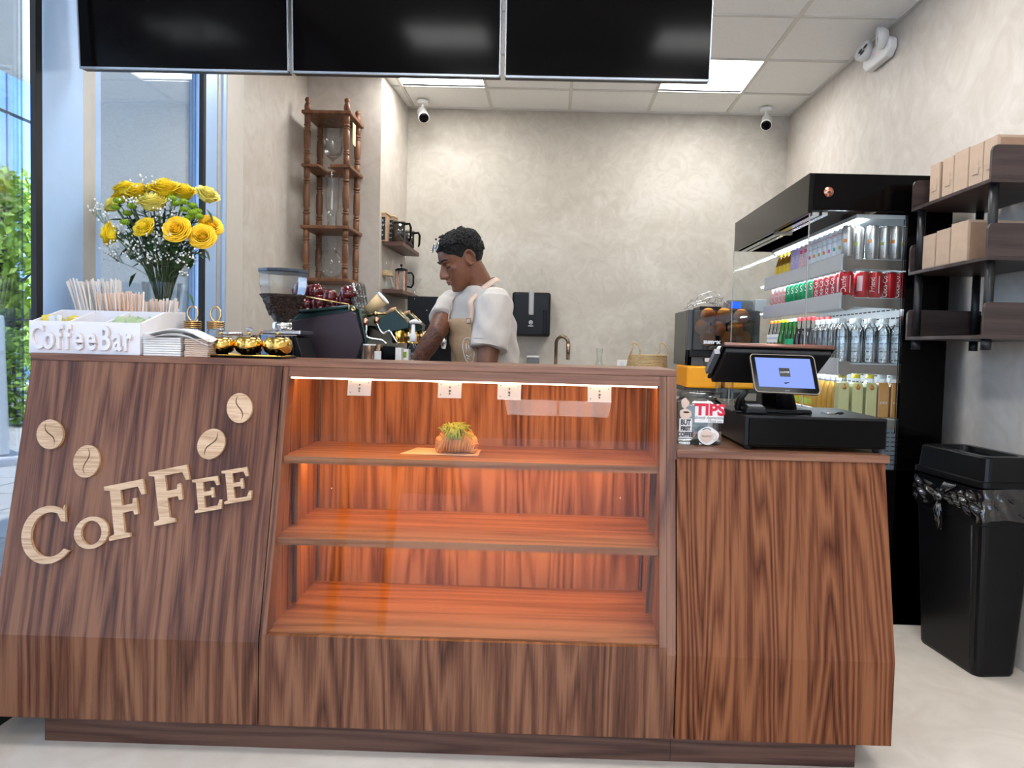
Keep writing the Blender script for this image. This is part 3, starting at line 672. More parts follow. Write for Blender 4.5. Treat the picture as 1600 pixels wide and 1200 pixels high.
# ------------------------------------------------------------------ small shelves on the corner wall
mat('shelf_under', (.14, .10, .08), .5, noise=.1)
wood('shelf_walnut', (.05, .02, .015), (.09, .04, .028), (.14, .07, .05), 'X', 1.4, .45, 5)
SX0, SX1 = -1.195, -1.02
def wshelf(py_front, label):
    z = W(590, py_front, 5.12).z
    t = tag(MB().box(SX0, W(629, 380, 5.12).x, 5.135, 5.76, z - .028, z).build('wall_shelf', 'shelf_walnut', bevel=.002), label, 'shelf')
    return z
z1 = wshelf(376, 'upper dark walnut wall shelf with canisters and jugs'); z2 = wshelf(451, 'lower dark walnut wall shelf with glass coffee makers')
mat('chalk_black', (.02, .022, .024), .8, noise=.2)
for i, (px, y) in enumerate(((597, 5.2), (610, 5.33))):
    q = W(px, 376, y)
    t = thing('coffee_canister', ('wooden-framed canister with black chalk label, nearest the shelf corner', 'wooden-framed canister with black label behind the glass jug')[i], 'canister', (q.x - .005, y, z1 + .0005))
    MB().box(-.045, .045, -.05, .05, 0, .19).build('body', 'oak', t, bevel=.003)
    MB().box(-.037, .037, -.0525, -.05, .01, .17).build('chalk_label', 'chalk_black', t)
    for k, s in enumerate(('DARK', 'ROAST', 'beans', 'coffee')): text_on('lettering', s, .021, 'white_paint', t, frame((0, -.0532, .145 - k * .033), (1, 0, 0), (0, 0, 1)))
    MB().box(-.05, .05, -.055, .055, .19, .205).build('lid', 'straw', t, bevel=.005)
def mug(px, y, r, h, label, z, hm='black_gloss'):
    q = W(px, 376, y)
    t = thing('glass_jug', label, 'jug', (q.x, y, z + .0005))
    MB().lathe([(0, .004), (r, .004), (r, h), (r - .003, h), (r - .003, .008), (0, .008)], 24, cap=False).build('body', 'smoked_glass', t)
    MB().lathe([(r + .002, h - .012), (r + .003, h), (r - .01, h + .006), (0, h + .008)], 24).build('lid', 'grey_metal', t)
    MB().tube([(r, 0, h * .9), (r + .03, 0, h * .92), (r + .04, 0, h * .75), (r + .038, 0, h * .25), (r + .03, 0, h * .12)], [.008, .009, .009, .008, .006], 8).build('handle', hm, t)
glass('smoked_glass', (.55, .55, .55), 1.2, .03, extra=.08)
mug(623, 5.25, .045, .155, 'tall glass jug with thick black handle at the upper shelf front', z1)
mug(639, 5.52, .04, .13, 'second glass jug with squared black handle farther along the upper shelf', z1)
# lower shelf: chemex, press, dripper
q = W(606, 451, 5.22)
t = thing('pour_over_coffee_maker', 'hourglass pour-over coffee maker with wooden collar and leather tie', 'coffee maker', (q.x - .012, 5.22, z2 + .0005))
MB().lathe([(0, .003), (.055, .003), (.062, .02), (.03, .115), (.028, .135), (.05, .215)], 28, cap=False).build('glass_body', 'glass_thin', t)
MB().lathe([(.046, .098), (.048, .10), (.042, .118), (.040, .135), (.036, .138), (.034, .12), (.04, .098)], 24, cap=False).build('wooden_collar', 'straw', t)
MB().tube([(-.035, -.03, .13), (-.06, -.03, .1), (-.07, -.03, .045)], .004, 6).build('leather_tie', 'tower_wood', t)
mat('copper', (.75, .33, .22), .25, 1)
q = W(627, 451, 5.35)
t = thing('french_press', 'copper-banded glass press pot with black handle and lid', 'coffee maker', (q.x - .012, 5.4, z2 + .0005))
MB().lathe([(0, .01), (.042, .01), (.042, .155)], 24, cap=False).build('glass_body', 'glass_thin', t)
for k in range(4):
    a = k * math.pi / 2 - .9; MB().box(-.006, .006, .042, .045, 0, .16, Matrix.Rotation(a, 4, 'Z')).build('band', 'copper', t)
MB().lathe([(.047, .152), (.048, .162), (.03, .172), (0, .176)], 24).build('lid', 'black_plastic', t)
MB().tube([(0, 0, .17), (0, 0, .19)], .003, 6).ball((0, 0, .195), .010, 10, 7).build('plunger_knob', 'black_plastic', t)
MB().tube([(.045, 0, .14), (.075, 0, .142), (.09, 0, .12), (.09, 0, .06), (.075, 0, .035), (.045, 0, .04)], .0075, 8).build('handle', 'black_plastic', t)
q = W(640, 440, 5.6)
t = thing('glass_dripper', 'clear cone-shaped glass dripper at the lower shelf far end', 'dripper', (-1.06, 5.6, z2 + .0005))
MB().lathe([(.045, 0), (.045, .005), (.012, .02), (.014, .05), (.06, .12)], 24, cap=False).build('cone', 'glass_thin', t)
# ------------------------------------------------------------------ open drinks fridge by the right wall
mat('fridge_white', (.55, .58, .60), .4, noise=.02); mat('shelf_lip', (.50, .53, .58), .35, .3, noise=.02); mat('taupe_metal', (.22, .19, .165), .35, .5, noise=.08)
mat('slot_dark', (.03, .03, .035), .6); mat('grille', (.20, .23, .26), .5, .3)
FY0, FY1 = 3.37, 4.72; FX = 1.148; FXB = 1.80
fr = thing('drinks_fridge', 'tall black open-front drinks fridge lit inside, with clear side panels', 'fridge', (FX, FY0, 0)); O = Vector((FX, FY0, 0))
def fb(x0, x1, y0, y1, z0, z1, nm, m, **k): return MB().box(x0 - FX, x1 - FX, y0 - FY0, y1 - FY0, z0, z1).build(nm, m, fr, **k)
FT = 2.065; FB_ = 1.885
FXS = W(1421, 300, FY0).x                       # where the side panel meets the column behind it
fb(FX, FX + .02, FY0, FY1, FB_, FT, 'front_fascia', 'black_panel', bevel=.002)
fb(FX + .02, FXB - .01, FY0, FY0 + .02, FB_ + .015, FT, 'side_fascia', 'black_gloss', bevel=.002)
fb(FX + .02, FXB - .01, FY1 - .02, FY1, FB_, FT, 'far_fascia', 'black_gloss')
fb(FX + .02, FXB - .01, FY0 + .02, FY1 - .02, FT - .02, FT, 'top_cover', 'black_panel')
fb(FX + .03, FX + .06, FY0 + .03, FY1 - .03, FB_ - .005, FB_ + .01, 'blind_rail', 'steel')
fb(FX + .075, FX + .10, FY0 + .03, FY1 - .03, FB_ - .003, FB_ + .012, 'blind_rail', 'steel')
fb(FX + .02, FX + .11, FY0 + .55, FY0 + .58, FB_ - .012, FB_ + .012, 'rail_clip', 'grey_metal')
fb(FXS, FXB, FY0, FY0 + .04, 0, FB_ + .02, 'rear_column', 'black_gloss')
fb(FXB - .03, FXB, FY0 + .04, FY1, 0, FT - .03, 'outer_back', 'black_panel')
fb(FX + .0, FXB - .03, FY0, FY1, .0, .72, 'base_body', 'black_panel', bevel=.003)
fb(FX + .02, FX + .34, FY0 + .02, FY1 - .02, .72, .76, 'air_grille', 'grille')
BKX = 1.70
back = fb(BKX, BKX + .02, FY0 + .05, FY1 - .03, .76, 1.90, 'back_wall', 'fridge_white')
sl_ = MB()
for k in range(26):
    z = .80 + k * .042
    for j in range(22):
        y = .08 + j * .055; sl_.box(BKX - FX - .0015, BKX - FX - .0003, y, y + .038, z, z + .007)
so = sl_.build('slots', 'slot_dark', back); so['kind'] = 'stuff'
fb(BKX - .32, BKX, FY0 + .03, FY1 - .03, 1.872, 1.89, 'lamp_canopy', 'fridge_white')
for z, x0 in ((1.868, 1.40),):
    fb(x0, x0 + .03, FY0 + .05, FY1 - .05, z - .006, z, 'light_tube', 'led_white')
fb(FX + .012, FX + .012 + (FXS - FX - .02), FY0 + .006, FY0 + .012, .72, FB_ + .02, 'side_glass', 'glass_fridge')
fb(FX + .008, FX + .0115, FY0 + .004, FY0 + .012, .72, FB_, 'glass_edge', 'grey_clear')
fb(FX + .0, FXB - .05, FY1 - .012, FY1 - .006, .72, FB_, 'side_glass', 'glass_fridge')
fb(FX - .003, FX + .0, FY1 - .012, FY1 - .006, .72, FB_, 'glass_edge', 'grey_clear')
sgx = W(1385, 700, FY0).x
g = MB(); pz0, pz1 = W(1395, 735, FY0).z, W(1395, 672, FY0).z; x1_ = W(1408, 700, FY0).x
g.prism([(sgx - .35 - FX, pz0), (x1_ - FX - .02, pz0), (x1_ - FX, pz0 + .03), (x1_ - FX, pz1 - .05), (x1_ - FX - .03, pz1), (sgx - .35 - FX, pz1)], .03, .035)
pg_ = g.build('perforated_guard', 'grille', fr)
g = MB()
for k in range(8):
    for j in range(9): g.box(x1_ - FX - .035 - j * .03, x1_ - FX - .013 - j * .03, .028, .0297, pz0 + .02 + k * .021, pz0 + .025 + k * .021)
g.build('slots', 'slot_dark', pg_)['kind'] = 'stuff'
SHZ = (1.690, 1.513, 1.207, .952); SX = 1.345
for i, z in enumerate(SHZ):
    s_ = fb(SX, BKX, FY0 + .05, FY1 - .06, z - .012, z, 'shelf', 'fridge_white')
    s2 = MB().box(0, .012, 0, FY1 - FY0 - .12, -.055, .022)
    o = s2.build('price_rail', 'shelf_lip', fr, bevel=.003); o.location = (SX - FX - .016, .055, z)
    zz = z - .006
    g = MB().prism([(0, .012), (.03, .015), (.06, .0), (BKX - SX, .0), (BKX - SX, -.05), (.06, -.04), (.02, -.06), (0, -.045)], 0, .006)
    o = g.build('shelf_bracket', 'taupe_metal', fr, bevel=.001); o.location = (SX - FX - .012, .038, z - .004)
    if i: fb(SX + .02, SX + .045, FY0 + .07, FY1 - .07, SHZ[i - 1] - .020, SHZ[i - 1] - .013, 'light_tube', 'led_white')
# badge with a coffee cup on the side fascia
p = W(1295, 300, FY0)
MB().lathe([(0, 0), (.022, 0), (.022, .002), (0, .0025)], 28, (p.x - FX, 0, p.z), Matrix.Rotation(R(90), 3, 'X')).build('badge', 'copper', fr)
mat('dark_brown', (.05, .02, .01), .6)
MB().box(p.x - FX - .008, p.x - FX + .008, -.0032, -.0027, p.z - .004, p.z + .003).box(p.x - FX - .010, p.x - FX + .010, -.0032, -.0027, p.z - .007, p.z - .005).build('badge_mark', 'dark_brown', fr)

# drinks
mat('can_silver', (.60, .58, .57), .28, .75, noise=.03); mat('can_white', (.74, .76, .80), .3, .15, noise=.02)
mat('can_lilac', (.52, .42, .72), .3, .15, noise=.02); mat('can_pink', (.78, .52, .55), .3, .15, noise=.03)
mat('can_red', (.48, .012, .018), .28, .25, noise=.03); mat('can_green', (.01, .33, .12), .26, .25, noise=.04); mat('can_redwhite', (.66, .50, .50), .3, .2, noise=.05)
mat('print_white', (.85, .85, .84), .5, noise=0); mat('print_dark', (.10, .09, .10), .5, noise=0); mat('print_orange', (.85, .28, .04), .5, noise=0)
mat('print_lime', (.45, .50, .04), .5, noise=0); mat('print_teal', (.04, .38, .40), .5, noise=0); mat('print_pink', (.80, .13, .30), .5, noise=0); mat('print_lilac', (.35, .2, .55), .5, noise=0); mat('print_red', (.70, .03, .03), .5, noise=0); mat('print_blue', (.08, .12, .5), .5, noise=0)
mat('label_yellow', (.85, .58, .02), .4, noise=.04); mat('juice_amber', (.62, .26, .01), .2, spec=.6); mat('cap_yellow', (.80, .56, .03), .4); mat('cap_lime', (.62, .52, .02), .4)
mat('juice_lemon', (.78, .73, .32), .3, noise=.03); mat('juice_orange', (.72, .33, .06), .3, noise=.04); mat('juice_bright', (.90, .42, .01), .3, noise=.04)
mat('soda_orange', (.90, .20, .01), .15); mat('soda_green', (.05, .45, .04), .15); mat('soda_cola', (.03, .010, .006), .1); mat('soda_amber', (.55, .30, .01), .15); mat('cap_green', (.02, .42, .2), .4)
glass('bottle_glass', (.90, .93, .92), 1.1, .02, extra=.04); glass('bottle_green', (.25, .75, .25), 1.1, .02, extra=.04)
glass('water_bottle', (.93, .955, .97), 1.4, .08, extra=.12)
PROTO = {}
def arc_patch(g, r, a0, a1, z0, z1, n=5):
    o = [(r * math.cos(a0 + (a1 - a0) * k / n), r * math.sin(a0 + (a1 - a0) * k / n), z) for z in (z0, z1) for k in range(n + 1)]
    g.add(o, [(k, k + 1, n + 2 + k, n + 1 + k) for k in range(n)], True)
FA = R(215)                                       # the side of a drink that faces the room and the camera
def can(kind, r, h, body, deco):
    t = thing('drink_can', 'x', 'can')
    MB().lathe([(0, .004), (r * .72, .0), (r * .78, .003), (r, .012), (r, h - .014), (r * .86, h - .004)], 20, cap=False).build('body', body, t)
    MB().lathe([(r * .86, h - .004), (r * .87, h), (r * .80, h), (r * .78, h - .005), (0, h - .005)], 20, cap=False).build('lid', 'steel', t)
    for name, m, f in deco:
        g = MB(); f(g, r + .0004)
        if g.v: g.build(name, m, t)
    return t
def bottle(kind, r, h, gl, liquid, fill, cap, square=False, label=None, cap_h=.016, cap_r=None, sh=.62):
    t = thing('drink_bottle', 'x', 'bottle'); cr = cap_r or r * .42
    prof = [(0, .002), (r * .9, .002), (r, .008), (r, h * sh), (r * .92, h * (sh + .06)), (cr * .95, h * .86), (cr * .9, h - cap_h)]
    n = 20
    if square: prof = [(0, .002), (r * 1.30, .002), (r * 1.38, .01), (r * 1.38, h * .70), (r * 1.1, h * .80), (cr * 1.2, h * .87), (cr * 1.2, h - cap_h)]; n = 4
    def lz(pr, g, k=1.0, n=n): 
        M = Matrix.Rotation(R(45), 3, 'Z') if square else None
        return g.lathe([(a * k, b) for a, b in pr], n, (0, 0, 0), M, not square, cap=False)
    lz(prof, MB()).build('body', gl, t, bevel=.006 if square else 0)
    if liquid:
        pl = [q for q in prof if q[1] < fill * h]; la, lb = pl[-1], prof[len(pl)] if len(pl) < len(prof) else prof[-1]
        u = (fill * h - la[1]) / max(1e-6, lb[1] - la[1]); rr = la[0] + (lb[0] - la[0]) * u
        lz([(a, b + .001) for a, b in pl] + [(rr, fill * h), (0, fill * h)], MB(), .955).build('drink', liquid, t, bevel=.005 if square else 0)
    MB().lathe([(cr, h - cap_h), (cr, h - .002), (cr * .9, h), (0, h)], 14, cap=False).build('cap', cap, t)
    if label: label(t, r)
    return t
def band(m, z0, z1, a=R(100)):
    def f(t, r): g = MB(); arc_patch(g, r + .0006, FA - a, FA + a, z0, z1, 12); g.build('label_band', m, t)
    return f
def coke(t, r): g = MB(); arc_patch(g, r + .0006, FA - 2, FA + 2, .055, .088, 12); g.build('label_band', 'print_red', t); text_wrap('lettering', 'Coca-Cola', .020, 'print_white', t, r + .0012, FA, .0715, sx=.8)
def P_(k, f):
    if k not in PROTO: PROTO[k] = f()
    return PROTO[k]
used = set()
def put(key, mk, x, y, z, label, group, rz=0):
    p = P_(key, mk); t = p if key not in used else copy_tree(p); used.add(key)
    t.location = (x, y, z + .0006); t.rotation_euler = (0, 0, rz); t['label'] = label; t['group'] = group; return t
def d_patch(a, w, z0, z1): return lambda g, r: arc_patch(g, r, FA + a - w, FA + a + w, z0, z1)
def txt(s, size, z, vert=False, a=0, sx=1):
    def f(g, r):
        vs_, fs = text_mesh(s, size, sx, 0); o = []
        for v in vs_:
            x, y = (v.x, v.y) if not vert else (-v.y, v.x); o.append((r * math.cos(FA + a + x / r), r * math.sin(FA + a + x / r), z + y))
        g.add(o, fs)
    return f
mk_silver = lambda: can('s', .0285, .156, 'can_silver', [('print_stripe', 'print_dark', d_patch(0, 2.6, .022, .028)), ('print_spot', 'print_orange', d_patch(.2, .25, .075, .092))])
mk_silver2 = lambda: can('s2', .0285, .156, 'can_silver', [('print_stripe', 'print_dark', d_patch(0, 2.6, .022, .028)), ('print_spot', 'print_lime', d_patch(.3, .25, .065, .082)), ('lettering', 'print_dark', txt('SPARKLING', .009, .11, True, .2))])
def mk_w(spot, word):
    return lambda: can('w' + spot, .0285, .156, 'can_white', [('lettering', 'print_red', txt(word, .016, .132, False, 0)), ('small_print', 'print_dark', txt('WATER', .010, .10)), ('print_spot', spot, d_patch(0, .22, .055, .072)), ('print_stripe', 'print_dark', d_patch(0, 1.2, .022, .030))])
mk_lilac = lambda: can('l', .0285, .146, 'can_lilac', [('lettering', 'print_white', txt('Fizz', .03, .08, True)), ('print_spot', 'print_lilac', d_patch(0, .4, .02, .032))])
mk_pink = lambda: can('p', .0285, .146, 'can_pink', [('lettering', 'print_white', txt('Fizz', .03, .08, True)), ('print_spot', 'print_pink', d_patch(0, .3, .10, .12))])
mk_yel = lambda: bottle('y', .029, .150, 'bottle_glass', 'juice_amber', .84, 'cap_yellow', label=band('label_yellow', .012, .075), cap_r=.0135, sh=.50)
mk_coke = lambda: can('c', .033, .122, 'can_red', [('lettering', 'print_white', txt('Coca-Cola', .034, .062, True, 0, .8))])
mk_dunde = lambda: can('d', .033, .122, 'can_red', [('lettering', 'print_white', txt('Dunfe', .036, .060, True, .25, .85)), ('print_stripe', 'print_white', d_patch(1.1, .06, .02, .10))])
mk_friend = lambda: can('f', .033, .122, 'can_red', [('lettering', 'print_white', txt('Friend', .032, .060, True, .25, .85)), ('print_stripe', 'print_white', d_patch(1.1, .06, .02, .10))])
mk_plain = lambda: can('pl', .033, .122, 'can_red', [('small_print', 'can_pink', d_patch(.2, .4, .03, .10))])
mk_green = lambda: can('g', .033, .122, 'can_green', [('print_stripe', 'print_white', txt('S', .05, .085, False, 0, .8)), ('print_spot', 'print_lime', d_patch(0, .5, .018, .022))])
mk_rw = lambda: can('rw', .033, .122, 'can_redwhite', [('lettering', 'print_red', txt('Cola', .036, .060, True))])
mk_water = lambda: bottle('wa', .032, .212, 'water_bottle', None, 0, 'fridge_white', label=lambda t, r: (text_wrap('lettering', 'NEST', .024, 'print_dark', t, r + .001, FA, .115, sx=.75), text_wrap('small_print', 'WATER', .011, 'print_dark', t, r + .001, FA, .07)), cap_h=.024, cap_r=.016, sh=.70)
mk_fanta = lambda: bottle('fa', .029, .235, 'bottle_glass', 'soda_orange', .40, 'soda_orange', label=lambda t, r: (band('print_white', .10, .15, R(70))(t, r * .99), text_wrap('lettering', 'FANTA', .018, 'print_blue', t, r + .0012, FA, .125, sx=.8)), cap_r=.0135, sh=.48)
mk_sgreen = lambda: bottle('sg', .029, .235, 'bottle_green', 'soda_green', .36, 'print_white', label=band('cap_green', .085, .12), cap_r=.0135, sh=.48)
mk_samber = lambda: bottle('sa', .029, .235, 'bottle_green', 'soda_amber', .46, 'cap_lime', cap_r=.0135, sh=.48)
mk_cola = lambda: bottle('co', .029, .235, 'bottle_glass', 'soda_cola', .74, 'print_red', label=coke, cap_r=.0135, sh=.48)
mk_lemon = lambda: bottle('le', .028, .205, 'plastic_clear', 'juice_lemon', .80, 'cap_lime', square=True, label=lambda t, r: (MB().lathe([(0, 0), (.010, 0), (0, .0005)], 12, (0, -r * 1.02, .142), Matrix.Rotation(R(90), 3, 'X')).lathe([(0, 0), (.005, 0), (0, .0005)], 10, (0, -r * 1.02, .155), Matrix.Rotation(R(90), 3, 'X')).build('fruit_mark', 'print_orange', t),), cap_h=.02, cap_r=.019)
mk_oran = lambda: bottle('or', .028, .205, 'plastic_clear', 'juice_orange', .82, 'fridge_white', square=True, label=lambda t, r: (text_on('lettering', 'JUICE', .014, 'print_white', t, frame((0, -r * 1.01, .075), (1, 0, 0), (0, 0, 1))),), cap_h=.02, cap_r=.019)
mk_bright = lambda: bottle('br', .026, .19, 'plastic_clear', 'juice_bright', .84, 'fridge_white', cap_h=.02, cap_r=.017)
mk_small = lambda: bottle('sm', .026, .13, 'plastic_clear', 'juice_bright', .80, 'cap_green', cap_h=.018, cap_r=.017, label=band('print_lime', .03, .06, .5))
ND = FY0 + .085
def ordn(k, n): return ('nearest', 'second', 'third', 'fourth', 'fifth', 'sixth', 'seventh', 'eighth', 'ninth', 'tenth', 'eleventh', 'twelfth')[k]
def y_at(px, x): return 1143 * x / (px - 862 + 4)
# top shelf: near row of silver cans running to the back, then the front row receding
zt = SHZ[0]
for k, px in enumerate((1325, 1345, 1363, 1382, 1399, 1413)):
    x = W(px, 375, ND).x; put('sil' + str(k % 2), (mk_silver, mk_silver2)[k % 2], x, ND + (.0 if k != 1 else .03), zt, 'tall silver can in the near row, top shelf, %s from the rail' % ordn(k, 6).replace('nearest', 'first'), 'silver cans on the top fridge shelf')
FXR = SX + .035
ys = ND + .085
for k, (key, mk, nm) in enumerate((('w1', mk_w('print_lime', 'pure'), 'tall white can with lime spot'), ('w2', mk_w('print_teal', 'palm'), 'tall white can with teal print'), ('w3', mk_w('print_pink', 'rosa'), 'tall white can with pink print'), ('w4', mk_w('print_orange', 'sun'), 'tall white can with orange spot'), ('w1', None, 'tall white can with lime spot'), ('w4', None, 'tall white can with orange spot'), ('w3', None, 'tall white can with pink print'))):
    put(key, mk, FXR, ys, zt, '%s, top fridge shelf, %s behind the silver cans' % (nm, ordn(k, 9).replace('nearest', 'first')), 'white cans on the top fridge shelf'); ys += .068
for k in range(2): put('pink', mk_pink, FXR, ys, zt, 'pink can, top fridge shelf, %s the white cans' % ('right beside', 'one away from')[k], 'pink and lilac cans on the top fridge shelf'); ys += .068
for k in range(2): put('lil', mk_lilac, FXR, ys, zt, 'lilac can, top fridge shelf, %s the yellow bottles' % ('one away from', 'right beside')[k], 'pink and lilac cans on the top fridge shelf'); ys += .068
for k in range(4): put('yel', mk_yel, FXR, ys, zt, 'small amber bottle with yellow label, top shelf, %s' % ('nearest of four', 'second of four', 'third of four', 'farthest of four')[k], 'yellow-labelled bottles on the top fridge shelf'); ys += .070
for k in range(7): put('w1', None, FXR + .068, ND + .09 + k * .07, zt, 'white can, second row of the top shelf, %s from the silver cans' % ordn(k, 7).replace('nearest', 'first'), 'white cans on the top fridge shelf')
# second shelf
zt = SHZ[1]
for k, (px, key, mk, nm) in enumerate(((1322, 'dun', mk_dunde, 'red can reading Dunfe'), (1347, 'pla', mk_plain, 'plain-sided red can between the two named cans'), (1367, 'fri', mk_friend, 'red can reading Friend'), (1389, 'cok', mk_coke, 'red Coca-Cola can beside the Friend can'), (1408, 'cok', mk_coke, 'red Coca-Cola can farthest right against the fridge column'))):
    x = W(px, 445, ND).x; put(key, mk, x, ND, zt, nm + ', second shelf', 'red cans on the second fridge shelf')
ys = ND + .085
for k in range(5): put('pla' if k == 0 else 'cok', mk_coke, FXR + .002, ys, zt, 'red Coca-Cola can in the receding row, %s behind the Dunfe can' % ordn(k, 5).replace('nearest', 'first'), 'red cans on the second fridge shelf'); ys += .074
for k in range(6): put('gre', mk_green, FXR + .002, ys, zt, 'bright green can on the second shelf, %s from the red cans' % ordn(k, 5).replace('nearest', 'first'), 'green cans on the second fridge shelf'); ys += .074
for k in range(4): put('rw', mk_rw, FXR + .002, ys, zt, 'white and red can, second shelf, %s from the green cans' % ordn(k, 5).replace('nearest', 'first'), 'white and red cans on the second fridge shelf'); ys += .074
for k in range(5): put('cok', None, FXR + .074, ND + .1 + k * .076, zt, 'red can behind the front row, second shelf, %s from the near side' % ordn(k, 5).replace('nearest', 'first'), 'red cans on the second fridge shelf')
# third shelf: bottles
zt = SHZ[2]
for k, px in enumerate((1316, 1339, 1361, 1382, 1402)):
    x = W(px, 530, ND).x; put('wat', mk_water, x, ND, zt, 'clear water bottle in the near row, %s from the front rail' % ordn(k, 6).replace('nearest', 'first'), 'water bottles on the third fridge shelf')
for k in range(4): put('wat', None, FXR + .05 + .07 * k + .012, ND + .085, zt, 'clear water bottle in the second row, %s from the front rail' % ordn(k, 6).replace('nearest', 'first'), 'water bottles on the third fridge shelf')
ys = ND + .075
for k in range(5): put('wat', None, FXR - .004, ys, zt, 'clear water bottle in the receding row, %s behind the corner bottle' % ordn(k, 6).replace('nearest', 'first'), 'water bottles on the third fridge shelf'); ys += .072
for k in range(4): put('col', mk_cola, FXR - .004, ys, zt, 'cola bottle with red label on the third shelf, %s from the water bottles' % ordn(k, 6).replace('nearest', 'first'), 'soda bottles on the third fridge shelf'); ys += .072
for k, (key, mk, nm) in enumerate((('sgr', mk_sgreen, 'green soda bottle beside the cola bottles'), ('sgr', mk_sgreen, 'green soda bottle beside the amber ones'), ('sam', mk_samber, 'amber soda bottle in green glass, nearer one'), ('sam', mk_samber, 'amber soda bottle in green glass, farther one'), ('fan', mk_fanta, 'orange soda bottle, nearest of three'), ('fan', mk_fanta, 'orange soda bottle, middle of three'), ('fan', mk_fanta, 'orange soda bottle, farthest of three'))):
    put(key, mk, FXR - .004, ys, zt, nm + ', third shelf', 'soda bottles on the third fridge shelf'); ys += .072
for k in range(4): put('col', None, FXR + .07, ND + .42 + k * .074, zt, 'cola bottle in the row behind, %s from the near side' % ordn(k, 6).replace('nearest', 'first'), 'soda bottles on the third fridge shelf')
# fourth shelf: juices
zt = SHZ[3]
for k, (px, key, mk, nm) in enumerate(((1315, 'lem', mk_lemon, 'pale lemonade bottle with lime cap, leftmost of three'), (1336.5, 'lem', mk_lemon, 'pale lemonade bottle with lime cap, middle of three'), (1358, 'lem', mk_lemon, 'pale lemonade bottle with lime cap, beside the peach juices'), (1377, 'ora', mk_oran, 'peach-coloured juice bottle beside the lemonades'), (1397, 'ora', mk_oran, 'peach-coloured juice bottle, rightmost on the shelf'))):
    x = W(px, 620, ND - .01).x; put(key, mk, x, ND - .01, zt, nm, 'juice bottles on the bottom fridge shelf')
ys = ND + .07
for k in range(5): put('bri', mk_bright, FXR - .002, ys, zt, 'bright orange juice bottle in the receding row, %s behind the lemonade' % ordn(k, 6).replace('nearest', 'first'), 'juice bottles on the bottom fridge shelf'); ys += .066
for k in range(8): put('sma', mk_small, FXR - .002, ys, zt, 'small orange juice bottle on the bottom shelf, %s beyond the tall ones' % ordn(k, 8).replace('nearest', 'first'), 'small juice bottles on the bottom fridge shelf'); ys += .066

# ------------------------------------------------------------------ orange juicer beyond the fridge
mat('grey_body', (.09, .09, .09), .35, .4, noise=.05); mat('juicer_orange', (.90, .36, .004), .4, noise=.03); mat('orange_peel', (.72, .27, .02), .45, noise=.12, bump=.3, bscale=200); mat('drum_dark', (.05, .035, .025), .5)
glass('glass_smoke', (.62, .60, .58), .8, extra=.05)
a = W(1074, 484, 5.05); b = W(1186, 484, 5.05)
t = thing('orange_juicer', 'grey orange-juice machine with oranges behind a clear door', 'juicer', ((a.x + b.x) / 2, 5.05, BC - .0)); wd = (b.x - a.x) / 2; H = a.z - BC
zo1 = W(1074, 571, 5.05).z - BC; zo0 = W(1074, 604, 5.05).z - BC
MB().box(-wd, wd, .02, .5, zo1, H).build('body', 'grey_body', t, bevel=.006)
MB().box(-wd, -wd + .035, -.04, .02, zo1, H).box(wd - .035, wd, -.04, .02, zo1, H).box(-wd, wd, -.04, .02, zo1, zo1 + .11).build('door_frame', 'grey_body', t, bevel=.004)
MB().box(-wd + .035, wd - .035, .012, .021, zo1 + .11, H - .01).build('drum_plate', 'drum_dark', t)
MB().box(-wd + .03, wd - .03, -.095, -.09, zo1 + .11, H).box(-wd + .03, -wd + .035, -.09, -.03, zo1 + .11, H).build('clear_door', 'glass_smoke', t)
MB().box(-wd + .01, wd * .5, -.07, -.04, zo1 + .06, zo1 + .11).build('tap_cover', 'black_plastic', t, bevel=.006)
MB().box(-.13, -.05, -.075, -.071, zo1 + .03, zo1 + .055).build('label_plate', 'white_plastic', t)
text_on('lettering', 'zumex', .038, 'print_white', t, frame((-.09, -.097, zo1 + .165), (1, 0, 0), (0, 0, 1)), sx=1.1, bold=.002)
MB().box(-wd - .02, -.03, -.16, .25, zo0, zo1).build('peel_bin', 'juicer_orange', t, bevel=.012)
MB().box(.0, wd + .02, -.12, .25, zo0 + .0, zo1 - .02).build('peel_bin', 'juicer_orange', t, bevel=.012)
MB().box(-wd - .02, wd + .02, -.1, .5, zo0 - .03, zo0 - .001).build('base', 'grey_body', t, bevel=.004)
MB().box(-wd + .1, wd - .1, 0, .4, 0, zo0 - .03).build('stand', 'grey_body', t)
cz = H
cp = MB().box(.02, .18, .0, .1, cz + .0, cz + .07).build('control_box', 'bottle_dark', t, bevel=.015) if 'bottle_dark' in MATS else MB().box(.02, .20, -.02, .1, cz, cz + .075).build('control_box', 'smoke_plastic', t, bevel=.015)
mat('lcd_blue', (.0, .05, .9), .3, noise=0, emit=(0, .06, 1), estr=1.5)
MB().box(.05, .115, -.024, -.021, cz + .018, cz + .06).build('display', 'lcd_blue', cp)
MB().box(.215, .30, .0, .15, cz, cz + .085).build('hopper_mount', 'fridge_white', t, bevel=.005)
g = MB()
for k in range(6): g.tube([(-.21 + .27 * j / 12, -.02 + k * .07, cz + .02 + (.07 + .045 * math.sin(k * 1.9)) * math.sin(math.pi * j / 12)) for j in range(13)], .0028, 5)
for k in range(3): g.tube([(-.17 + k * .08, -.04 + .45 * j / 6, cz + .075 + .014 * math.sin(j * 2 + k)) for j in range(7)], .0028, 5)
g.build('wire_hopper', 'steel', t)
MB().box(-.15, .0, .05, .3, cz + .0, cz + .03).build('feed_tray', 'black_plastic', t, bevel=.006)
rnd = random.Random(3)
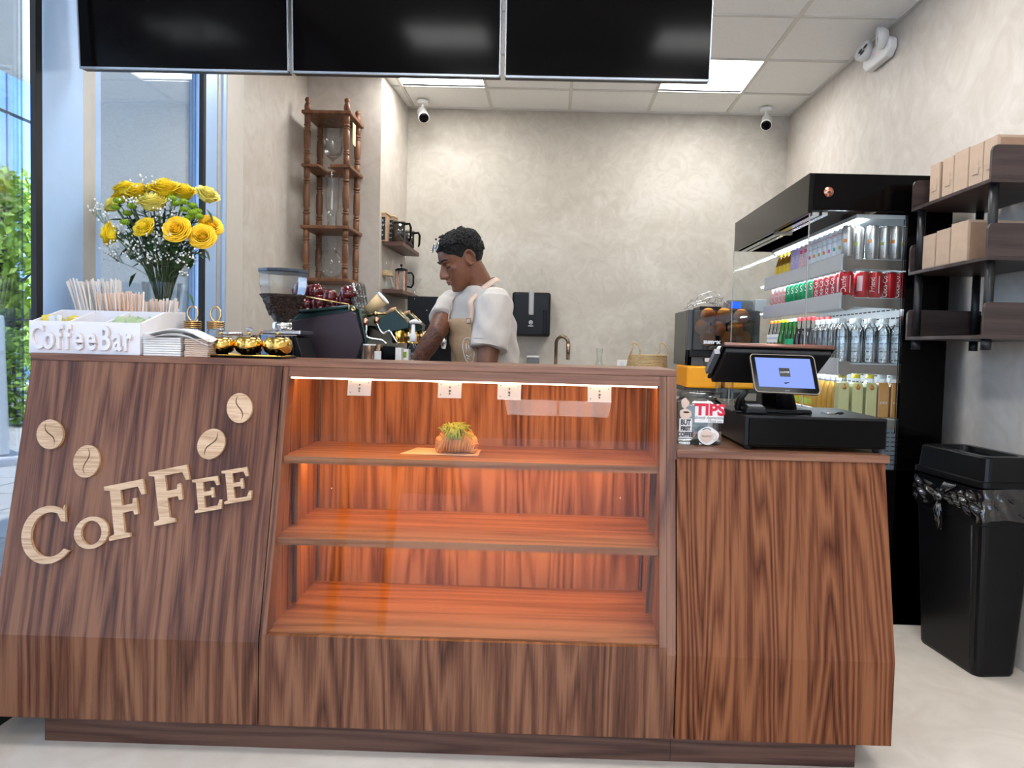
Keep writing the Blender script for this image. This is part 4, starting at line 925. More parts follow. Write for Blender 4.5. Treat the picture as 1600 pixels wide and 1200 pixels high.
for k, (ox, oz) in enumerate(((-.12, .34), (.0, .345), (.13, .34), (-.16, .25), (-.04, .245), (.09, .25), (-.12, .16), (.03, .16), (.15, .17))):
    r_ = .053
    q = MB().ball((0, 0, 0), r_, 18, 12); o = q.build('orange', 'orange_peel'); o.location = (t.location.x + ox * .9, 5.05 - .036 + .002 * (k % 3), BC + zo1 + .05 + oz * .86)
    tag(o, 'orange behind the juicer door, %s row, %s' % (('top', 'top', 'top', 'middle', 'middle', 'middle', 'bottom', 'bottom', 'bottom')[k], ('left', 'centre', 'right')[k % 3]), 'orange', 'oranges inside the juicer')
t = thing('glass_jar', 'tall clear jar with white lid in front of the juicer', 'jar', (W(1134, 560, 4.83).x, 4.835, BC))
MB().lathe([(0, .001), (.055, .001), (.06, .02), (.058, .31), (.045, .33)], 20, cap=False).build('body', 'plastic_clear', t)
MB().lathe([(.058, .325), (.06, .345), (.05, .36), (0, .362)], 24).build('lid', 'white_plastic', t)

# ------------------------------------------------------------------ wall shelf unit with boxes
SUX, SY0, SY1 = 1.565, 2.685, 3.27; SXB = 1.885
ss = thing('shelf_unit', 'dark brown wall shelf unit with three tiers on black posts', 'shelf', (SUX, SY0, 1.25))
TZ = (1.896, 1.617, 1.332)
for z in TZ:
    g = MB().box(0, SXB - SUX, 0, SY1 - SY0, z - 1.25 - .014, z - 1.25); g.build('tier_board', 'espresso_wood', ss, bevel=.001)
    pr = [(.0, z - 1.25), (SXB - SUX, z - 1.25), (SXB - SUX, z - 1.25 + .12), (.018, z - 1.25 + .12), (.006, z - 1.25 + .115), (.0, z - 1.25 + .10)]
    MB().prism(pr, 0, .014).build('end_board', 'espresso_wood', ss)
    MB().prism(pr, SY1 - SY0 - .014, SY1 - SY0).build('end_board', 'espresso_wood', ss)
    if z == TZ[2]: MB().box(SXB - SUX - .014, SXB - SUX, .014, SY1 - SY0 - .014, z - 1.25, z - 1.25 + .10).build('rear_board', 'espresso_wood', ss)
for x in (.03, SXB - SUX - .04):
    for y in (.03, SY1 - SY0 - .035):
        MB().cyl((x, y, TZ[2] - 1.25 - .055), (x, y, TZ[2] - 1.25 - .014), .018).build('foot', 'black_metal', ss)
        for k in (0, 1): MB().cyl((x, y, TZ[k + 1] - 1.25), (x, y, TZ[k] - 1.25 - .014), .0165).build('post', 'black_metal', ss)
def kraft(name, y0, y1, z, h, label, dx=0, flap=True, x0=1.60, d=.25, grp='kraft boxes on the top tier'):
    t = thing(name, label, 'box', (x0 + dx, (y0 + y1) / 2, z + .0008), R(random.uniform(-1.5, 1.5)), grp); w = (y1 - y0) / 2 - .002
    MB().box(0, d, -w, w, 0, h).build('carton', 'kraft_box', t, bevel=.002)
    MB().box(-.0012, .0, -w + .002, w - .002, h * .42 if flap else 0.01, h - .001).build('flap', 'kraft_box', t, bevel=.0004)
    if flap: MB().box(-.0024, -.0012, -w * .45, w * .45, h * .30, h * .60).build('tuck_tab', 'kraft_box', t, bevel=.0004)
    MB().box(.01, d - .01, -w - .0008, -w, .01, h - .01).build('side_flap', 'kraft_box_dark', t)
for k, (a, b, h) in enumerate(((2.715, 2.80, .165), (2.803, 2.895, .165), (2.90, 3.00, .17), (3.004, 3.09, .165), (3.11, 3.19, .165))):
    kraft('kraft_box', a, b, TZ[0], h, 'kraft cardboard box on the top tier, %s' % ('nearest the camera end', 'second from the near end', 'middle of five', 'fourth from the near end', 'farthest, beside the fridge')[k], flap=k != 2)
for k, (a, b, h) in enumerate(((2.88, 3.00, .165), (3.005, 3.115, .155), (3.12, 3.235, .15))):
    kraft('kraft_box', a, b, TZ[1], h, 'plain kraft box on the middle tier, %s' % ('nearest and largest of three', 'between its two neighbours', 'farthest of three')[k], flap=False, grp='kraft boxes on the middle tier')

# ------------------------------------------------------------------ rubbish bin
bn = thing('rubbish_bin', 'tall black plastic rubbish bin with bag and open lid by the shelf wall', 'bin', (1.665, 2.80, 0), R(6.5))
bw, bl_ = .226, .42
def ring(inset, z, r=.03, lx=0.0):
    pts = []; x0, x1, y0, y1 = -lx + inset, bw + lx - inset, -lx + inset, bl_ + lx - inset
    for cx, cy, a0 in ((x1 - r, y1 - r, 0), (x0 + r, y1 - r, 90), (x0 + r, y0 + r, 180), (x1 - r, y0 + r, 270)):
        for k in range(5): a = R(a0 + 22.5 * k); pts.append(Vector((cx + r * math.cos(a), cy + r * math.sin(a), z)))
    return pts
def loft(rings, capb=True, capt=True, smooth=False):
    n = len(rings[0]); v = [p for r_ in rings for p in r_]; f = []
    for i in range(len(rings) - 1):
        for k in range(n): f.append((i * n + k, i * n + (k + 1) % n, (i + 1) * n + (k + 1) % n, (i + 1) * n + k))
    if capb: f.append(list(range(n))[::-1])
    if capt: f.append([(len(rings) - 1) * n + k for k in range(n)])
    return MB().add(v, f, smooth)
loft([ring(.03, 0), ring(.026, .012), ring(.0, .60), ring(-.004, .605), ring(-.004, .74)]).build('body', 'black_bin', bn)
loft([ring(-.002, .745), ring(-.014, .752), ring(-.014, .772), ring(-.004, .776), ring(.004, .862), ring(.010, .868), ring(.040, .868), ring(.046, .85), ring(.055, .78), ring(.08, .77)], capb=False, capt=False).build('lid_rim', 'black_bin', bn)
MB().box(.06, bw - .06, .06, bl_ - .06, .775, .78).build('lid_well', 'black_rubber', bn)
mat('bin_bag', (.006, .006, .007), .14, spec=1.0, noise=0, coat=.5)
rnd = random.Random(11)
rs_ = []
nz = 14
for j in range(nz + 1):
    u = j / nz; z = .615 + .135 * u; rr = []
    x0, x1, y0, y1 = -.006, bw + .006, -.006, bl_ + .006; n = 120; per = 2 * (x1 - x0 + y1 - y0)
    for k in range(n):
        s_ = per * k / n; q = s_
        if q < x1 - x0: p = Vector((x0 + q, y0)); nn = Vector((0, -1))
        elif q < x1 - x0 + y1 - y0: p = Vector((x1, y0 + q - (x1 - x0))); nn = Vector((1, 0))
        elif q < 2 * (x1 - x0) + y1 - y0: p = Vector((x1 - (q - (x1 - x0) - (y1 - y0)), y1)); nn = Vector((0, 1))
        else: p = Vector((x0, y1 - (q - 2 * (x1 - x0) - (y1 - y0)))); nn = Vector((-1, 0))
        dk = (p - Vector((x0, y0 + .23))).length; gather = max(0, 1 - dk / .25)
        amp = .0035 + .004 * math.sin(math.pi * u)
        off = amp * (1 + math.sin(s_ * 95 + u * 7 + 2 * math.sin(s_ * 21)) + .6 * math.sin(u * 19 + s_ * 40)) + .001
        zz = z + gather * (.672 - z) * .65 + .012 * (1 - u) * math.sin(s_ * 17)
        rr.append(Vector((p.x + nn.x * off, p.y + nn.y * off, zz)))
    rs_.append(rr)
loft(rs_, False, False, True).build('bin_bag', 'bin_bag', bn)
kn = MB().ball((-.022, .225, .672), .02, 12, 8, (1, 1, .9))
for k in range(9):
    a = k * .7; kn.tube([(-.02, .225, .66), (-.028 + .01 * math.cos(a), .225 + .016 * math.sin(a), .62), (-.022 + .012 * math.cos(a), .225 + .02 * math.sin(a * 1.3), .575), (-.018 + .006 * math.cos(a), .222 + .01 * math.sin(a), .545 + .01 * math.sin(a * 3))], [.006, .009, .009, .003], 5)
for k in range(7):
    a = k * .9; kn.tube([(-.02, .225, .68), (-.024, .21 - .005 * k, .71), (-.02, .20 - .012 * k, .738)], [.008, .008, .004], 5)
kn.build('knotted_tail', 'bin_bag', bn)
MB().tube([(-.018, .03, .60), (-.0, .03, .05)], .004, 6).build('edge_rib', 'black_bin', bn)

# ------------------------------------------------------------------ register, screens, tip jar
DZ = LT + .0008
dr = thing('cash_drawer', 'black metal cash drawer on small feet at the lower counter edge', 'cash drawer', (.606, 2.272, DZ))
MB().box(0, .440, 0, .41, .012, .108).build('drawer_case', 'black_plastic', dr, bevel=.004)
MB().box(.012, .434, -.004, .0, .016, .100).build('drawer_front', 'black_gloss', dr, bevel=.0015)
for x in (.02, .42):
    for y in (.03, .37): MB().lathe([(.011, 0), (.013, .013)], 12, (x, y, 0)).build('foot', 'black_rubber', dr)
T0 = DZ + .109
pos = thing('register_terminal', 'black register stand with a large tilted staff screen seen from behind', 'register', (.76, 2.46, T0))
def rel(p, o): return Vector(p) - Vector(o)
po = Vector((.76, 2.46, T0))
MB().prism([(-.09, 0), (.09, 0), (.085, .012), (-.085, .012)], -.09, .13).build('base', 'black_plastic', pos, bevel=.003)
MB().hexa([(-.055, -.02, .012), (.055, -.02, .012), (.055, .06, .012), (-.055, .06, .012)], [(-.045, .04, .15), (.045, .04, .15), (.045, .075, .15), (-.045, .075, .15)]).build('stand', 'black_gloss', pos, bevel=.004)
# staff screen: top edge leans towards the customer
A = [W(1129, 541, 2.42), W(1306, 546.5, 2.42), W(1279, 597, 2.62), W(1105, 592, 2.62)]
A = [a - po for a in A]; A[2] = A[3] + (A[1] - A[0]); A[2].z = A[3].z
nrm = (A[1] - A[0]).cross(A[3] - A[0]).normalized()
if nrm.z > 0: nrm = -nrm
g = MB().hexa(A, [a - nrm * .014 for a in A]); g.build('staff_screen', 'black_plastic', pos, bevel=.005)
i4 = [(a * .94 + (A[0] + A[1] + A[2] + A[3]) / 4 * .06) for a in A]
MB().hexa([a + nrm * .0 for a in i4], [a + nrm * .018 for a in i4]).build('screen_back', 'black_rubber', pos, bevel=.006)
ed = MB().tube([A[0] - nrm * .007 + Vector((.006, 0, 0)), A[1] - nrm * .007 - Vector((.006, 0, 0))], .0072, 8); ed.build('top_edge', 'copper_brown', pos) if 'copper_brown' in MATS else ed.build('top_edge', 'walnut_across', pos)
c0, c1 = A[0] * .85 + A[3] * .15, A[0] * .25 + A[3] * .75
MB().tube([c0 + Vector((-.012, -.01, 0)), c1 + Vector((-.012, -.01, 0))], .013, 4, smooth=False).build('card_swipe', 'smoke_plastic', pos)
# customer display
cd = thing('customer_display', 'small customer display with light blue screen and black square logo', 'screen', (.78, 2.40, T0))
co = Vector((.78, 2.40, T0))
B = [W(1170.6, 552.5, 2.365), W(1271.6, 555.6, 2.345), W(1283, 617, 2.300), W(1180, 612, 2.320)]
B = [b - co for b in B]
ux = (B[1] - B[0] + B[2] - B[3]).normalized(); vy = (B[0] - B[3] + B[1] - B[2]).normalized(); ctr = (B[0] + B[1] + B[2] + B[3]) / 4
n_ = ux.cross(vy).normalized()
def bil(u, v, o): return (B[3] * (1 - u) * (1 - v) + B[2] * u * (1 - v) + B[1] * u * v + B[0] * (1 - u) * v) + n_ * o
def rr_quad(u0, u1, v0, v1, r, o0, o1, asp=1.7):
    pts = []
    for cx, cy, a0 in ((u1 - r, v1 - r * asp, 0), (u0 + r, v1 - r * asp, 90), (u0 + r, v0 + r * asp, 180), (u1 - r, v0 + r * asp, 270)):
        for k in range(5): a = R(a0 + 22.5 * k); pts.append((cx + r * math.cos(a), cy + r * asp * math.sin(a)))
    n = len(pts); return MB().add([bil(u, v, o1) for u, v in pts] + [bil(u, v, o0) for u, v in pts], [list(range(n)), list(range(2 * n - 1, n - 1, -1))] + [(k, k + n, (k + 1) % n + n, (k + 1) % n) for k in range(n)])
rr_quad(0, 1, 0, 1, .06, -.012, .0).build('housing', 'grey_metal', cd)
rr_quad(.015, .985, .02, .98, .055, .0, .0012).build('bezel', 'black_gloss', cd)
mat('screen_blue', (.01, .01, .02), .4, noise=0, spec=.2, emit=(.20, .29, .72), estr=1.0)
rr_quad(.075, .925, .14, .90, .004, .0012, .0018).build('display', 'screen_blue', cd)
rr_quad(.42, .58, .42, .64, .004, .0018, .0034).build('logo_square', 'black_panel', cd)
text_on('lettering', 'CLOVER', .0078, 'print_white', cd, frame(bil(.5, .53, .0042), ux, vy))
text_on('lettering', 'clover', .006, 'grey_clear', cd, frame(bil(.5, .065, .0016), ux, vy))
MB().tube([bil(.5, .35, -.012), bil(.5, .15, -.03), (0, .02, .008)], [.02, .024, .035], 10).build('neck', 'black_plastic', cd)
MB().lathe([(0, .0), (.062, 0), (.060, .006), (0, .008)], 24, (0, .02, 0), cap=False).build('base', 'black_plastic', cd)
pm = thing('payment_terminal', 'black payment card reader lying beside the register stand', 'card reader', (.648, 2.37, T0))
MB().hexa([(-.03, -.06, 0), (.04, -.06, 0), (.04, .06, 0), (-.03, .06, 0)], [(-.026, -.056, .022), (.036, -.056, .022), (.036, .055, .035), (-.026, .055, .035)]).build('housing', 'black_plastic', pm, bevel=.006)
MB().hexa([(-.018, -.045, .0235), (.028, -.045, .0235), (.028, -.01, .0268), (-.018, -.01, .0268)], [(-.018, -.045, .0255), (.028, -.045, .0255), (.028, -.01, .029), (-.018, -.01, .029)]).build('keypad', 'grey_clear', pm)
MB().tube([(-.02, .062, .02), (-.035, .03, .03), (-.03, -.01, .036)], .011, 10).build('scanner_roll', 'black_gloss', pm)
sc_ = thing('barcode_scanner', 'black curved handheld scanner standing at the drawer corner', 'scanner', (.612, 2.33, T0))
MB().tube([(0, .04, .0), (-.008, .035, .02), (-.004, .02, .045), (.012, .0, .072)], [.012, .010, .011, .008], 10).build('grip', 'black_plastic', sc_)
MB().lathe([(0, 0), (.022, 0), (.02, .006), (0, .008)], 16, (0, .04, 0), cap=False).build('base', 'black_plastic', sc_)
kt = thing('key_holder', 'small black key lying on the drawer beside the display base', 'key', (.905, 2.37, T0))
MB().tube([(-.03, 0, .004), (.02, -.005, .004)], .003, 6).build('shaft', 'steel', kt); MB().ball((.03, -.006, .006), .010, 10, 6, (1.3, .7, .5)).build('bow', 'black_plastic', kt)

tj = thing('tip_jar', 'square clear glass tip jar covered in stickers, left of the register', 'jar', (.487, 2.42, DZ))
def sq(r, z, e=.28):
    return [Vector((r * math.copysign(abs(math.cos(a)) ** e, math.cos(a)), r * math.copysign(abs(math.sin(a)) ** e, math.sin(a)), z)) for a in [2 * math.pi * (k + .5) / 48 for k in range(48)]]
loft([sq(.066, .001), sq(.071, .008), sq(.072, .02), sq(.072, .125), sq(.068, .138, .4), sq(.060, .145, .6), sq(.060, .149, .8)], True, False, True).build('glass_body', 'glass_jar', tj) if 'glass_jar' in MATS else None
loft([sq(.066, .150, .9), sq(.069, .153, .9), sq(.069, .164, .9), sq(.064, .168, .9), sq(.0605, .166, .9)], False, False, True).build('glass_rim', 'plastic_clear', tj)
loft([sq(.067, .0015), sq(.067, .010)]).build('glass_foot', 'plastic_clear', tj)
mat('sticker_cream', (.72, .56, .46), .5, noise=.04); mat('sticker_white', (.8, .78, .77), .5, noise=.02); mat('tips_red', (.62, .01, .04), .5, noise=0); mat('money_green', (.18, .24, .16), .7, noise=.2, nscale=60)
FYJ = -.0726
def patch(nm, m, x0, x1, z0, z1, o=.0006): return MB().box(x0, x1, FYJ - o, FYJ - o + .0005, z0, z1).build(nm, m, tj)
FM = lambda x, z, o=.0014: frame((x, FYJ - o, z), (1, 0, 0), (0, 0, 1))
patch('tips_sticker', 'sticker_white', -.022, .070, .074, .134)
text_on('lettering', 'TIPS', .050, 'tips_red', tj, FM(.026, .114), bold=.0022, sx=1.05)
text_on('lettering', 'Greatly Appreciated', .0135, 'ink', tj, FM(.024, .090), shear=.4, sx=.85)
text_on('lettering', 'Thank you', .011, 'ink', tj, FM(.042, .079), shear=.4)
def blob(nm, m, cx, cz, rx, rz, o, wob=0, n=36):
    pts = [(cx + rx * (1 + wob * math.sin(3 * a + 1)) * math.cos(a), cz + rz * (1 + wob * math.cos(4 * a)) * math.sin(a)) for a in [2 * math.pi * k / n for k in range(n)]]
    return MB().prism(pts, FYJ - o, FYJ - o + .0005).build(nm, m, tj)
blob('teapot_sticker', 'sticker_white', .022, .032, .034, .028, .0006, .06)
blob('teapot_drawing', 'sticker_cream', .018, .030, .022, .020, .0011, .05)
MB().tube([(.038 + .011 * math.cos(a), FYJ - .0012, .030 + .011 * math.sin(a)) for a in [R(-80 + 20 * k) for k in range(9)]], .002, 5).build('teapot_drawing', 'sticker_cream', tj)
MB().tube([(.004 + .028 * k / 8, FYJ - .0014, .050 + .006 * math.sin(math.pi * k / 8)) for k in range(9)], .0012, 5).build('teapot_outline', 'dark_brown', tj)
text_on('lettering', 'TEAPOT', .0085, 'dark_brown', tj, FM(.018, .030, .0018))
patch('cup_sticker', 'sticker_white', -.069, -.036, .092, .112); blob('cup_sticker', 'sticker_cream', -.052, .100, .019, .017, .0010, .05)
blob('bear_drawing', 'sticker_cream', -.055, .135, .013, .016, .0008, .12); blob('coffee_drawing', 'dark_brown', -.050, .106, .010, .003, .0015)
patch('slogan_sticker', 'sticker_white', -.071, -.030, .022, .086)
for s_, z, sz in (('BUT', .073, .024), ('FIRST', .053, .018), ('COFFEE', .034, .020)): text_on('lettering', s_, sz, 'ink', tj, FM(-.0505, z), sx=.72, bold=.001)
rnd = random.Random(5)
g = MB()
for k in range(9):
    M = Matrix.Translation((rnd.uniform(-.02, .03), rnd.uniform(-.02, .03), .018 + .007 * k)) @ Euler((rnd.uniform(-.6, .6), rnd.uniform(-.7, .7), rnd.uniform(0, 3))).to_matrix().to_4x4()
    g.add([M @ Vector((-.032 + .064 * a / 4, -.014 + .028 * b, .004 * math.sin(a * 1.5 + k))) for a in range(5) for b in (0, 1)], [(2 * a, 2 * a + 1, 2 * a + 3, 2 * a + 2) for a in range(4)], True)
tag(g.build('banknotes', 'money_green', loc=(.487, 2.42, DZ + .0)), 'crumpled banknotes inside the tip jar', 'money', kind='stuff').location = (.487, 2.42, DZ)
for v in bpy.data.objects['banknotes'].data.vertices: v.co += Vector((.487, 2.42, DZ))

# ------------------------------------------------------------------ croissant on paper in the case
sz = SH[2]
c = W(712, 704, 2.38); c.z = sz
pp = MB()
cs = [W(625, 707, 2.36), W(747, 713, 2.36), W(752, 691, 2.50), W(652, 689, 2.50)]
pp.add([Vector((v.x, v.y, sz + .0012 + .0015 * (i % 2))) for i, v in enumerate(cs)] + [Vector((v.x, v.y, sz + .0006)) for v in cs], [(0, 1, 2, 3), (7, 6, 5, 4), (0, 4, 5, 1), (1, 5, 6, 2), (2, 6, 7, 3), (3, 7, 4, 0)])
mat('parchment', (.80, .52, .30), .7, noise=.04)
tag(pp.build('parchment_sheet', 'parchment'), 'sheet of parchment paper under the croissant', 'paper')
cr = thing('croissant', 'golden croissant topped with green pistachio cream on the top case shelf', 'croissant', (c.x, 2.40, sz + .003))
m = mat('croissant_crust', (.62, .27, .08), .35, noise=.35, nscale=25, bump=.4, bscale=60, stretch=(1, .25, .25))
mat('croissant_fold', (.72, .38, .16), .45, noise=.3, nscale=30)
mat('pistachio_cream', (.30, .34, .07), .5, noise=.3, nscale=40, bump=.3)
N = 17
g = MB()
segs = 9
for s_ in range(segs):
    u0 = s_ / segs; u1 = (s_ + 1) / segs + .05
    pts = []; rs = []
    for k in range(6):
        u = min(1, u0 + (u1 - u0) * k / 5); a = (u - .5)
        x = .062 * math.sin(a * 3.0) ; y = .012 * math.cos(a * 3.4) - .006
        env = max(.12, math.cos(a * math.pi) ** .55); k_ = k / 5
        env = max(.40, math.cos(a * 2.55)); pts.append((x * .92, y, .042 * env)); rs.append(.042 * env * (1.0 - .13 * abs(k_ - .35)) * (1.06 if k_ < .5 else .97))
    g.tube(pts, rs, 20)
g.build('pastry', 'croissant_crust', cr)
g = MB()
for s_ in range(16):
    u = (s_ + .5) / 16; a = u - .5; x = .062 * math.sin(a * 3.0); y = .012 * math.cos(a * 3.4) - .006; env = max(.40, math.cos(a * 2.55)); x *= .92; r_ = .0428 * env
    g.tube([(x + .004 * math.sin(b * 2) , y - r_ * math.cos(b), .042 * env + r_ * math.sin(b)) for b in [R(-50 + 14 * k) for k in range(11)]], .0016, 5)
g.build('crust_folds', 'croissant_fold', cr)
rnd = random.Random(2); g = MB()
for k in range(90):
    a = max(-.4, min(.36, rnd.gauss(0, .12))); x = .045 * math.sin(a * 3); y0 = -.002; r_ = .034 + .020 * math.cos(a * 4.2)
    b0 = rnd.uniform(35, 90); b1 = b0 + rnd.uniform(20, 45) * rnd.choice((-1, 1)) ; b0 = max(12, min(150, b0)); b1 = max(12, min(150, b1)); dx = rnd.uniform(-.012, .012) + x * .5; rb_ = r_ + rnd.uniform(0, .007)
    g.tube([(x + dx * q / 5, y0 - rb_ * math.cos(R(b0 + (b1 - b0) * q / 5)), .040 + rb_ * math.sin(R(b0 + (b1 - b0) * q / 5)) + .002 * math.sin(q * 2)) for q in range(6)], .0024, 6)
g.build('cream_topping', 'pistachio_cream', cr)
# ------------------------------------------------------------------ condiment box on the bar
BT = CT + .0006
cb = thing('condiment_box', 'white wooden condiment box with raised CoffeeBar letters and slanted dividers', 'organizer', (-1.485, 2.31, BT))
hw = .178; HF = .103; HB = .150
mat('box_white', (.73, .71, .74), .6, noise=.02); mat('box_edge', (.62, .47, .41), .6, noise=.03)
side = [(0, 0), (.285, 0), (.285, HB), (.15, HB - .006), (.005, HF), (0, HF)]
def yz(poly, x0, x1, g=None):
    g = g or MB(); n = len(poly)
    return g.add([(x0, a, b) for a, b in poly] + [(x1, a, b) for a, b in poly], [list(range(n)), list(range(2 * n - 1, n - 1, -1))] + [(i, i + n, (i + 1) % n + n, (i + 1) % n) for i in range(n)])
MB().box(-hw, hw, -.004, .004, 0, HF).build('front_panel', 'box_white', cb, bevel=.001)
for x in (-hw, hw - .008): yz([(a + .004 if a < .01 else a, b) for a, b in side], x, x + .008).build('side_panel', 'box_white', cb, bevel=.001)
for x in (-hw + .118, -hw + .236): yz([(.004, .01), (.15, .01), (.15, HB - .008), (.006, HF - .003)], x - .003, x + .003).build('divider', 'box_white', cb)
MB().box(-hw + .008, hw - .008, .148, .156, 0, HB - .006).build('middle_panel', 'box_white', cb)
MB().box(-hw + .008, hw - .008, .277, .285, 0, HB).build('back_panel', 'box_white', cb)
MB().box(-hw + .008, hw - .008, .004, .277, 0, .008).build('bottom', 'box_white', cb)
for x in (-.062, .06): MB().box(x - .003, x + .003, .156, .277, .008, HB - .02).build('divider', 'box_white', cb)
xs = [-.150, -.112, -.079, -.052, -.017, .024, .068, .108, .140]
for ch, x in zip('CoffeeBar', xs):
    text_on('raised_letter', ch, .108, 'box_white', cb, frame((x, -.0085, .048), (1, 0, 0), (0, 0, 1)), sx=.62, depth=.0042, bold=.002)
    text_on('letter_edge_shadow', ch, .108, 'box_edge', cb, frame((x + .0012, -.0052, .0468), (1, 0, 0), (0, 0, 1)), sx=.64, depth=.001, bold=.0034)  # copy behind each letter: pinkish edge plus its rose shadow as colour
mat('packet_yellow', (.75, .58, .08), .6, noise=.1); mat('packet_white', (.74, .73, .70), .6, noise=.05); mat('packet_green', (.42, .52, .30), .6, noise=.12); mat('packet_rim', (.55, .52, .30), .6)
rnd = random.Random(21)
def packets(n, x0, x1, mats, label, grp, seed):
    rnd = random.Random(seed); cache = {}
    for k in range(n):
        mt = mats[k % len(mats)]
        if mt not in cache:
            g = MB().add([(-.014, 0, -.028), (.014, 0, -.028), (.015, .002, 0), (.014, 0, .028), (-.014, 0, .028), (-.015, .002, 0), (0, -.003, 0), (0, .005, 0)], [(0, 1, 2, 6), (6, 2, 3, 4), (0, 6, 4, 5), (1, 0, 7, 2), (2, 7, 4, 3), (7, 0, 5, 4)])
            o = g.build('sugar_packet', mt); cache[mt] = o
        else: o = cache[mt].copy(); C.objects.link(o)
        o.location = (-1.485 + x0 + (x1 - x0) * (k + .5) / n, 2.31 + rnd.uniform(.03, .12), BT + rnd.uniform(.082, .098)); o.rotation_euler = (rnd.uniform(-.5, .1), rnd.uniform(-.4, .4), rnd.uniform(-.7, .7))
        tag(o, label[mt], 'packet', grp)
packets(14, -.155, -.072, ['packet_yellow', 'packet_white', 'packet_white'], {'packet_yellow': 'yellow sweetener packet standing in the left compartment', 'packet_white': 'white sugar packet standing in the left compartment'}, 'packets in the left compartment', 1)
packets(20, .072, .158, ['packet_green'], {'packet_green': 'pale green sweetener packet in the right compartment'}, 'packets in the right compartment', 3)
# stirrers and straws in the rear compartments
mat('straw_paper', (.72, .66, .62), .7, noise=.06, nscale=30); mat('stirrer_wood', (.72, .46, .32), .7, noise=.08, nscale=30); mat('straw_shade', (.60, .52, .46), .7)
def sticks(n, px0, px1, ytop, y0, y1, mats, label, grp, seed, lean):
    rnd = random.Random(seed); cache = {}
    for k in range(n):
        u = (k + .5) / n; px = px0 + (px1 - px0) * u; y = rnd.uniform(y0, y1); py = ytop + rnd.uniform(-2.5, 3.5)
        tp = W(px, py, y); mt = mats[k % len(mats)]
        if mt not in cache:
            o = MB().box(-.0028, .0028, -.0012, .0012, -.19, 0).build('coffee_stirrer', mt, bevel=.0006, seg=1); cache[mt] = o
        else: o = cache[mt].copy(); C.objects.link(o)
        o.location = tp; o.rotation_euler = (rnd.uniform(-.05, .05), lean + rnd.uniform(-.05, .05) + (u - .5) * .25, rnd.uniform(-.6, .6))
        d = (tp.z - (BT + .012)); o.scale = (1, 1, min(1.3, d / .19 / 1.0)) if d < .19 else (1, 1, 1)
        tag(o, label, 'stirrer', grp)
sticks(34, 103, 190, 437, 2.49, 2.57, ['straw_paper', 'straw_paper', 'straw_shade'], 'paper-wrapped stirrer in the tall left bundle behind the box divider', 'tall left bundle of stirrers', 2, -.16)
sticks(30, 150, 226, 457, 2.48, 2.54, ['stirrer_wood', 'stirrer_wood', 'straw_paper'], 'reddish wooden stirrer in the middle bundle', 'middle bundle of stirrers', 4, -.12)
sticks(38, 196, 279, 468, 2.54, 2.575, ['straw_paper', 'stirrer_wood', 'straw_paper'], 'short pale stirrer in the right bundle in front of the vase', 'right bundle of stirrers', 6, .0)

# napkins
np_ = thing('napkin_stack', 'stack of folded tan napkins at the bar front edge', 'napkins', (-1.135, 2.335, BT))
for k in range(9):
    MB().box(-.03 + random.uniform(-.002, .002), .047 + random.uniform(-.003, .001), -.03, .09, k * .0065, k * .0065 + .0055).build('napkin', 'kraft_pale', np_, bevel=.0015) if 'kraft_pale' in MATS else None
wn = thing('napkin_block', 'white paper napkin block beside the condiment box', 'napkins', (-1.225, 2.335, BT))
for k in range(8): MB().box(-.072, .048, -.03, .09, k * .0075, k * .0075 + .0068).build('napkin', 'paper_white', wn, bevel=.002)
g = MB(); nx, ny = 16, 8; vs_ = []
for i in range(nx + 1):
    for j in range(ny + 1):
        u, v = i / nx, j / ny
        vs_.append((-.085 + .215 * u, -.045 + .13 * v, .066 + .022 * math.sin(math.pi * (u * .9 + .1 * v)) ** 2 * (1 - .5 * u) + .006 * math.sin(9 * v + 4 * u) - (.014 * max(0, u - .7) / .3)))
g.add(vs_, [(i * (ny + 1) + j, (i + 1) * (ny + 1) + j, (i + 1) * (ny + 1) + j + 1, i * (ny + 1) + j + 1) for i in range(nx) for j in range(ny)], True)
o = g.build('loose_napkin', 'paper_white', solid=.0025); o.location = (-1.205, 2.335, BT); tag(o, 'loose crumpled white napkin lying across the napkin stacks', 'napkin')
o2 = g.build('loose_napkin', 'paper_white', solid=.002); o2.location = (-1.21, 2.337, BT - .005); o2.scale = (.97, 1, .88); tag(o2, 'flat white napkin under the crumpled top napkin', 'napkin')
# sugar packets holder beside box
hd_ = thing('packet_holder', 'short open packet holder with yellow packets between box and napkins', 'holder', (-1.285, 2.45, BT)); 
MB().box(-.012, .012, -.02, .02, 0, .06).build('holder_body', 'box_edge', hd_)
for k in range(3): MB().box(-.010 + k * .007, -.006 + k * .007, -.018, .018, .03, .085).build('packet', 'packet_yellow', hd_)

# glass jars with ring-handled lids
def ring_jar(px, y, label):
    c = W(px, 520, y)
    t = thing('lidded_jar', label, 'jar', (c.x, y, BT), 0, 'glass jars with ring lids')
    MB().lathe([(0, .001), (.028, .001), (.031, .008), (.031, .07), (.026, .092)], 24, cap=False).build('glass_body', 'glass_thin', t)
    l = MB()
    for k in range(4): l.lathe([(.026, .092 + k * .007), (.030, .0945 + k * .007), (.030, .097 + k * .007), (.026, .099 + k * .007)], 24)
    l.build('banded_lid', 'brass', t)
    MB().tube([(.018 * math.sin(a), .0, .145 + .026 * math.cos(a)) for a in [2 * math.pi * k / 20 for k in range(20)]], .0035, 8, closed=True).build('ring_handle', 'brass', t)
ring_jar(301, 2.56, 'clear jar with brass banded lid and ring handle beside the condiment box')
ring_jar(337, 2.56, 'clear jar with brass banded lid and ring handle, nearer the gold bowls')
c = W(362, 540, 2.55)
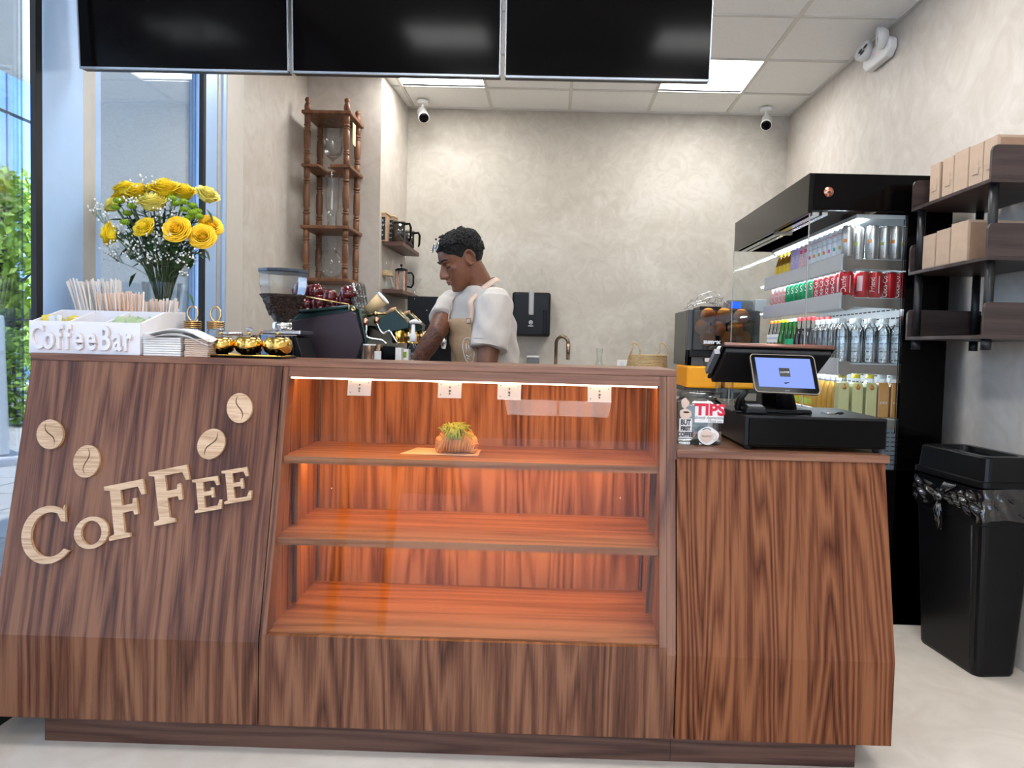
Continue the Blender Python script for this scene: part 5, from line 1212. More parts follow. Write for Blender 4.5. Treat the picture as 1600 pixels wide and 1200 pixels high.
t = thing('low_glass_jar', 'low clear glass jar with chrome rim behind the gold bowls', 'jar', (c.x, 2.55, BT)); MB().lathe([(0, .001), (.035, .001), (.036, .07), (.032, .075)], 24, cap=False).build('glass_body', 'glass_thin', t); MB().lathe([(.037, .072), (.038, .082), (.034, .084)], 24).build('rim', 'steel', t)
# gold bowls on a tray
tr = thing('serving_tray', 'dark oblong tray with thin gold rim under the gold bowls', 'tray', (-1.0, 2.40, BT))
x0, x1 = -.13, .135
MB().box(x0, x1, -.075, .075, 0, .006).build('tray_base', 'black_gloss', tr, bevel=.0025)
MB().tube([(x0 + .02, -.075, .008), (x1 - .02, -.075, .008), (x1, -.055, .008), (x1, .055, .008), (x1 - .02, .075, .008), (x0 + .02, .075, .008), (x0, .055, .008), (x0, -.055, .008)], .0022, 6, closed=True).build('gold_rim', 'gold', tr)
def bowl(px, y, r, label, spoon=False, lid=True):
    c = W(px, 540, y)
    t = thing('gold_bowl', label, 'bowl', (c.x, y, BT + .0075), 0, 'gold bowls on the tray')
    s = r / .047
    MB().lathe([(.0, 0), (.020 * s, 0), (.024 * s, .003), (.040 * s, .014 * s), (.047 * s, .032 * s), (.043 * s, .050 * s), (.034 * s, .060 * s), (.033 * s, .060 * s), (.041 * s, .050 * s), (.045 * s, .032 * s), (.03 * s, .008), (0, .006)], 32, cap=False).build('bowl_body', 'gold', t)
    MB().lathe([(.036 * s, .0600 * s), (.036 * s, .0625 * s), (.02 * s, .067 * s), (.0, .069 * s)], 28).build('glass_lid', 'plastic_clear', t)
    MB().lathe([(.004, .068 * s), (.005, .075 * s), (.003, .078 * s)], 12).build('knob_stem', 'gold', t)
    MB().lathe([(0, .076 * s), (.006, .078 * s), (.013, .086 * s), (.011, .091 * s), (.0, .094 * s)], 8, smooth=False).build('crystal_knob', 'crystal', t)
    if spoon: MB().tube([(.01, -.01, .05), (.035 * s, -.012, .066 * s), (.05 * s, -.014, .082 * s)], [.003, .003, .004], 6).build('spoon', 'tower_wood', t)
    for k in range(2):
        text_wrap('lettering', ('SUGAR', 'sweet')[k], .011, 'brass_dark', t, .0475 * s, R(-90), .036 * s - k * .010, sx=1)
bowl(345, 2.385, .045, 'gold bowl with crystal-knobbed lid, leftmost, beside the napkins')
bowl(389, 2.40, .047, 'gold bowl with a small wooden spoon, middle of three', True)
bowl(434, 2.395, .048, 'gold bowl with crystal knob, rightmost, beside the grinder')

# ------------------------------------------------------------------ flowers in a glass vase
VC = Vector((-1.466, 2.742, 0))
va = thing('flower_vase', 'clear fluted glass vase holding the yellow rose bouquet', 'vase', (VC.x, VC.y, BT))
pr = [(0, .002), (.045, .002), (.05, .01), (.055, .10), (.074, .262), (.071, .262), (.052, .10), (.047, .014), (0, .012)]
MB().lathe(pr, 18, smooth=False, cap=False).build('glass_body', 'glass_thin', va)
mat('stem_dark', (.035, .06, .018), .6, noise=.3); mat('rose_yellow', (.93, .66, .02), .5, noise=.12, nscale=30); mat('rose_pale', (.85, .74, .16), .5, noise=.12, nscale=20); mat('rose_deep', (.93, .56, .012), .5, noise=.1, nscale=30)
mat('mum_green', (.22, .36, .015), .6, noise=.3, nscale=60); mat('breath_white', (.85, .85, .82), .7, noise=.05); mat('leaf_green', (.03, .085, .02), .5, noise=.3, nscale=12); mat('stem_light', (.16, .22, .09), .6)
MOUTH = Vector((VC.x, VC.y, BT + .25))
def rose_bloom(m, open_=1.0):
    g = MB()
    for L, (n, rb, rt, h0, h1, wd, curl) in enumerate(((3, .003, .004, .012, .041, 1.6, 0), (3, .006, .008, .010, .042, 1.4, .0), (4, .009, .012, .008, .042, 1.2, .001), (4, .012, .017, .006, .042, 1.15, .002), (5, .015, .022, .004, .041, 1.0, .003), (5, .018, .028, .001, .038, .95, .005), (6, .021, .033, -.002, .036, .9, .006), (6, .023, .037, -.005, .032, .85, .008), (6, .024, .040, -.009, .026, .8, .010))):
        for k in range(n):
            a = 2 * math.pi * k / n + L * .7; V = []
            for j in range(5):
                v = j / 4
                for i in range(6):
                    u = i / 5 * 2 - 1
                    r_ = (rb + (rt - rb) * v ** .8) * open_ + (curl * max(0, v - .7) / .3) * (.6 + .4 * math.cos(u * 2)); 
                    z = h0 + (h1 - h0) * v * (1 - .22 * u * u) - (.006 * max(0, v - .85) / .15 if L > 3 else 0); aa = a + u * wd * (.55 + .45 * math.sin(math.pi * (.25 + v * .5)))
                    V.append(((r_ + .0012 * i / 5) * math.cos(aa), (r_ + .0012 * i / 5) * math.sin(aa), z + .0012 * math.sin(5 * u + L)))
            g.add(V, [(j * 6 + i, j * 6 + i + 1, (j + 1) * 6 + i + 1, (j + 1) * 6 + i) for j in range(4) for i in range(5)], True)
    return g
RP = {}
def curve_to(p, bend=.3):
    a = MOUTH + Vector(((p.x - MOUTH.x) * .25, (p.y - MOUTH.y) * .2, -.22)); b = MOUTH + Vector(((p.x - MOUTH.x) * .22, (p.y - MOUTH.y) * .3, 0))
    b.x = max(VC.x - .055, min(VC.x + .055, b.x)); b.y = max(VC.y - .05, min(VC.y + .05, b.y)); a.x = VC.x - (b.x - VC.x) * .5; a.y = VC.y - (b.y - VC.y) * .4; a.z = BT + .02
    return [a, b, b.lerp(p, .5) + Vector(((p.x - b.x) * -.10, 0, .02)), p]
def smooth_path(P, n=12):
    out = []
    for i in range(n + 1):
        t = i / n * (len(P) - 1); k = min(int(t), len(P) - 2); f = t - k
        p0 = P[max(0, k - 1)]; p1 = P[k]; p2 = P[k + 1]; p3 = P[min(len(P) - 1, k + 2)]
        out.append(.5 * ((2 * p1) + (p2 - p0) * f + (2 * p0 - 5 * p1 + 4 * p2 - p3) * f * f + (3 * p1 - p0 - 3 * p2 + p3) * f ** 3))
    return out
def leaf(g, p, d, L, w):
    d = d.normalized(); s = d.cross(Vector((0, 0, 1))); s = s.normalized() if s.length > .1 else Vector((1, 0, 0)); n = s.cross(d)
    g.add([p, p + d * L * .35 + s * w + n * .002, p + d * L * .7 + s * w * .7 - n * .004, p + d * L - n * .012, p + d * L * .7 - s * w * .7 - n * .004, p + d * L * .35 - s * w + n * .002, p + d * L * .35 - n * .003, p + d * L * .7 - n * .008], [(0, 1, 6), (0, 6, 5), (1, 2, 7, 6), (6, 7, 4, 5), (2, 3, 7), (7, 3, 4)], True)
def rose(px, py, y, m, tilt, label, s=1.0):
    p = W(px, py, y)
    t = thing('yellow_rose', label, 'flower', p, 0, 'yellow roses in the vase')
    d = Vector(tilt).normalized(); q = d.to_track_quat('Z', 'Y')
    if m not in RP:
        b = rose_bloom(m).build('bloom', m, t, solid=.0006); RP[m] = b
    else: b = RP[m].copy(); C.objects.link(b); b.parent = t
    b.rotation_mode = 'QUATERNION'; b.rotation_quaternion = q @ Quaternion((0, 0, 1), random.uniform(0, 6)); b.scale = (s, s, s); b.location = -d * .02 * s
    base = p - d * .022 * s
    pts = smooth_path(curve_to(base)); MB().tube([v - p for v in pts], .0028, 6).build('stem', 'stem_dark', t)
    g = MB()
    for k in range(5):
        a = k * 1.257; leaf(g, -d * .024 * s, (Vector((math.cos(a), math.sin(a), .25)) + d * .3), .032, .006)
    for k in (8, 9, 10):
        leaf(g, pts[k] - p, Vector((random.uniform(-1, 1), random.uniform(-1, .3), random.uniform(-.4, .5))), .06, .016)
    g.build('leaves', 'leaf_green', t)
R_ = [(190, 303, 2.80, 'rose_yellow', (-.5, -.3, .8), 1.0, 'upper left, half hidden'), (196, 292, 2.76, 'rose_yellow', (-.2, -.2, 1), .95, 'top left'), (216, 297, 2.70, 'rose_yellow', (-.1, -.45, .9), 1.05, 'top, left of the tallest rose'), (238, 313, 2.66, 'rose_pale', (0, -.35, .9), 1.15, 'pale green-sided, centre under the tallest'), (257, 291, 2.70, 'rose_yellow', (.05, -.4, .9), 1.2, 'tallest and widest, top centre'), (287, 297, 2.74, 'rose_yellow', (.2, -.35, .9), 1.0, 'top, right of the tallest'), (325, 302, 2.72, 'rose_pale', (.55, -.3, .8), .95, 'pale and half open, far upper right'), (168, 365, 2.68, 'rose_yellow', (-.9, -.5, .1), 1.0, 'far left, facing outwards'), (224, 354, 2.62, 'rose_yellow', (-.25, -.8, .5), .88, 'middle left, lower row'), (276, 358, 2.60, 'rose_deep', (.05, -1, .35), 1.05, 'deep golden, open towards the viewer'), (316, 369, 2.64, 'rose_deep', (.25, -.95, .3), 1.0, 'lower right, nearest the edge'), (330, 352, 2.72, 'rose_deep', (.6, -.6, .5), .95, 'right, tucked behind the lower right rose'), (174, 318, 2.78, 'rose_pale', (-.7, -.3, .5), .8, 'small and pale at the left edge')]
for px, py, y, m, tl, s, lb in R_: rose(px, py, y, m, tl, 'yellow rose %s' % lb, s)
MU = [(184.5, 313.5), (180, 324), (199, 333), (195, 347), (269, 310), (274, 318), (287, 315), (288, 327), (301, 321), (301, 332), (311, 338), (308.5, 330), (206, 322), (296, 340)]
ml = ['highest on the left', 'left, beside the small pale rose', 'left, below the baby\'s breath', 'lowest on the left', 'first right of the pale centre rose', 'second right of the pale centre rose', 'under the top right rose', 'centre of the right cluster', 'upper right of the right cluster', 'right cluster, near the lower rose', 'rightmost of the cluster', 'between two at the cluster edge', 'half hidden on the left', 'lowest of the right cluster']
MP = None
for k, (px, py) in enumerate(MU):
    p = W(px, py, 2.66 + .01 * (k % 3)); t = thing('green_chrysanthemum', 'small green button chrysanthemum, %s' % ml[k], 'flower', p, 0, 'green button flowers in the vase')
    if MP is None:
        g = MB().ball((0, 0, 0), .0155, 12, 8, (1, 1, .62))
        for j in range(60):
            z = 1 - 2 * (j + .5) / 60; a = j * 2.4; r_ = math.sqrt(1 - z * z); g.ball((.015 * r_ * math.cos(a), .015 * r_ * math.sin(a), .0092 * z), .0028, 5, 3)
        MP = g.build('bloom', 'mum_green', t)
    else: b = MP.copy(); C.objects.link(b); b.parent = t
    MB().tube([v - p for v in smooth_path(curve_to(p))], .0018, 5).build('stem', 'stem_dark', t)
rnd = random.Random(9); g = MB(); st = MB()
for (px, py, sx_, sy_, n) in ((205, 312, 14, 8, 26), (250, 330, 12, 16, 24), (250, 370, 24, 14, 60), (200, 385, 26, 14, 46), (240, 400, 26, 14, 50), (285, 400, 22, 18, 50), (150, 325, 12, 10, 26), (225, 282, 16, 7, 14), (268, 322, 8, 10, 12), (180, 395, 18, 12, 26), (165, 340, 10, 12, 14), (290, 420, 10, 12, 14), (185, 360, 12, 8, 18)):
    root = W(px * .5 + 254 * .5, py * .4 + 440 * .6, 2.70); c0 = W(px, py + sy_, 2.68); st.tube(smooth_path([MOUTH, root, c0], 6), .0012, 4)
    for _ in range(n):
        q = W(px + rnd.gauss(0, sx_ * .6), py + rnd.gauss(0, sy_ * .6), rnd.uniform(2.58, 2.76)); g.ball(q, rnd.uniform(.0028, .0046), 6, 4); st.tube([c0.lerp(root, rnd.random() * .4), q], .0005, 3)
bb = thing('babys_breath', 'sprays of tiny white baby\'s breath flowers filling the rose bouquet', 'flower', (0, 0, 0))
o = g.build('tiny_blossoms', 'breath_white', bb); o['kind'] = 'stuff'; o = st.build('fine_stems', 'stem_light', bb); o['kind'] = 'stuff'
gr = thing('bouquet_greens', 'dark green stems and leaves of the bouquet above the vase', 'greenery', (0, 0, 0)); g = MB(); lf = MB()
for k in range(34):
    a = rnd.uniform(-1, 1); p = W(254 + a * 70, rnd.uniform(330, 400), rnd.uniform(2.66, 2.82)); pts = smooth_path(curve_to(p)); g.tube(pts, .0022, 5)
    for j in (7, 9, 10, 11): leaf(lf, pts[j], Vector((rnd.uniform(-1, 1), rnd.uniform(-.8, .5), rnd.uniform(-.6, .6))), rnd.uniform(.035, .065), .012)
for px, py, dx in ((300, 470, 1), (325, 400, 1), (330, 340, 1), (205, 440, -1)): leaf(lf, W(px - 8 * dx, py - 14, 2.7), Vector((dx * .6, 0, -.8)), .06, .012)
o = g.build('stems', 'stem_dark', gr); o['kind'] = 'stuff'; o = lf.build('leaves', 'leaf_green', gr); o['kind'] = 'stuff'

# ------------------------------------------------------------------ coffee grinder
GY = 3.0
gc = W(442, 520, GY); t = thing('coffee_grinder', 'black coffee grinder with a clear hopper half full of beans', 'grinder', (gc.x, GY, BC + .0006))
zc = lambda py: W(442, py, GY).z - BC
zt_, zb_, zbase = zc(426), zc(504), zc(511)
hr = .096
mat('beans', (.045, .022, .014), .45, noise=.5, nscale=150, bump=.8, bscale=220); mat('navy_lid', (.03, .045, .07), .35, noise=.05); mat('tag_blue', (.16, .30, .62), .5, noise=.15, nscale=40)
hp = MB().lathe([(.036, zb_), (.05, zb_ + .025), (.083, zb_ + .10), (hr, zb_ + .15), (hr, zt_)], 10, smooth=False, cap=False).build('hopper', 'plastic_clear', t)
zbn = zc(461)
g = MB().lathe([(0, zb_ + .002), (.034, zb_ + .002), (.047, zb_ + .026), (.080, zb_ + .10), (.0905, zbn), (0, zbn + .004)], 28, cap=False); g.build('coffee_beans', 'beans', t)
g = MB(); rnd = random.Random(8)
for k in range(420):
    a = rnd.uniform(0, 6.28); u = rnd.random(); z = zb_ + .03 + (zbn - zb_ - .03) * u; rr_ = (.050 + (.080 - .050) * min(1, (z - zb_ - .026) / .074)) if z < zb_ + .10 else .080 + (.0905 - .080) * (z - zb_ - .10) / max(.01, zbn - zb_ - .10)
    q = Euler((rnd.uniform(0, 3), rnd.uniform(0, 3), a)).to_matrix(); g.ball((rr_ * .985 * math.cos(a), rr_ * .985 * math.sin(a), z), .0062, 6, 4, (1, .7, .55), q)
g.build('bean_surface', 'beans', t)['kind'] = 'stuff'
MB().lathe([(hr + .002, zt_ - .004), (hr + .005, zt_ + .0), (hr + .004, zt_ + .010), (.0, zt_ + .014)], 10, smooth=False).build('hopper_lid', 'navy_lid', t)
MB().lathe([(.042, zbase - .012), (.042, zbase + .012), (.036, zb_ + .004)], 24).build('collar', 'chrome', t)
MB().box(-.055, .10, -.08, .08, zbase - .032, zbase - .014).build('neck_plate', 'steel', t, bevel=.004)
MB().hexa([(-.10, -.10, 0), (.11, -.10, 0), (.11, .10, 0), (-.10, .10, 0)], [(-.10, -.09, zbase - .036), (.075, -.09, zbase - .036), (.075, .09, zbase - .036), (-.10, .09, zbase - .036)]).build('body', 'black_gloss', t, bevel=.008)
MB().hexa([(.055, -.085, .16), (.16, -.085, .13), (.16, .085, .13), (.055, .085, .16)], [(.055, -.085, zbase - .04), (.085, -.085, zbase - .04), (.085, .085, zbase - .04), (.055, .085, zbase - .04)]).build('front_shroud', 'black_plastic', t, bevel=.004)
MB().box(-.05, .005, -.103, -.0925, zbase - .115, zbase - .035).build('blue_tag', 'tag_blue', t, bevel=.002)
MB().lathe([(0, 0), (.016, 0), (.016, .012), (0, .014)], 12, (.125, -.088, .20), Matrix.Rotation(R(90), 3, 'X')).build('dial', 'steel', t)
MB().box(.03, .15, -.12, .1, .0, .02).build('drip_tray', 'steel', t, bevel=.004)
# ------------------------------------------------------------------ espresso machine
MY = 3.2
def m2(px, py): v = W(px, py, MY); return (v.x, v.z)
mo = W(500, 520, MY); t = thing('espresso_machine', 'espresso machine with dark purple side panel and green trim, cups on top', 'coffee machine', (mo.x, MY, BC + .0006)); em = t
mat('purple_dark', (.045, .028, .036), .35, .3, noise=.08, nscale=6); mat('machine_green', (.012, .035, .030), .3, .3, noise=.05); mat('cup_maroon', (.10, .008, .010), .12, noise=.03, coat=.5)
o3 = Vector((mo.x, MY, BC + .0006))
def q2(l): return [(a - o3.x, b - o3.z) for a, b in [m2(*p) for p in l]]
outer = q2([(452, 500), (466, 486), (548, 478), (560, 483), (571, 532), (561, 562), (552, 600), (500, 600), (478, 560), (450, 500)][:-1])
MB().prism(outer, .03, .70).build('body', 'machine_green', em, bevel=.008)
MB().prism(outer, .69, .72).build('far_side_panel', 'machine_green', em, bevel=.004)
MB().prism(q2([(452, 502), (548, 486), (556, 490), (567, 533), (557, 562), (549, 600), (502, 600), (480, 560)]), .0, .03).build('side_panel', 'purple_dark', em, bevel=.005)
g = MB()
for l in ([(455, 496), (466, 487), (549, 479), (560, 484), (571, 533), (561, 563)],):
    g.tube([(a, .012, b) for a, b in q2(l)], .007, 8)
g.build('side_trim', 'machine_green', em)
c = q2([(552.5, 483)])[0]; MB().lathe([(0, 0), (.011, 0), (.011, .004), (.006, .006), (.004, .003), (0, .003)], 20, (c[0], .0, c[1]), Matrix.Rotation(R(90), 3, 'X')).build('brass_bolt', 'brass', em)
rl = q2([(468, 463), (480, 464), (545, 476)]); g = MB()
g.tube([(a, .0, b) for a, b in rl], .004, 8)
for a, b in (rl[0], rl[2]): g.tube([(a, 0, b), (a, .02, b - .05)], .003, 6)
g.build('cup_rail', 'brass', em)
top = q2([(466, 486), (548, 478)])
MB().hexa([(top[0][0], .02, top[0][1] - .004), (top[1][0], .02, top[1][1] - .004), (top[1][0], .70, top[1][1] - .004), (top[0][0], .70, top[0][1] - .004)], [(top[0][0], .02, top[0][1] + .006), (top[1][0], .02, top[1][1] + .006), (top[1][0], .70, top[1][1] + .006), (top[0][0], .70, top[0][1] + .006)]).build('cup_tray', 'steel', em)
# feet
for a in (.02, .14):
    for y in (.08, .62): MB().cyl((a, y, 0), (a, y, .2), .02).build('foot', 'steel', em)
# working side: group heads, wands, drip tray
for k, yy in enumerate((.14, .46)):
    sx = k * 7
    gp_ = q2([(578, 512), (584, 496), (598, 488), (610, 482), (633, 503), (632, 512), (610, 517), (590, 520)])
    gh = MB().prism(gp_, yy - .04, yy + .05).build('group_head', 'machine_green', em, bevel=.004)
    e = q2([(609, 481), (633, 504)]); MB().tube([(e[0][0], yy - .043, e[0][1]), (e[1][0], yy - .043, e[1][1])], .0035, 6).tube([(e[0][0], yy + .052, e[0][1]), (e[1][0], yy + .052, e[1][1])], .0035, 6).build('brass_edge', 'brass', gh)
    e = q2([(592, 488), (602, 482), (609, 481)]); MB().tube([(a, yy, b) for a, b in e], [.006, .011, .012], 10).build('paddle_handle', 'wood_tan', gh)
    e = q2([(558, 492), (575, 488), (592, 488)]); MB().tube([(a, yy, b) for a, b in e], [.009, .006, .006], 8).ball((e[1][0], yy, e[1][1]), .013, 10, 7).build('paddle_joint', 'brass', gh)
    cc = q2([(614, 512), (614, 536)]); MB().lathe([(.030, cc[1][1]), (.034, cc[1][1] + .01), (.034, cc[0][1] - .01), (.030, cc[0][1])], 24, (cc[0][0], yy, 0)).build('group_collar', 'gold', em)
    cc = q2([(630, 514), (630, 535)]); MB().lathe([(.022, cc[1][1]), (.024, cc[0][1])], 20, (cc[0][0], yy, 0)).build('brass_cup', 'brass', em)
for k, (yy, l) in enumerate(((.02, [(569, 503), (571, 512), (570, 524), (578, 529), (596, 532), (602, 538)]), (.10, [(580, 500), (584, 512), (590, 520), (600, 516), (606, 524), (614, 537)]))):
    e = q2(l); MB().tube(smooth_path([Vector((a, yy, b)) for a, b in e], 16), .005, 8).build('steam_wand', 'chrome', em)
    MB().ball((e[0][0], yy, e[0][1]), .014, 10, 8, (1, 1, 1.3)).build('steam_joint', 'copper', em)
a = q2([(562, 561)])[0]
MB().box(a[0] - .03, a[0] + .24, .02, .68, .12, .19).build('drip_tray', 'steel', em, bevel=.004)
MB().hexa([(a[0] - .04, .06, .19), (a[0] - .0, .06, .19), (a[0] - .0, .66, .19), (a[0] - .04, .66, .19)], [(a[0] - .04, .06, .4), (a[0] + .03, .06, .40), (a[0] + .03, .66, .40), (a[0] - .04, .66, .40)]).build('front_plate', 'black_gloss', em)
# cups
def cup(x, y, z, rot, label, key='cup'):
    if 'cup' not in PROTO:
        tt = thing('coffee_cup', 'x', 'cup', (0, 0, 0), 0)
        MB().lathe([(0, 0), (.022, 0), (.025, .004), (.034, .022), (.037, .058), (.035, .058), (.032, .022), (.02, .008), (0, .007)], 26, cap=False).build('cup_body', 'cup_maroon', tt)
        MB().tube([(.034 + .018 * math.sin(a_), 0, .034 + .016 * math.cos(a_)) for a_ in [R(10 + 17 * k) for k in range(10)]], .0038, 8).build('handle', 'cup_maroon', tt)
        PROTO['cup'] = tt; c_ = tt
    else: c_ = copy_tree(PROTO['cup'])
    c_.location = (x, y, z); c_.rotation_euler = rot; c_['label'] = label; c_['group'] = 'maroon cups on the espresso machine'; return c_
tl = W(505, 482, MY)
cz0 = o3.z + (top[0][1] + top[1][1]) / 2 + .010
row = [(474, .06), (495, .06), (516, .07), (537, .06)]
nm = ['leftmost', 'second from the left', 'third from the left', 'rightmost']
for k, (px, dy) in enumerate(row):
    x = W(px + 3, 480, MY + dy).x
    zz = o3.z + top[0][1] + (top[1][1] - top[0][1]) * ((x - o3.x - top[0][0]) / (top[1][0] - top[0][0])) + .008
    cup(x, MY + dy, zz + .058, (R(180), 0, R(-25 * k)), 'glossy maroon cup upside down in the near bottom row, %s' % nm[k])
for k, (px, py, dy, rt, lb) in enumerate(((470, 452, .06, (R(180), R(8), R(160)), 'leftmost, behind the hopper'), (491, 455, .07, (R(176), R(-8), R(40)), 'half behind the hopper edge'), (516, 464, .05, (R(172), R(12), R(-100)), 'middle'), (541, 459, .05, (R(168), R(-16), R(10)), 'rightmost, handle pointing right'))):
    v = W(px, py, MY + dy); cup(v.x, MY + dy, v.z + .030, rt, 'glossy maroon cup in the near upper row, %s' % lb)
for k in range(10):
    px = 474 + (k % 5) * 18; v = W(px, 0, MY + .15 + .10 * (k // 5)); x = v.x
    zz = o3.z + top[0][1] + (top[1][1] - top[0][1]) * ((x - o3.x - top[0][0]) / (top[1][0] - top[0][0])) + .008
    cup(x, MY + .17 + .10 * (k // 5), zz + .058, (R(180), 0, k), 'glossy maroon cup in the %s row back, %s from the left' % (('second', 'third')[k // 5], ('first', 'second', 'third', 'fourth', 'fifth')[k % 5]))
# stacked glasses and paper cup
for k in range(3):
    v = W(560 + k * 5, 478, MY + .05 + .10 * k)
    g = thing('stacked_glasses', 'stack of clear drinking glasses on the machine edge, %s' % ('nearest', 'second back', 'third back')[k], 'glass', (v.x - .005, MY + .05 + .10 * k, v.z - .01))
    g.rotation_euler = (0, R(-14), 0)
    for j in range(3): MB().lathe([(.020, .0), (.022, .002), (.030, .085), (.028, .085), (.02, .004)], 20, (0, 0, j * .012), cap=False).build('glass_tumbler', 'glass_thin', g)
v0 = W(577, 484, MY + .2); v1 = W(601, 464, MY + .2); d = (v1 - v0).normalized()
pc = thing('paper_cup_stack', 'stack of tan paper cups leaning at the machine top', 'paper cup', v0); mat('cup_tan', (.62, .45, .24), .6, noise=.04)
M3 = d.to_track_quat('Z', 'Y').to_matrix()
MB().lathe([(.022, -.02), (.033, .082)], 24, (0, 0, 0), M3).build('cup_body', 'cup_tan', pc); MB().lathe([(.0335, .080), (.0355, .083), (.0355, .089), (.03, .090)], 24, (0, 0, 0), M3).build('rolled_rim', 'paper_white', pc)
# things standing by the machine
def small(name, lab, cat, px, y, parts):
    v = W(px, 560, y); tt = thing(name, lab, cat, (v.x, y, BC + .0006)); 
    for p in parts: p(tt)
    return tt
H = lambda py, y: W(600, py, y).z - BC
y = 3.02
mat('pitcher_brown', (.20, .13, .09), .25, .9, noise=.05)
small('milk_pitcher', 'brown metal milk pitcher in front of the machine, nearest the side panel', 'pitcher', 577, y, [lambda tt: MB().lathe([(0, 0), (.034, 0), (.036, .1), (.030, H(541, y)), (.028, H(541, y))], 20).build('body', 'pitcher_brown', tt), lambda tt: MB().tube([(.034, 0, .20), (.06, 0, .19), (.058, 0, .1), (.036, 0, .09)], .004, 6).build('handle', 'pitcher_brown', tt), lambda tt: MB().lathe([(.026, H(541, y)), (.027, H(538.5, y)), (0, H(538.5, y))], 16).build('lid', 'white_plastic', tt)])
small('syrup_bottle', 'dark syrup bottle with white label beside the pitcher', 'bottle', 592, y, [lambda tt: MB().lathe([(0, 0), (.018, 0), (.018, H(546, y)), (.012, H(541, y)), (.012, H(538, y)), (0, H(538, y))], 16).build('body', 'pitcher_brown', tt), lambda tt: MB().box(-.014, .014, -.0195, -.018, H(562, y), H(549, y)).build('label', 'paper_white', tt)])
small('black_canister', 'black canister with white printed label under the group heads', 'canister', 612, y, [lambda tt: MB().box(-.032, .02, -.03, .03, 0, H(541, y)).build('body', 'black_gloss', tt, bevel=.004), lambda tt: MB().box(.021, .045, -.028, .028, 0, H(543, y)).build('label_panel', 'paper_white', tt)])
small('milk_carton', 'white carton with green print beside the black canister', 'carton', 632, 3.06, [lambda tt: MB().box(-.022, .022, -.02, .02, 0, H(545, 3.06)).build('body', 'paper_white', tt, bevel=.002), lambda tt: MB().box(-.012, .012, -.0215, -.020, H(558, 3.06), H(549, 3.06)).build('print', 'mum_green', tt)])
small('pump_bottle', 'white-topped pump bottle standing by the tattooed arm', 'bottle', 645, 3.06, [lambda tt: MB().lathe([(0, 0), (.026, 0), (.026, H(545, 3.06)), (.012, H(538, 3.06)), (.012, H(532, 3.06))], 18).build('body', 'plastic_clear', tt), lambda tt: MB().lathe([(.016, H(533, 3.06)), (.015, H(522, 3.06)), (.009, H(518, 3.06)), (.007, H(506, 3.06))], 14).build('pump_neck', 'white_plastic', tt), lambda tt: MB().tube([(-.016, 0, H(503, 3.06)), (.0, 0, H(501, 3.06)), (.034, -.005, H(503, 3.06))], [.006, .009, .006], 8).build('pump_head', 'white_plastic', tt)])

# ------------------------------------------------------------------ cold-drip tower on the corner wall
TX0, TX1, TY0, TY1 = -1.625, -1.368, 4.80, 5.06
tw = thing('cold_drip_tower', 'brown turned-wood drip tower with stacked glass vessels on the corner wall', 'coffee maker', (TX0, TY0, 1.64))
def turned(h):
    pr = [(.012, 0)]; z = 0
    def bead(zz, r=.0165): return [(.010, zz - .010), (r * .8, zz - .006), (r, zz), (r * .8, zz + .006), (.010, zz + .010)]
    pr += [(.0135, .001), (.0135, h * .18)] + bead(h * .22) + bead(h * .27, .014) + [(.0145, h * .33), (.0155, h * .5), (.0145, h * .67)] + bead(h * .73, .014) + bead(h * .78) + [(.0135, h * .82), (.0135, h - .001), (.012, h)]
    return pr
tz = [1.657 - 1.64, 1.997 - 1.64, 2.392 - 1.64, 2.735 - 1.64]
wX, wY = TX1 - TX0, TY1 - TY0
for k, z in enumerate(tz):
    if k in (0, 3, 1): pl = MB().box(-.03, wX + .035, -.035, wY + .035, z - .022, z)
    if k == 2: pl = MB().box(-.03, wX * .33, -.03, wY + .03, z - .018, z).box(wX * .62, wX + .035, -.035, wY + .035, z - .022, z).box(wX * .33, wX * .62, wY * .65, wY + .03, z - .018, z)
    pl.build('tier_board', 'tower_wood', tw, bevel=.005, seg=2)
for x in (0, wX):
    for y in (0, wY):
        for k in range(3): MB().lathe([(a_ * 1.45, b_) for a_, b_ in turned(tz[k + 1] - .018 - tz[k])], 14, (x, y, tz[k])).build('turned_post', 'tower_wood', tw)
        MB().lathe([(a_ * 1.35, b_) for a_, b_ in [(.009, 0), (.015, .006), (.016, .03), (.012, .05), (.009, .055), (.013, .065), (.014, .075), (.009, .086), (0, .09)]], 14, (x, y, tz[3])).build('finial', 'tower_wood', tw)
cx, cy = wX / 2, wY / 2
MB().lathe([(.0, tz[2] + .055), (.012, tz[2] + .06), (.055, tz[2] + .10), (.062, tz[2] + .14), (.062, tz[3] - .05), (.066, tz[3] - .04), (.066, tz[3] - .03)], 28, (cx, cy, 0), cap=False).build('water_beaker', 'glass_thin', tw)
MB().lathe([(0, tz[2] + .09), (.052, tz[2] + .105), (.059, tz[2] + .14), (.059, tz[3] - .14)], 24, (cx, cy, 0), cap=False).build('inner_glass', 'glass_thin', tw)
MB().tube([(cx, cy, tz[2] + .06), (cx, cy, tz[2] - .05)], .008, 10).build('glass_tube', 'plastic_clear', tw)
MB().tube([(cx - .028, cy - .01, tz[2] + .01), (cx + .022, cy - .01, tz[2] + .01)], .005, 8).ball((cx - .004, cy - .01, tz[2] + .01), .012, 10, 7).build('brass_tap', 'gold', tw)
MB().lathe([(.05, tz[2] - .03), (.052, tz[2] - .04), (.044, tz[2] - .07), (.044, tz[1] + .14), (.034, tz[1] + .11), (.012, tz[1] + .09), (.012, tz[1] + .03)], 26, (cx, cy, 0), cap=False).build('brewing_cylinder', 'glass_thin', tw)
g = MB(); pts = []
for k in range(90):
    a = k * .42; pts.append((cx + .030 * math.cos(a), cy + .030 * math.sin(a), tz[1] + .10 - .08 * k / 90))
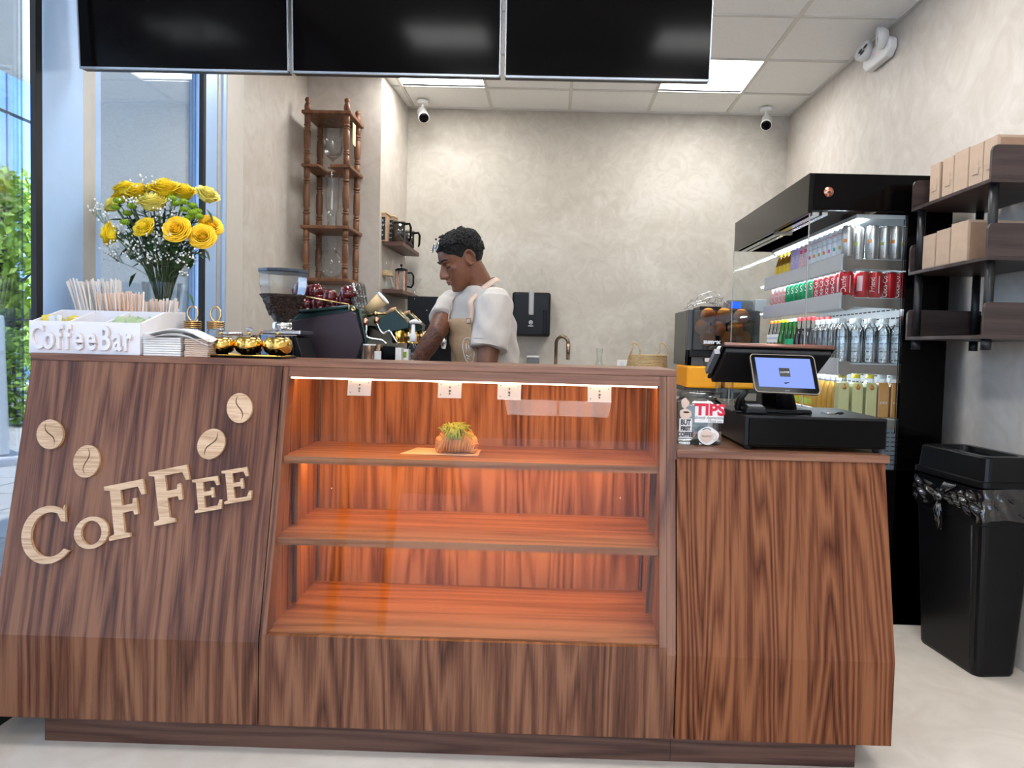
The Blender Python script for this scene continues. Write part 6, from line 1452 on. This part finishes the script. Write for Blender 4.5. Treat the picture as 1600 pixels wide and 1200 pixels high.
g.tube(pts, .0045, 6).build('glass_coil', 'plastic_clear', tw)
MB().lathe([(0, tz[0] + .003), (.05, tz[0] + .006), (.085, tz[0] + .05), (.09, tz[0] + .09), (.075, tz[0] + .15), (.04, tz[0] + .19), (.032, tz[0] + .21), (.032, tz[0] + .27), (.038, tz[0] + .275)], 30, (cx, cy, 0), cap=False).build('round_flask', 'glass_thin', tw)
MB().box(-.03, -.005, wY * .5 - .1, wY * .5 + .1, tz[0] - .05, tz[0] - .02).build('wall_cleat', 'tower_wood', tw)
MB().box(wX + .03, wX + .034, .02, .09, tz[3] - .2, tz[3] - .06).build('paper_label', 'packet_rim', tw)
# ------------------------------------------------------------------ the man behind the bar
def skin_mat():
    m = mat('skin', (.20, .085, .045), .42, spec=.4, noise=0); n = m.node_tree; b = n.nodes['Principled BSDF']; L = n.links.new
    b.inputs['Subsurface Weight'].default_value = .08; b.inputs['Subsurface Radius'].default_value = (.6, .25, .12); b.inputs['Subsurface Scale'].default_value = .01
    t = n.nodes.new('ShaderNodeTexCoord')
    no = n.nodes.new('ShaderNodeTexNoise'); no.inputs['Scale'].default_value = 14; no.inputs['Detail'].default_value = 4; L(t.outputs['Object'], no.inputs['Vector'])
    r = n.nodes.new('ShaderNodeValToRGB'); e = r.color_ramp.elements; e[0].position = .35; e[0].color = (.135, .052, .027, 1); e[1].position = .7; e[1].color = (.20, .083, .044, 1); L(no.outputs['Fac'], r.inputs[0])
    # tattoo on the far arm: dark line work between wrist and sleeve
    wv = n.nodes.new('ShaderNodeTexNoise'); wv.inputs['Scale'].default_value = 26; wv.inputs['Detail'].default_value = 1; wv.inputs['Distortion'].default_value = 1.3; L(t.outputs['Object'], wv.inputs['Vector'])
    pp_ = n.nodes.new('ShaderNodeMath'); pp_.operation = 'PINGPONG'; pp_.inputs[1].default_value = .09; L(wv.outputs['Fac'], pp_.inputs[0])
    tr_ = n.nodes.new('ShaderNodeMapRange'); tr_.inputs['From Min'].default_value = .028; tr_.inputs['From Max'].default_value = .05; tr_.inputs['To Min'].default_value = .75; tr_.inputs['To Max'].default_value = 0; L(pp_.outputs[0], tr_.inputs['Value'])
    sp_ = n.nodes.new('ShaderNodeSeparateXYZ'); L(t.outputs['Object'], sp_.inputs[0])
    a = n.nodes.new('ShaderNodeMath'); a.operation = 'LESS_THAN'; a.inputs[1].default_value = -.13; L(sp_.outputs['X'], a.inputs[0])
    c = n.nodes.new('ShaderNodeMath'); c.operation = 'LESS_THAN'; c.inputs[1].default_value = 1.42; L(sp_.outputs['Z'], c.inputs[0])
    d = n.nodes.new('ShaderNodeMath'); d.operation = 'GREATER_THAN'; d.inputs[1].default_value = -.16; L(sp_.outputs['Y'], d.inputs[0])
    e1 = n.nodes.new('ShaderNodeMath'); e1.operation = 'MULTIPLY'; L(a.outputs[0], e1.inputs[0]); L(c.outputs[0], e1.inputs[1])
    e2 = n.nodes.new('ShaderNodeMath'); e2.operation = 'MULTIPLY'; L(e1.outputs[0], e2.inputs[0]); L(tr_.outputs[0], e2.inputs[1])
    mx = n.nodes.new('ShaderNodeMix'); mx.data_type = 'RGBA'; L(e2.outputs[0], mx.inputs[0]); L(r.outputs[0], mx.inputs[6]); mx.inputs[7].default_value = (.035, .03, .035, 1)
    L(mx.outputs[2], b.inputs['Base Color'])
skin_mat()
mat('hair_black', (.008, .007, .007), .55, noise=.4, nscale=90, bump=1.0, bscale=160, spec=.3)
mat('shirt_cream', (.46, .42, .375), .85, noise=.03, nscale=30, bump=.15, bscale=14, sheen=.2)
mat('apron_tan', (.44, .285, .16), .8, noise=.08, nscale=60, bump=.15, bscale=25); mat('apron_strap', (.60, .45, .36), .7, noise=.04)
mat('trouser_black', (.015, .015, .017), .8, noise=.1); mat('shoe_dark', (.03, .03, .03), .5); mat('lip', (.22, .09, .07), .45, noise=0); mat('lens_dark', (.05, .045, .05), .1, spec=.6)
MO = Vector((-.33, 3.12, 0))
man = thing('person', 'man in a cream T-shirt and tan apron, head bowed, working behind the bar', 'person', MO)
S = Vector((.64, -.77, 0)).normalized(); F = Vector((-.77, -.64, 0)).normalized(); Z = Vector((0, 0, 1))
def V3(x, y, z): return Vector((x, y, z)) - MO
def eloft(g, rings, n=32, p=2.3, caps=True):            # rings: (centre, half width, half depth)
    o = []
    for c, a, b in rings:
        for k in range(n):
            t_ = 2 * math.pi * k / n; ct, st_ = math.cos(t_), math.sin(t_)
            o.append(Vector(c) + S * a * math.copysign(abs(ct) ** (2 / p), ct) + F * b * math.copysign(abs(st_) ** (2 / p), st_))
    m_ = len(rings); f = [(i * n + k, i * n + (k + 1) % n, (i + 1) * n + (k + 1) % n, (i + 1) * n + k) for i in range(m_ - 1) for k in range(n)]
    if caps: f += [list(range(n))[::-1], [(m_ - 1) * n + k for k in range(n)]]
    g.add(o, f, True)
def fuse(g, name, m, voxel, smooth=6, push=None, parent=None):
    o = g.build(name, m)
    r_ = o.modifiers.new('r', 'REMESH'); r_.mode = 'VOXEL'; r_.voxel_size = voxel; r_.use_smooth_shade = True
    s_ = o.modifiers.new('s', 'SMOOTH'); s_.iterations = smooth; s_.factor = .5
    me = bpy.data.meshes.new_from_object(o.evaluated_get(bpy.context.evaluated_depsgraph_get())); mm = o.data; bpy.data.objects.remove(o); bpy.data.meshes.remove(mm)
    if push:
        for v in me.vertices: v.co = push(v.co, v.normal)
    me.name = name; q = bpy.data.objects.new(name, me); C.objects.link(q); q.parent = parent
    if not me.materials: me.materials.append(MATS[m])
    me.polygons.foreach_set('use_smooth', [True] * len(me.polygons)); return q
# joints
SL, EL, WL = V3(-.232, 2.995, 1.425), V3(-.262, 2.93, 1.155), V3(-.45, 2.98, 1.065)
SR, ER, WR = V3(-.450, 3.265, 1.425), V3(-.482, 3.07, 1.300), V3(-.600, 3.09, 1.115)
NB, HC = V3(-.312, 3.13, 1.495), V3(-.384, 3.10, 1.606)
B = MB()
eloft(B, [(V3(-.27, 3.14, .92), .14, .10), (V3(-.275, 3.13, 1.10), .125, .09), (V3(-.30, 3.13, 1.28), .145, .10), (V3(-.318, 3.13, 1.38), .155, .095), (V3(-.322, 3.13, 1.44), .13, .075), (NB, .06, .055)])
B.tube(smooth_path([V3(-.318, 3.13, 1.43), NB, V3(-.335, 3.115, 1.545), V3(-.362, 3.105, 1.585)], 8), [.062, .060, .058, .056, .055, .055, .056, .057, .058], 18)
for s_, e_, w_ in ((SL, EL, WL), (SR, ER, WR)):
    B.ball(s_, .056, 16, 10); B.tube([s_, s_.lerp(e_, .35), s_.lerp(e_, .75), e_], [.050, .052, .045, .041], 18); B.ball(e_, .041, 14, 10)
    B.tube([e_, e_.lerp(w_, .3), e_.lerp(w_, .7), w_], [.040, .042, .033, .026], 18); B.ball(w_, .027, 12, 8)
def hand(w, d, nrm, thumb):
    d = d.normalized(); nrm = (nrm - d * nrm.dot(d)).normalized(); s_ = d.cross(nrm) * thumb
    M = Matrix((s_, d, nrm)).transposed()
    B.ball(w + d * .048, 1, 14, 10, (.040, .056, .017), M); B.tube([w, w + d * .03], [.026, .028], 12)
    for k, (o_, L_) in enumerate(((.030, .072), (.010, .082), (-.010, .076), (-.029, .060))):
        a = w + s_ * o_ + d * .085; p = [a - d * .03]
        for j, (l, an) in enumerate(((.45, 18), (.30, 50), (.25, 80))): p.append(p[-1] + (d * math.cos(R(an)) + nrm * math.sin(R(an))) * (L_ * l + (.03 if j == 0 else 0)))
        B.tube(p, [.0105, .0098, .009, .0078], 10); B.ball(p[-1], .008, 8, 6)
    p = [w + s_ * .020 + d * .02, w + s_ * .046 + d * .045 + nrm * .01, w + s_ * .052 + d * .075 + nrm * .022, w + s_ * .045 + d * .098 + nrm * .03]
    B.tube(p, [.014, .012, .0105, .008], 10); B.ball(p[-1], .0082, 8, 6)
hand(WL, WL - EL + Vector((0, 0, -.06)), Vector((.3, .3, -1)), 1)
hand(WR, WR - ER + Vector((0, 0, -.02)), Vector((.5, -.5, -.3)), -1)
for sgn in (-1, 1):
    h = V3(-.27, 3.14, .93) + S * .085 * sgn; k_ = V3(-.27, 3.13, .50) + S * .095 * sgn + F * .02; an = V3(-.26, 3.14, .09) + S * .10 * sgn
    B.tube([h, h.lerp(k_, .5), k_, k_.lerp(an, .3), an], [.085, .075, .055, .055, .036], 18); B.tube([an, an + Vector((0, 0, -.05)) + F * .05, an + Vector((0, 0, -.06)) + F * .15], [.036, .036, .028], 12)
# head, built facing +x then turned
hd_yaw = math.atan2(-.40, -.92); HM = Matrix.Translation(HC) @ Matrix.Rotation(hd_yaw, 4, 'Z') @ Matrix.Rotation(R(29), 4, 'Y') @ Matrix.Scale(.96, 4) @ Matrix.Translation((.0, 0, -.118))
HR = [(.000, .088, .045, .020), (.008, .096, .030, .032), (.020, .100, .008, .042), (.038, .099, -.020, .053), (.058, .098, -.045, .060), (.080, .097, -.070, .066), (.100, .095, -.084, .071), (.122, .091, -.093, .075), (.140, .096, -.098, .077), (.152, .099, -.100, .0775), (.175, .095, -.099, .076), (.195, .084, -.093, .071), (.212, .064, -.078, .061), (.226, .034, -.052, .042), (.233, .008, -.022, .018)]
def hp_(th, t_):
    t_ = max(0, min(1, t_)) * (len(HR) - 1); k = min(int(t_), len(HR) - 2); f = t_ - k; f = f
    z, a, b, w = [HR[k][i] * (1 - f) + HR[k + 1][i] * f for i in range(4)]
    c = (a + b) / 2; ra = (a - b) / 2; ct, st_ = math.cos(th), math.sin(th); pw = .92
    return Vector((c + ra * math.copysign(abs(ct) ** pw, ct), w * math.copysign(abs(st_) ** pw, st_), z))
n = 40; m_ = 44; o = [HM @ hp_(2 * math.pi * k / n, j / m_) for j in range(m_ + 1) for k in range(n)]
B.add(o, [(j * n + k, j * n + (k + 1) % n, (j + 1) * n + (k + 1) % n, (j + 1) * n + k) for j in range(m_) for k in range(n)] + [list(range(n))[::-1], [m_ * n + k for k in range(n)]], True)
M3 = HM.to_3x3()
def hb(c, r, sc=(1, 1, 1)): B.ball(HM @ Vector(c), r, 14, 10, sc, M3)
def ht(pts, rs, n=10): B.tube([HM @ Vector(p) for p in pts], rs, n)
ht([(.090, 0, .138), (.103, 0, .120), (.116, 0, .100), (.121, 0, .088), (.108, 0, .078)], [.008, .0085, .011, .013, .008])
ht([(.086, 0, .136), (.094, 0, .118), (.100, 0, .100), (.102, 0, .086)], [.010, .012, .014, .013])
for sg in (-1, 1):
    hb((.106, .0125 * sg, .083), .0095, (1.2, .9, .85)); hb((.062, .034 * sg, .104), .026, (.9, 1, .7)); ht([(.095, .010 * sg, .143), (.092, .030 * sg, .147), (.078, .050 * sg, .142)], [.006, .008, .005])
    hb((.0785, .033 * sg, .124), .0135, (.8, 1.05, .72))
    ear = [(-.004 + .019 * math.cos(a) * 1.0 - .004, .083 * sg + sg * .007 * math.cos(a * 1 + 3.14), .118 + .030 * math.sin(a)) for a in [R(-110 + 26 * k) for k in range(13)]]
    ht(ear, [.0055] * 13, 8); hb((-.002, .077 * sg, .114), .009, (1.2, .4, 1.8)); hb((.004, .079 * sg, .089), .0075, (1, .8, 1.1))
    hb((.045, .040 * sg, .045), .022, (1.5, .6, 1)); hb((-.03, .046 * sg, .055), .02, (1, .6, 1.2))
hb((.101, 0, .062), .011, (.9, 2.0, .62)); hb((.0995, 0, .049), .0115, (.9, 1.75, .62)); hb((.090, 0, .018), .018, (.9, 1.3, .8))
body = fuse(B, 'body', 'skin', .004, 4, None, man); body['label'] = 'brown skin with dark tattoos on the far forearm'
# lips, brows, lashes as thin parts
def tubeh(nm, m, pts, rs, n=8): return MB().tube([HM @ Vector(p) for p in pts], rs, n).build(nm, m, man)
tubeh('lips', 'lip', [(.098, -.022, .055), (.1075, -.010, .0615), (.1095, 0, .0600), (.1075, .010, .0615), (.098, .022, .055)], [.002, .0045, .005, .0045, .002])
tubeh('lips', 'lip', [(.097, -.020, .054), (.106, -.009, .0495), (.1085, 0, .049), (.106, .009, .0495), (.097, .020, .054)], [.002, .0045, .005, .0045, .002])
tubeh('mouth_line', 'hair_black', [(.098, -.023, .0545), (.1105, -.008, .0552), (.1125, 0, .0548), (.1105, .008, .0552), (.098, .023, .0545)], [.0006, .0012, .0012, .0012, .0006])
for sg in (-1, 1):
    tubeh('eyebrow', 'hair_black', [(.1005, .012 * sg, .1455), (.1000, .028 * sg, .1525), (.088, .046 * sg, .1520), (.078, .054 * sg, .147)], [.0022, .0036, .003, .0012])
    tubeh('eyelashes', 'hair_black', [(.0895, .018 * sg, .1165), (.0925, .028 * sg, .1140), (.0905, .038 * sg, .1145), (.082, .047 * sg, .119)], [.0010, .0017, .0017, .001])
    MB().ball(HM @ Vector((.1135, .009 * sg, .079)), .003, 8, 6).build('nostril', 'dark_brown', man)
# hair: thickened cap following the skull, with a curly surface
def hairline(th):                                   # lowest hair height around the head, th = 0 in front
    a = abs((th + math.pi) % (2 * math.pi) - math.pi); d = math.degrees(a)
    for (d0, z0), (d1, z1) in zip(((0, .192), (30, .188), (48, .165), (62, .158), (75, .130), (88, .142), (105, .132), (120, .085), (180, .066)), ((30, .188), (48, .165), (62, .158), (75, .130), (88, .142), (105, .132), (120, .085), (180, .066), (181, .066))):
        if d0 <= d <= d1: return z0 + (z1 - z0) * (d - d0) / (d1 - d0)
    return .066
rnd = random.Random(4); H_ = MB(); n = 72; m_ = 26; o = []
def hz(th, z):                                      # point on the skull at a given height
    lo, hi = 0.0, 1.0
    for _ in range(18):
        mid = (lo + hi) / 2
        if hp_(th, mid).z < z: lo = mid
        else: hi = mid
    return hp_(th, lo)
for j in range(m_ + 1):
    for k in range(n):
        th = 2 * math.pi * k / n; z0 = hairline(th); u = j / m_; z = z0 + (.2325 - z0) * u; p = hz(th, z)
        nn = Vector((p.x + .005, p.y * 1.25, (p.z - .13) * .9 if p.z > .13 else 0)).normalized(); thick = .0125 * min(1, max(0, (p.z - z0)) / .03 + (.25 if math.cos(th) > .3 else .10)) * (1 if p.z > .14 else max(.25, (p.z - .06) / .08)) * (1.25 if p.z > .19 else 1)
        q = p + nn * (thick + rnd.uniform(-.0012, .0018) * (1 if j else 0)); o.append(HM @ q)
H_.add(o, [(j * n + k, j * n + (k + 1) % n, (j + 1) * n + (k + 1) % n, (j + 1) * n + k) for j in range(m_) for k in range(n)] + [[m_ * n + k for k in range(n)]], True)
H_.build('hair', 'hair_black', man)
cu = MB()
for k in range(900):
    th = rnd.uniform(0, 6.283); z0 = hairline(th); z = z0 + .016 + (.234 - z0 - .016) * rnd.random() ** .7; p = hz(th, min(z, .2325)) if z < .231 else Vector((rnd.uniform(-.06, .06), rnd.uniform(-.04, .04), .234))
    if p.z < .12: continue
    nn = Vector((p.x + .005, p.y * 1.25, (p.z - .13) * .9)).normalized(); q = HM @ (p + nn * (.0125 if p.z < .19 else .0155)); cu.ball(q, rnd.uniform(.0028, .005), 6, 4)
cu.build('hair_curls', 'hair_black', man)['kind'] = 'stuff'
# sunglasses pushed up on the hair
sgx_ = thing('sunglasses', 'dark round sunglasses pushed up on the man\'s hair', 'sunglasses', MO)
for sg in (-1, 1):
    fr_ = [(.090 + .012 * math.sin(a), (.030 + .019 * math.cos(a)) * sg, .222 + .017 * math.sin(a) * .8 - .004) for a in [2 * math.pi * k / 20 for k in range(20)]]
    fr_ = [(.090 - .014 * math.sin(a), (.031 + .0185 * math.cos(a)) * sg, .216 + .015 * math.sin(a)) for a in [2 * math.pi * k / 20 for k in range(20)]]
    MB().tube([HM @ Vector(p) for p in fr_], .0016, 6, closed=True).build('rim', 'steel', sgx_)
    MB().add([HM @ Vector(p) for p in fr_], [list(range(20))]).build('lens', 'lens_dark', sgx_, solid=.001)
    MB().tube([HM @ Vector(p) for p in ((.086, .050 * sg, .218), (.05, .086 * sg, .206), (.0, .094 * sg, .180), (-.02, .087 * sg, .155))], .0017, 6).build('temple_arm', 'black_gloss', sgx_)
MB().tube([HM @ Vector(p) for p in ((.091, -.012, .217), (.094, 0, .219), (.091, .012, .217))], .0014, 6).build('bridge', 'steel', sgx_)
# T-shirt
T_ = MB()
eloft(T_, [(V3(-.262, 3.14, .90), .165, .125), (V3(-.265, 3.135, .98), .16, .122), (V3(-.272, 3.13, 1.12), .152, .118), (V3(-.285, 3.125, 1.24), .160, .120), (V3(-.300, 3.125, 1.34), .172, .120), (V3(-.312, 3.13, 1.40), .175, .108), (V3(-.318, 3.13, 1.445), .155, .092), (V3(-.316, 3.13, 1.478), .10, .078), (V3(-.314, 3.13, 1.492), .070, .066)])
for s_, e_, rr_, L_ in ((SL, EL, (.062, .072, .077, .078), .72), (SR, ER, (.060, .066, .066, .064), .62)):
    c_ = s_ + (V3(-.316, 3.13, 1.42) - s_) * .25; e2 = s_.lerp(e_, L_)
    T_.ball(s_, .064, 16, 12); T_.tube([c_, s_, s_.lerp(e2, .55), e2], rr_, 22)
def folds(co, no):
    w = co + MO; a = math.sin(w.z * 62 + w.x * 48 + 2 * math.sin(w.y * 31)) * .0026 + math.sin(w.x * 70 - w.z * 45 + w.y * 40) * .0019
    return co + no * (a + .0015 * math.sin(w.z * 21 + w.x * 33))
shirt = fuse(T_, 't_shirt', 'shirt_cream', .006, 8, folds, man)
for e_, s_, L_, r1, in ((EL, SL, .72, .0765), (ER, SR, .62, .063)):
    c_ = s_.lerp(e_, L_ - .02); d_ = (e_ - s_).normalized(); u_ = d_.orthogonal().normalized(); w_ = d_.cross(u_)
    for k in (0, 1): MB().tube([c_ - d_ * .022 * k + (u_ * math.cos(a) + w_ * math.sin(a)) * (r1 - .0015) for a in [2 * math.pi * j / 28 for j in range(28)]], .0022, 6, closed=True).build('sleeve_hem', 'shirt_cream', man)
MB().tube([V3(-.314, 3.13, 1.487) + S * .067 * math.cos(a) + F * .066 * math.sin(a) + Z * (-.012 * math.sin(a)) for a in [2 * math.pi * j / 36 for j in range(36)]], .0065, 8, closed=True).build('neck_band', 'shirt_cream', man)
tr2 = MB()
eloft(tr2, [(V3(-.27, 3.14, .80), .165, .12), (V3(-.265, 3.14, .90), .158, .118), (V3(-.265, 3.14, .96), .150, .11)])
for sgn in (-1, 1):
    h = V3(-.27, 3.14, .86) + S * .08 * sgn; k_ = V3(-.27, 3.13, .50) + S * .095 * sgn + F * .02; an = V3(-.26, 3.14, .09) + S * .10 * sgn
    tr2.tube([h, h.lerp(k_, .5), k_, k_.lerp(an, .4), an], [.098, .090, .074, .068, .058], 20)
    sh_ = MB(); sh_.tube([an + Vector((0, 0, -.035)) - F * .05, an + Vector((0, 0, -.04)) + F * .03, an + Vector((0, 0, -.05)) + F * .12, an + Vector((0, 0, -.055)) + F * .17], [.042, .048, .040, .026], 14); sh_.build('shoe', 'shoe_dark', man)
trs = fuse(tr2, 'trousers', 'trouser_black', .009, 4, None, man)
# apron, laid over the shirt by shooting rays at it
bvs = [BVHTree.FromPolygons([v.co.copy() for v in ob.data.vertices], [list(p.vertices) for p in ob.data.polygons]) for ob in (shirt, trs)]
def lay(u, z, off=.006):
    og = V3(-.28, 3.13, z) + S * u + F * .6; best = None
    for bv in bvs:
        hit = bv.ray_cast(og, -F)
        if hit[0] is not None and (best is None or hit[3] < best[3]): best = hit
    if best: return best[0] + F * off
    return V3(-.28, 3.13, z) + S * u + F * (.05)
g = MB(); nu, nz_ = 26, 48; pts = []
for j in range(nz_ + 1):
    z = 1.355 - (1.355 - .62) * j / nz_; wmax = .082 + (.150 - .082) * min(1, max(0, (1.355 - z) / .22)) ** 1.3
    for i in range(nu + 1):
        u = (-1 + 2 * i / nu) * wmax - .005; p = lay(u, z, .007)
        if z < .92: p = lay(u, .92, .009) + Z * (z - .92) + F * (.02 * (.92 - z))
        pts.append(p)
g.add(pts, [(j * (nu + 1) + i, j * (nu + 1) + i + 1, (j + 1) * (nu + 1) + i + 1, (j + 1) * (nu + 1) + i) for j in range(nz_) for i in range(nu)], True)
g.build('apron', 'apron_tan', man, solid=.003)
# straps from the bib corners up round the neck
def strap(pts, w):
    g = MB(); o = []
    pts = smooth_path(pts, 22)
    for i, p in enumerate(pts):
        d_ = (pts[min(i + 1, len(pts) - 1)] - pts[max(i - 1, 0)]).normalized(); ax = V3(-.316, 3.13, p.z + MO.z) ; outw = Vector((p.x - ax.x, p.y - ax.y, .12)).normalized(); sd = d_.cross(outw).normalized()
        o += [p - sd * w / 2, p + sd * w / 2]
    g.add(o, [(2 * i, 2 * i + 1, 2 * i + 3, 2 * i + 2) for i in range(len(pts) - 1)], True); return g
cN = V3(-.314, 3.13, 1.50)
strap([lay(.072, 1.335, .009), lay(.074, 1.385, .010), lay(.070, 1.43, .012) + Z * .0, cN + S * .078 + F * .01 + Z * .0, cN + S * .055 - F * .055 + Z * .03, cN - F * .075 + Z * .034], .026).build('neck_strap', 'apron_strap', man, solid=.003)
strap([lay(-.080, 1.340, .009), lay(-.076, 1.39, .010), lay(-.072, 1.43, .012), cN - S * .078 + F * .01, cN - S * .055 - F * .055 + Z * .03, cN - F * .075 + Z * .034], .020).build('neck_strap', 'apron_strap', man, solid=.003)
b_ = lay(.072, 1.345, .014); MB().tube([b_ + S * a + Z * c for a, c in ((-.014, -.010), (.014, -.010), (.014, .010), (-.014, .010))], .0022, 6, closed=True).build('buckle', 'brass', man)
# emblem on the bib: outlined shield with strokes inside
em_ = MB(); cx_, cz_ = .062, 1.225
em_.tube([lay(cx_ + .030 * math.copysign(abs(math.cos(a)) ** .7, math.cos(a)), cz_ + .050 * math.copysign(abs(math.sin(a)) ** .8, math.sin(a)), .0105) for a in [2 * math.pi * k / 32 for k in range(32)]], .0016, 5, closed=True)
for l in ([(-.010, .028), (-.010, -.002), (-.018, -.012)], [(.006, .030), (.002, .010), (.012, -.004)], [(-.016, -.02), (.0, -.028), (.014, -.018)], [(-.012, -.032), (.002, -.038)]):
    em_.tube([lay(cx_ + a, cz_ + b, .0105) for a, b in l], .0015, 5)
em_.build('bib_emblem', 'print_white', man)
wt = lay(-.03, 1.01, .011); MB().tube([lay(u, 1.0 + .004 * math.sin(u * 40), .010) for u in [-.145 + .29 * k / 16 for k in range(17)]], .006, 6).build('waist_tie', 'apron_tan', man)
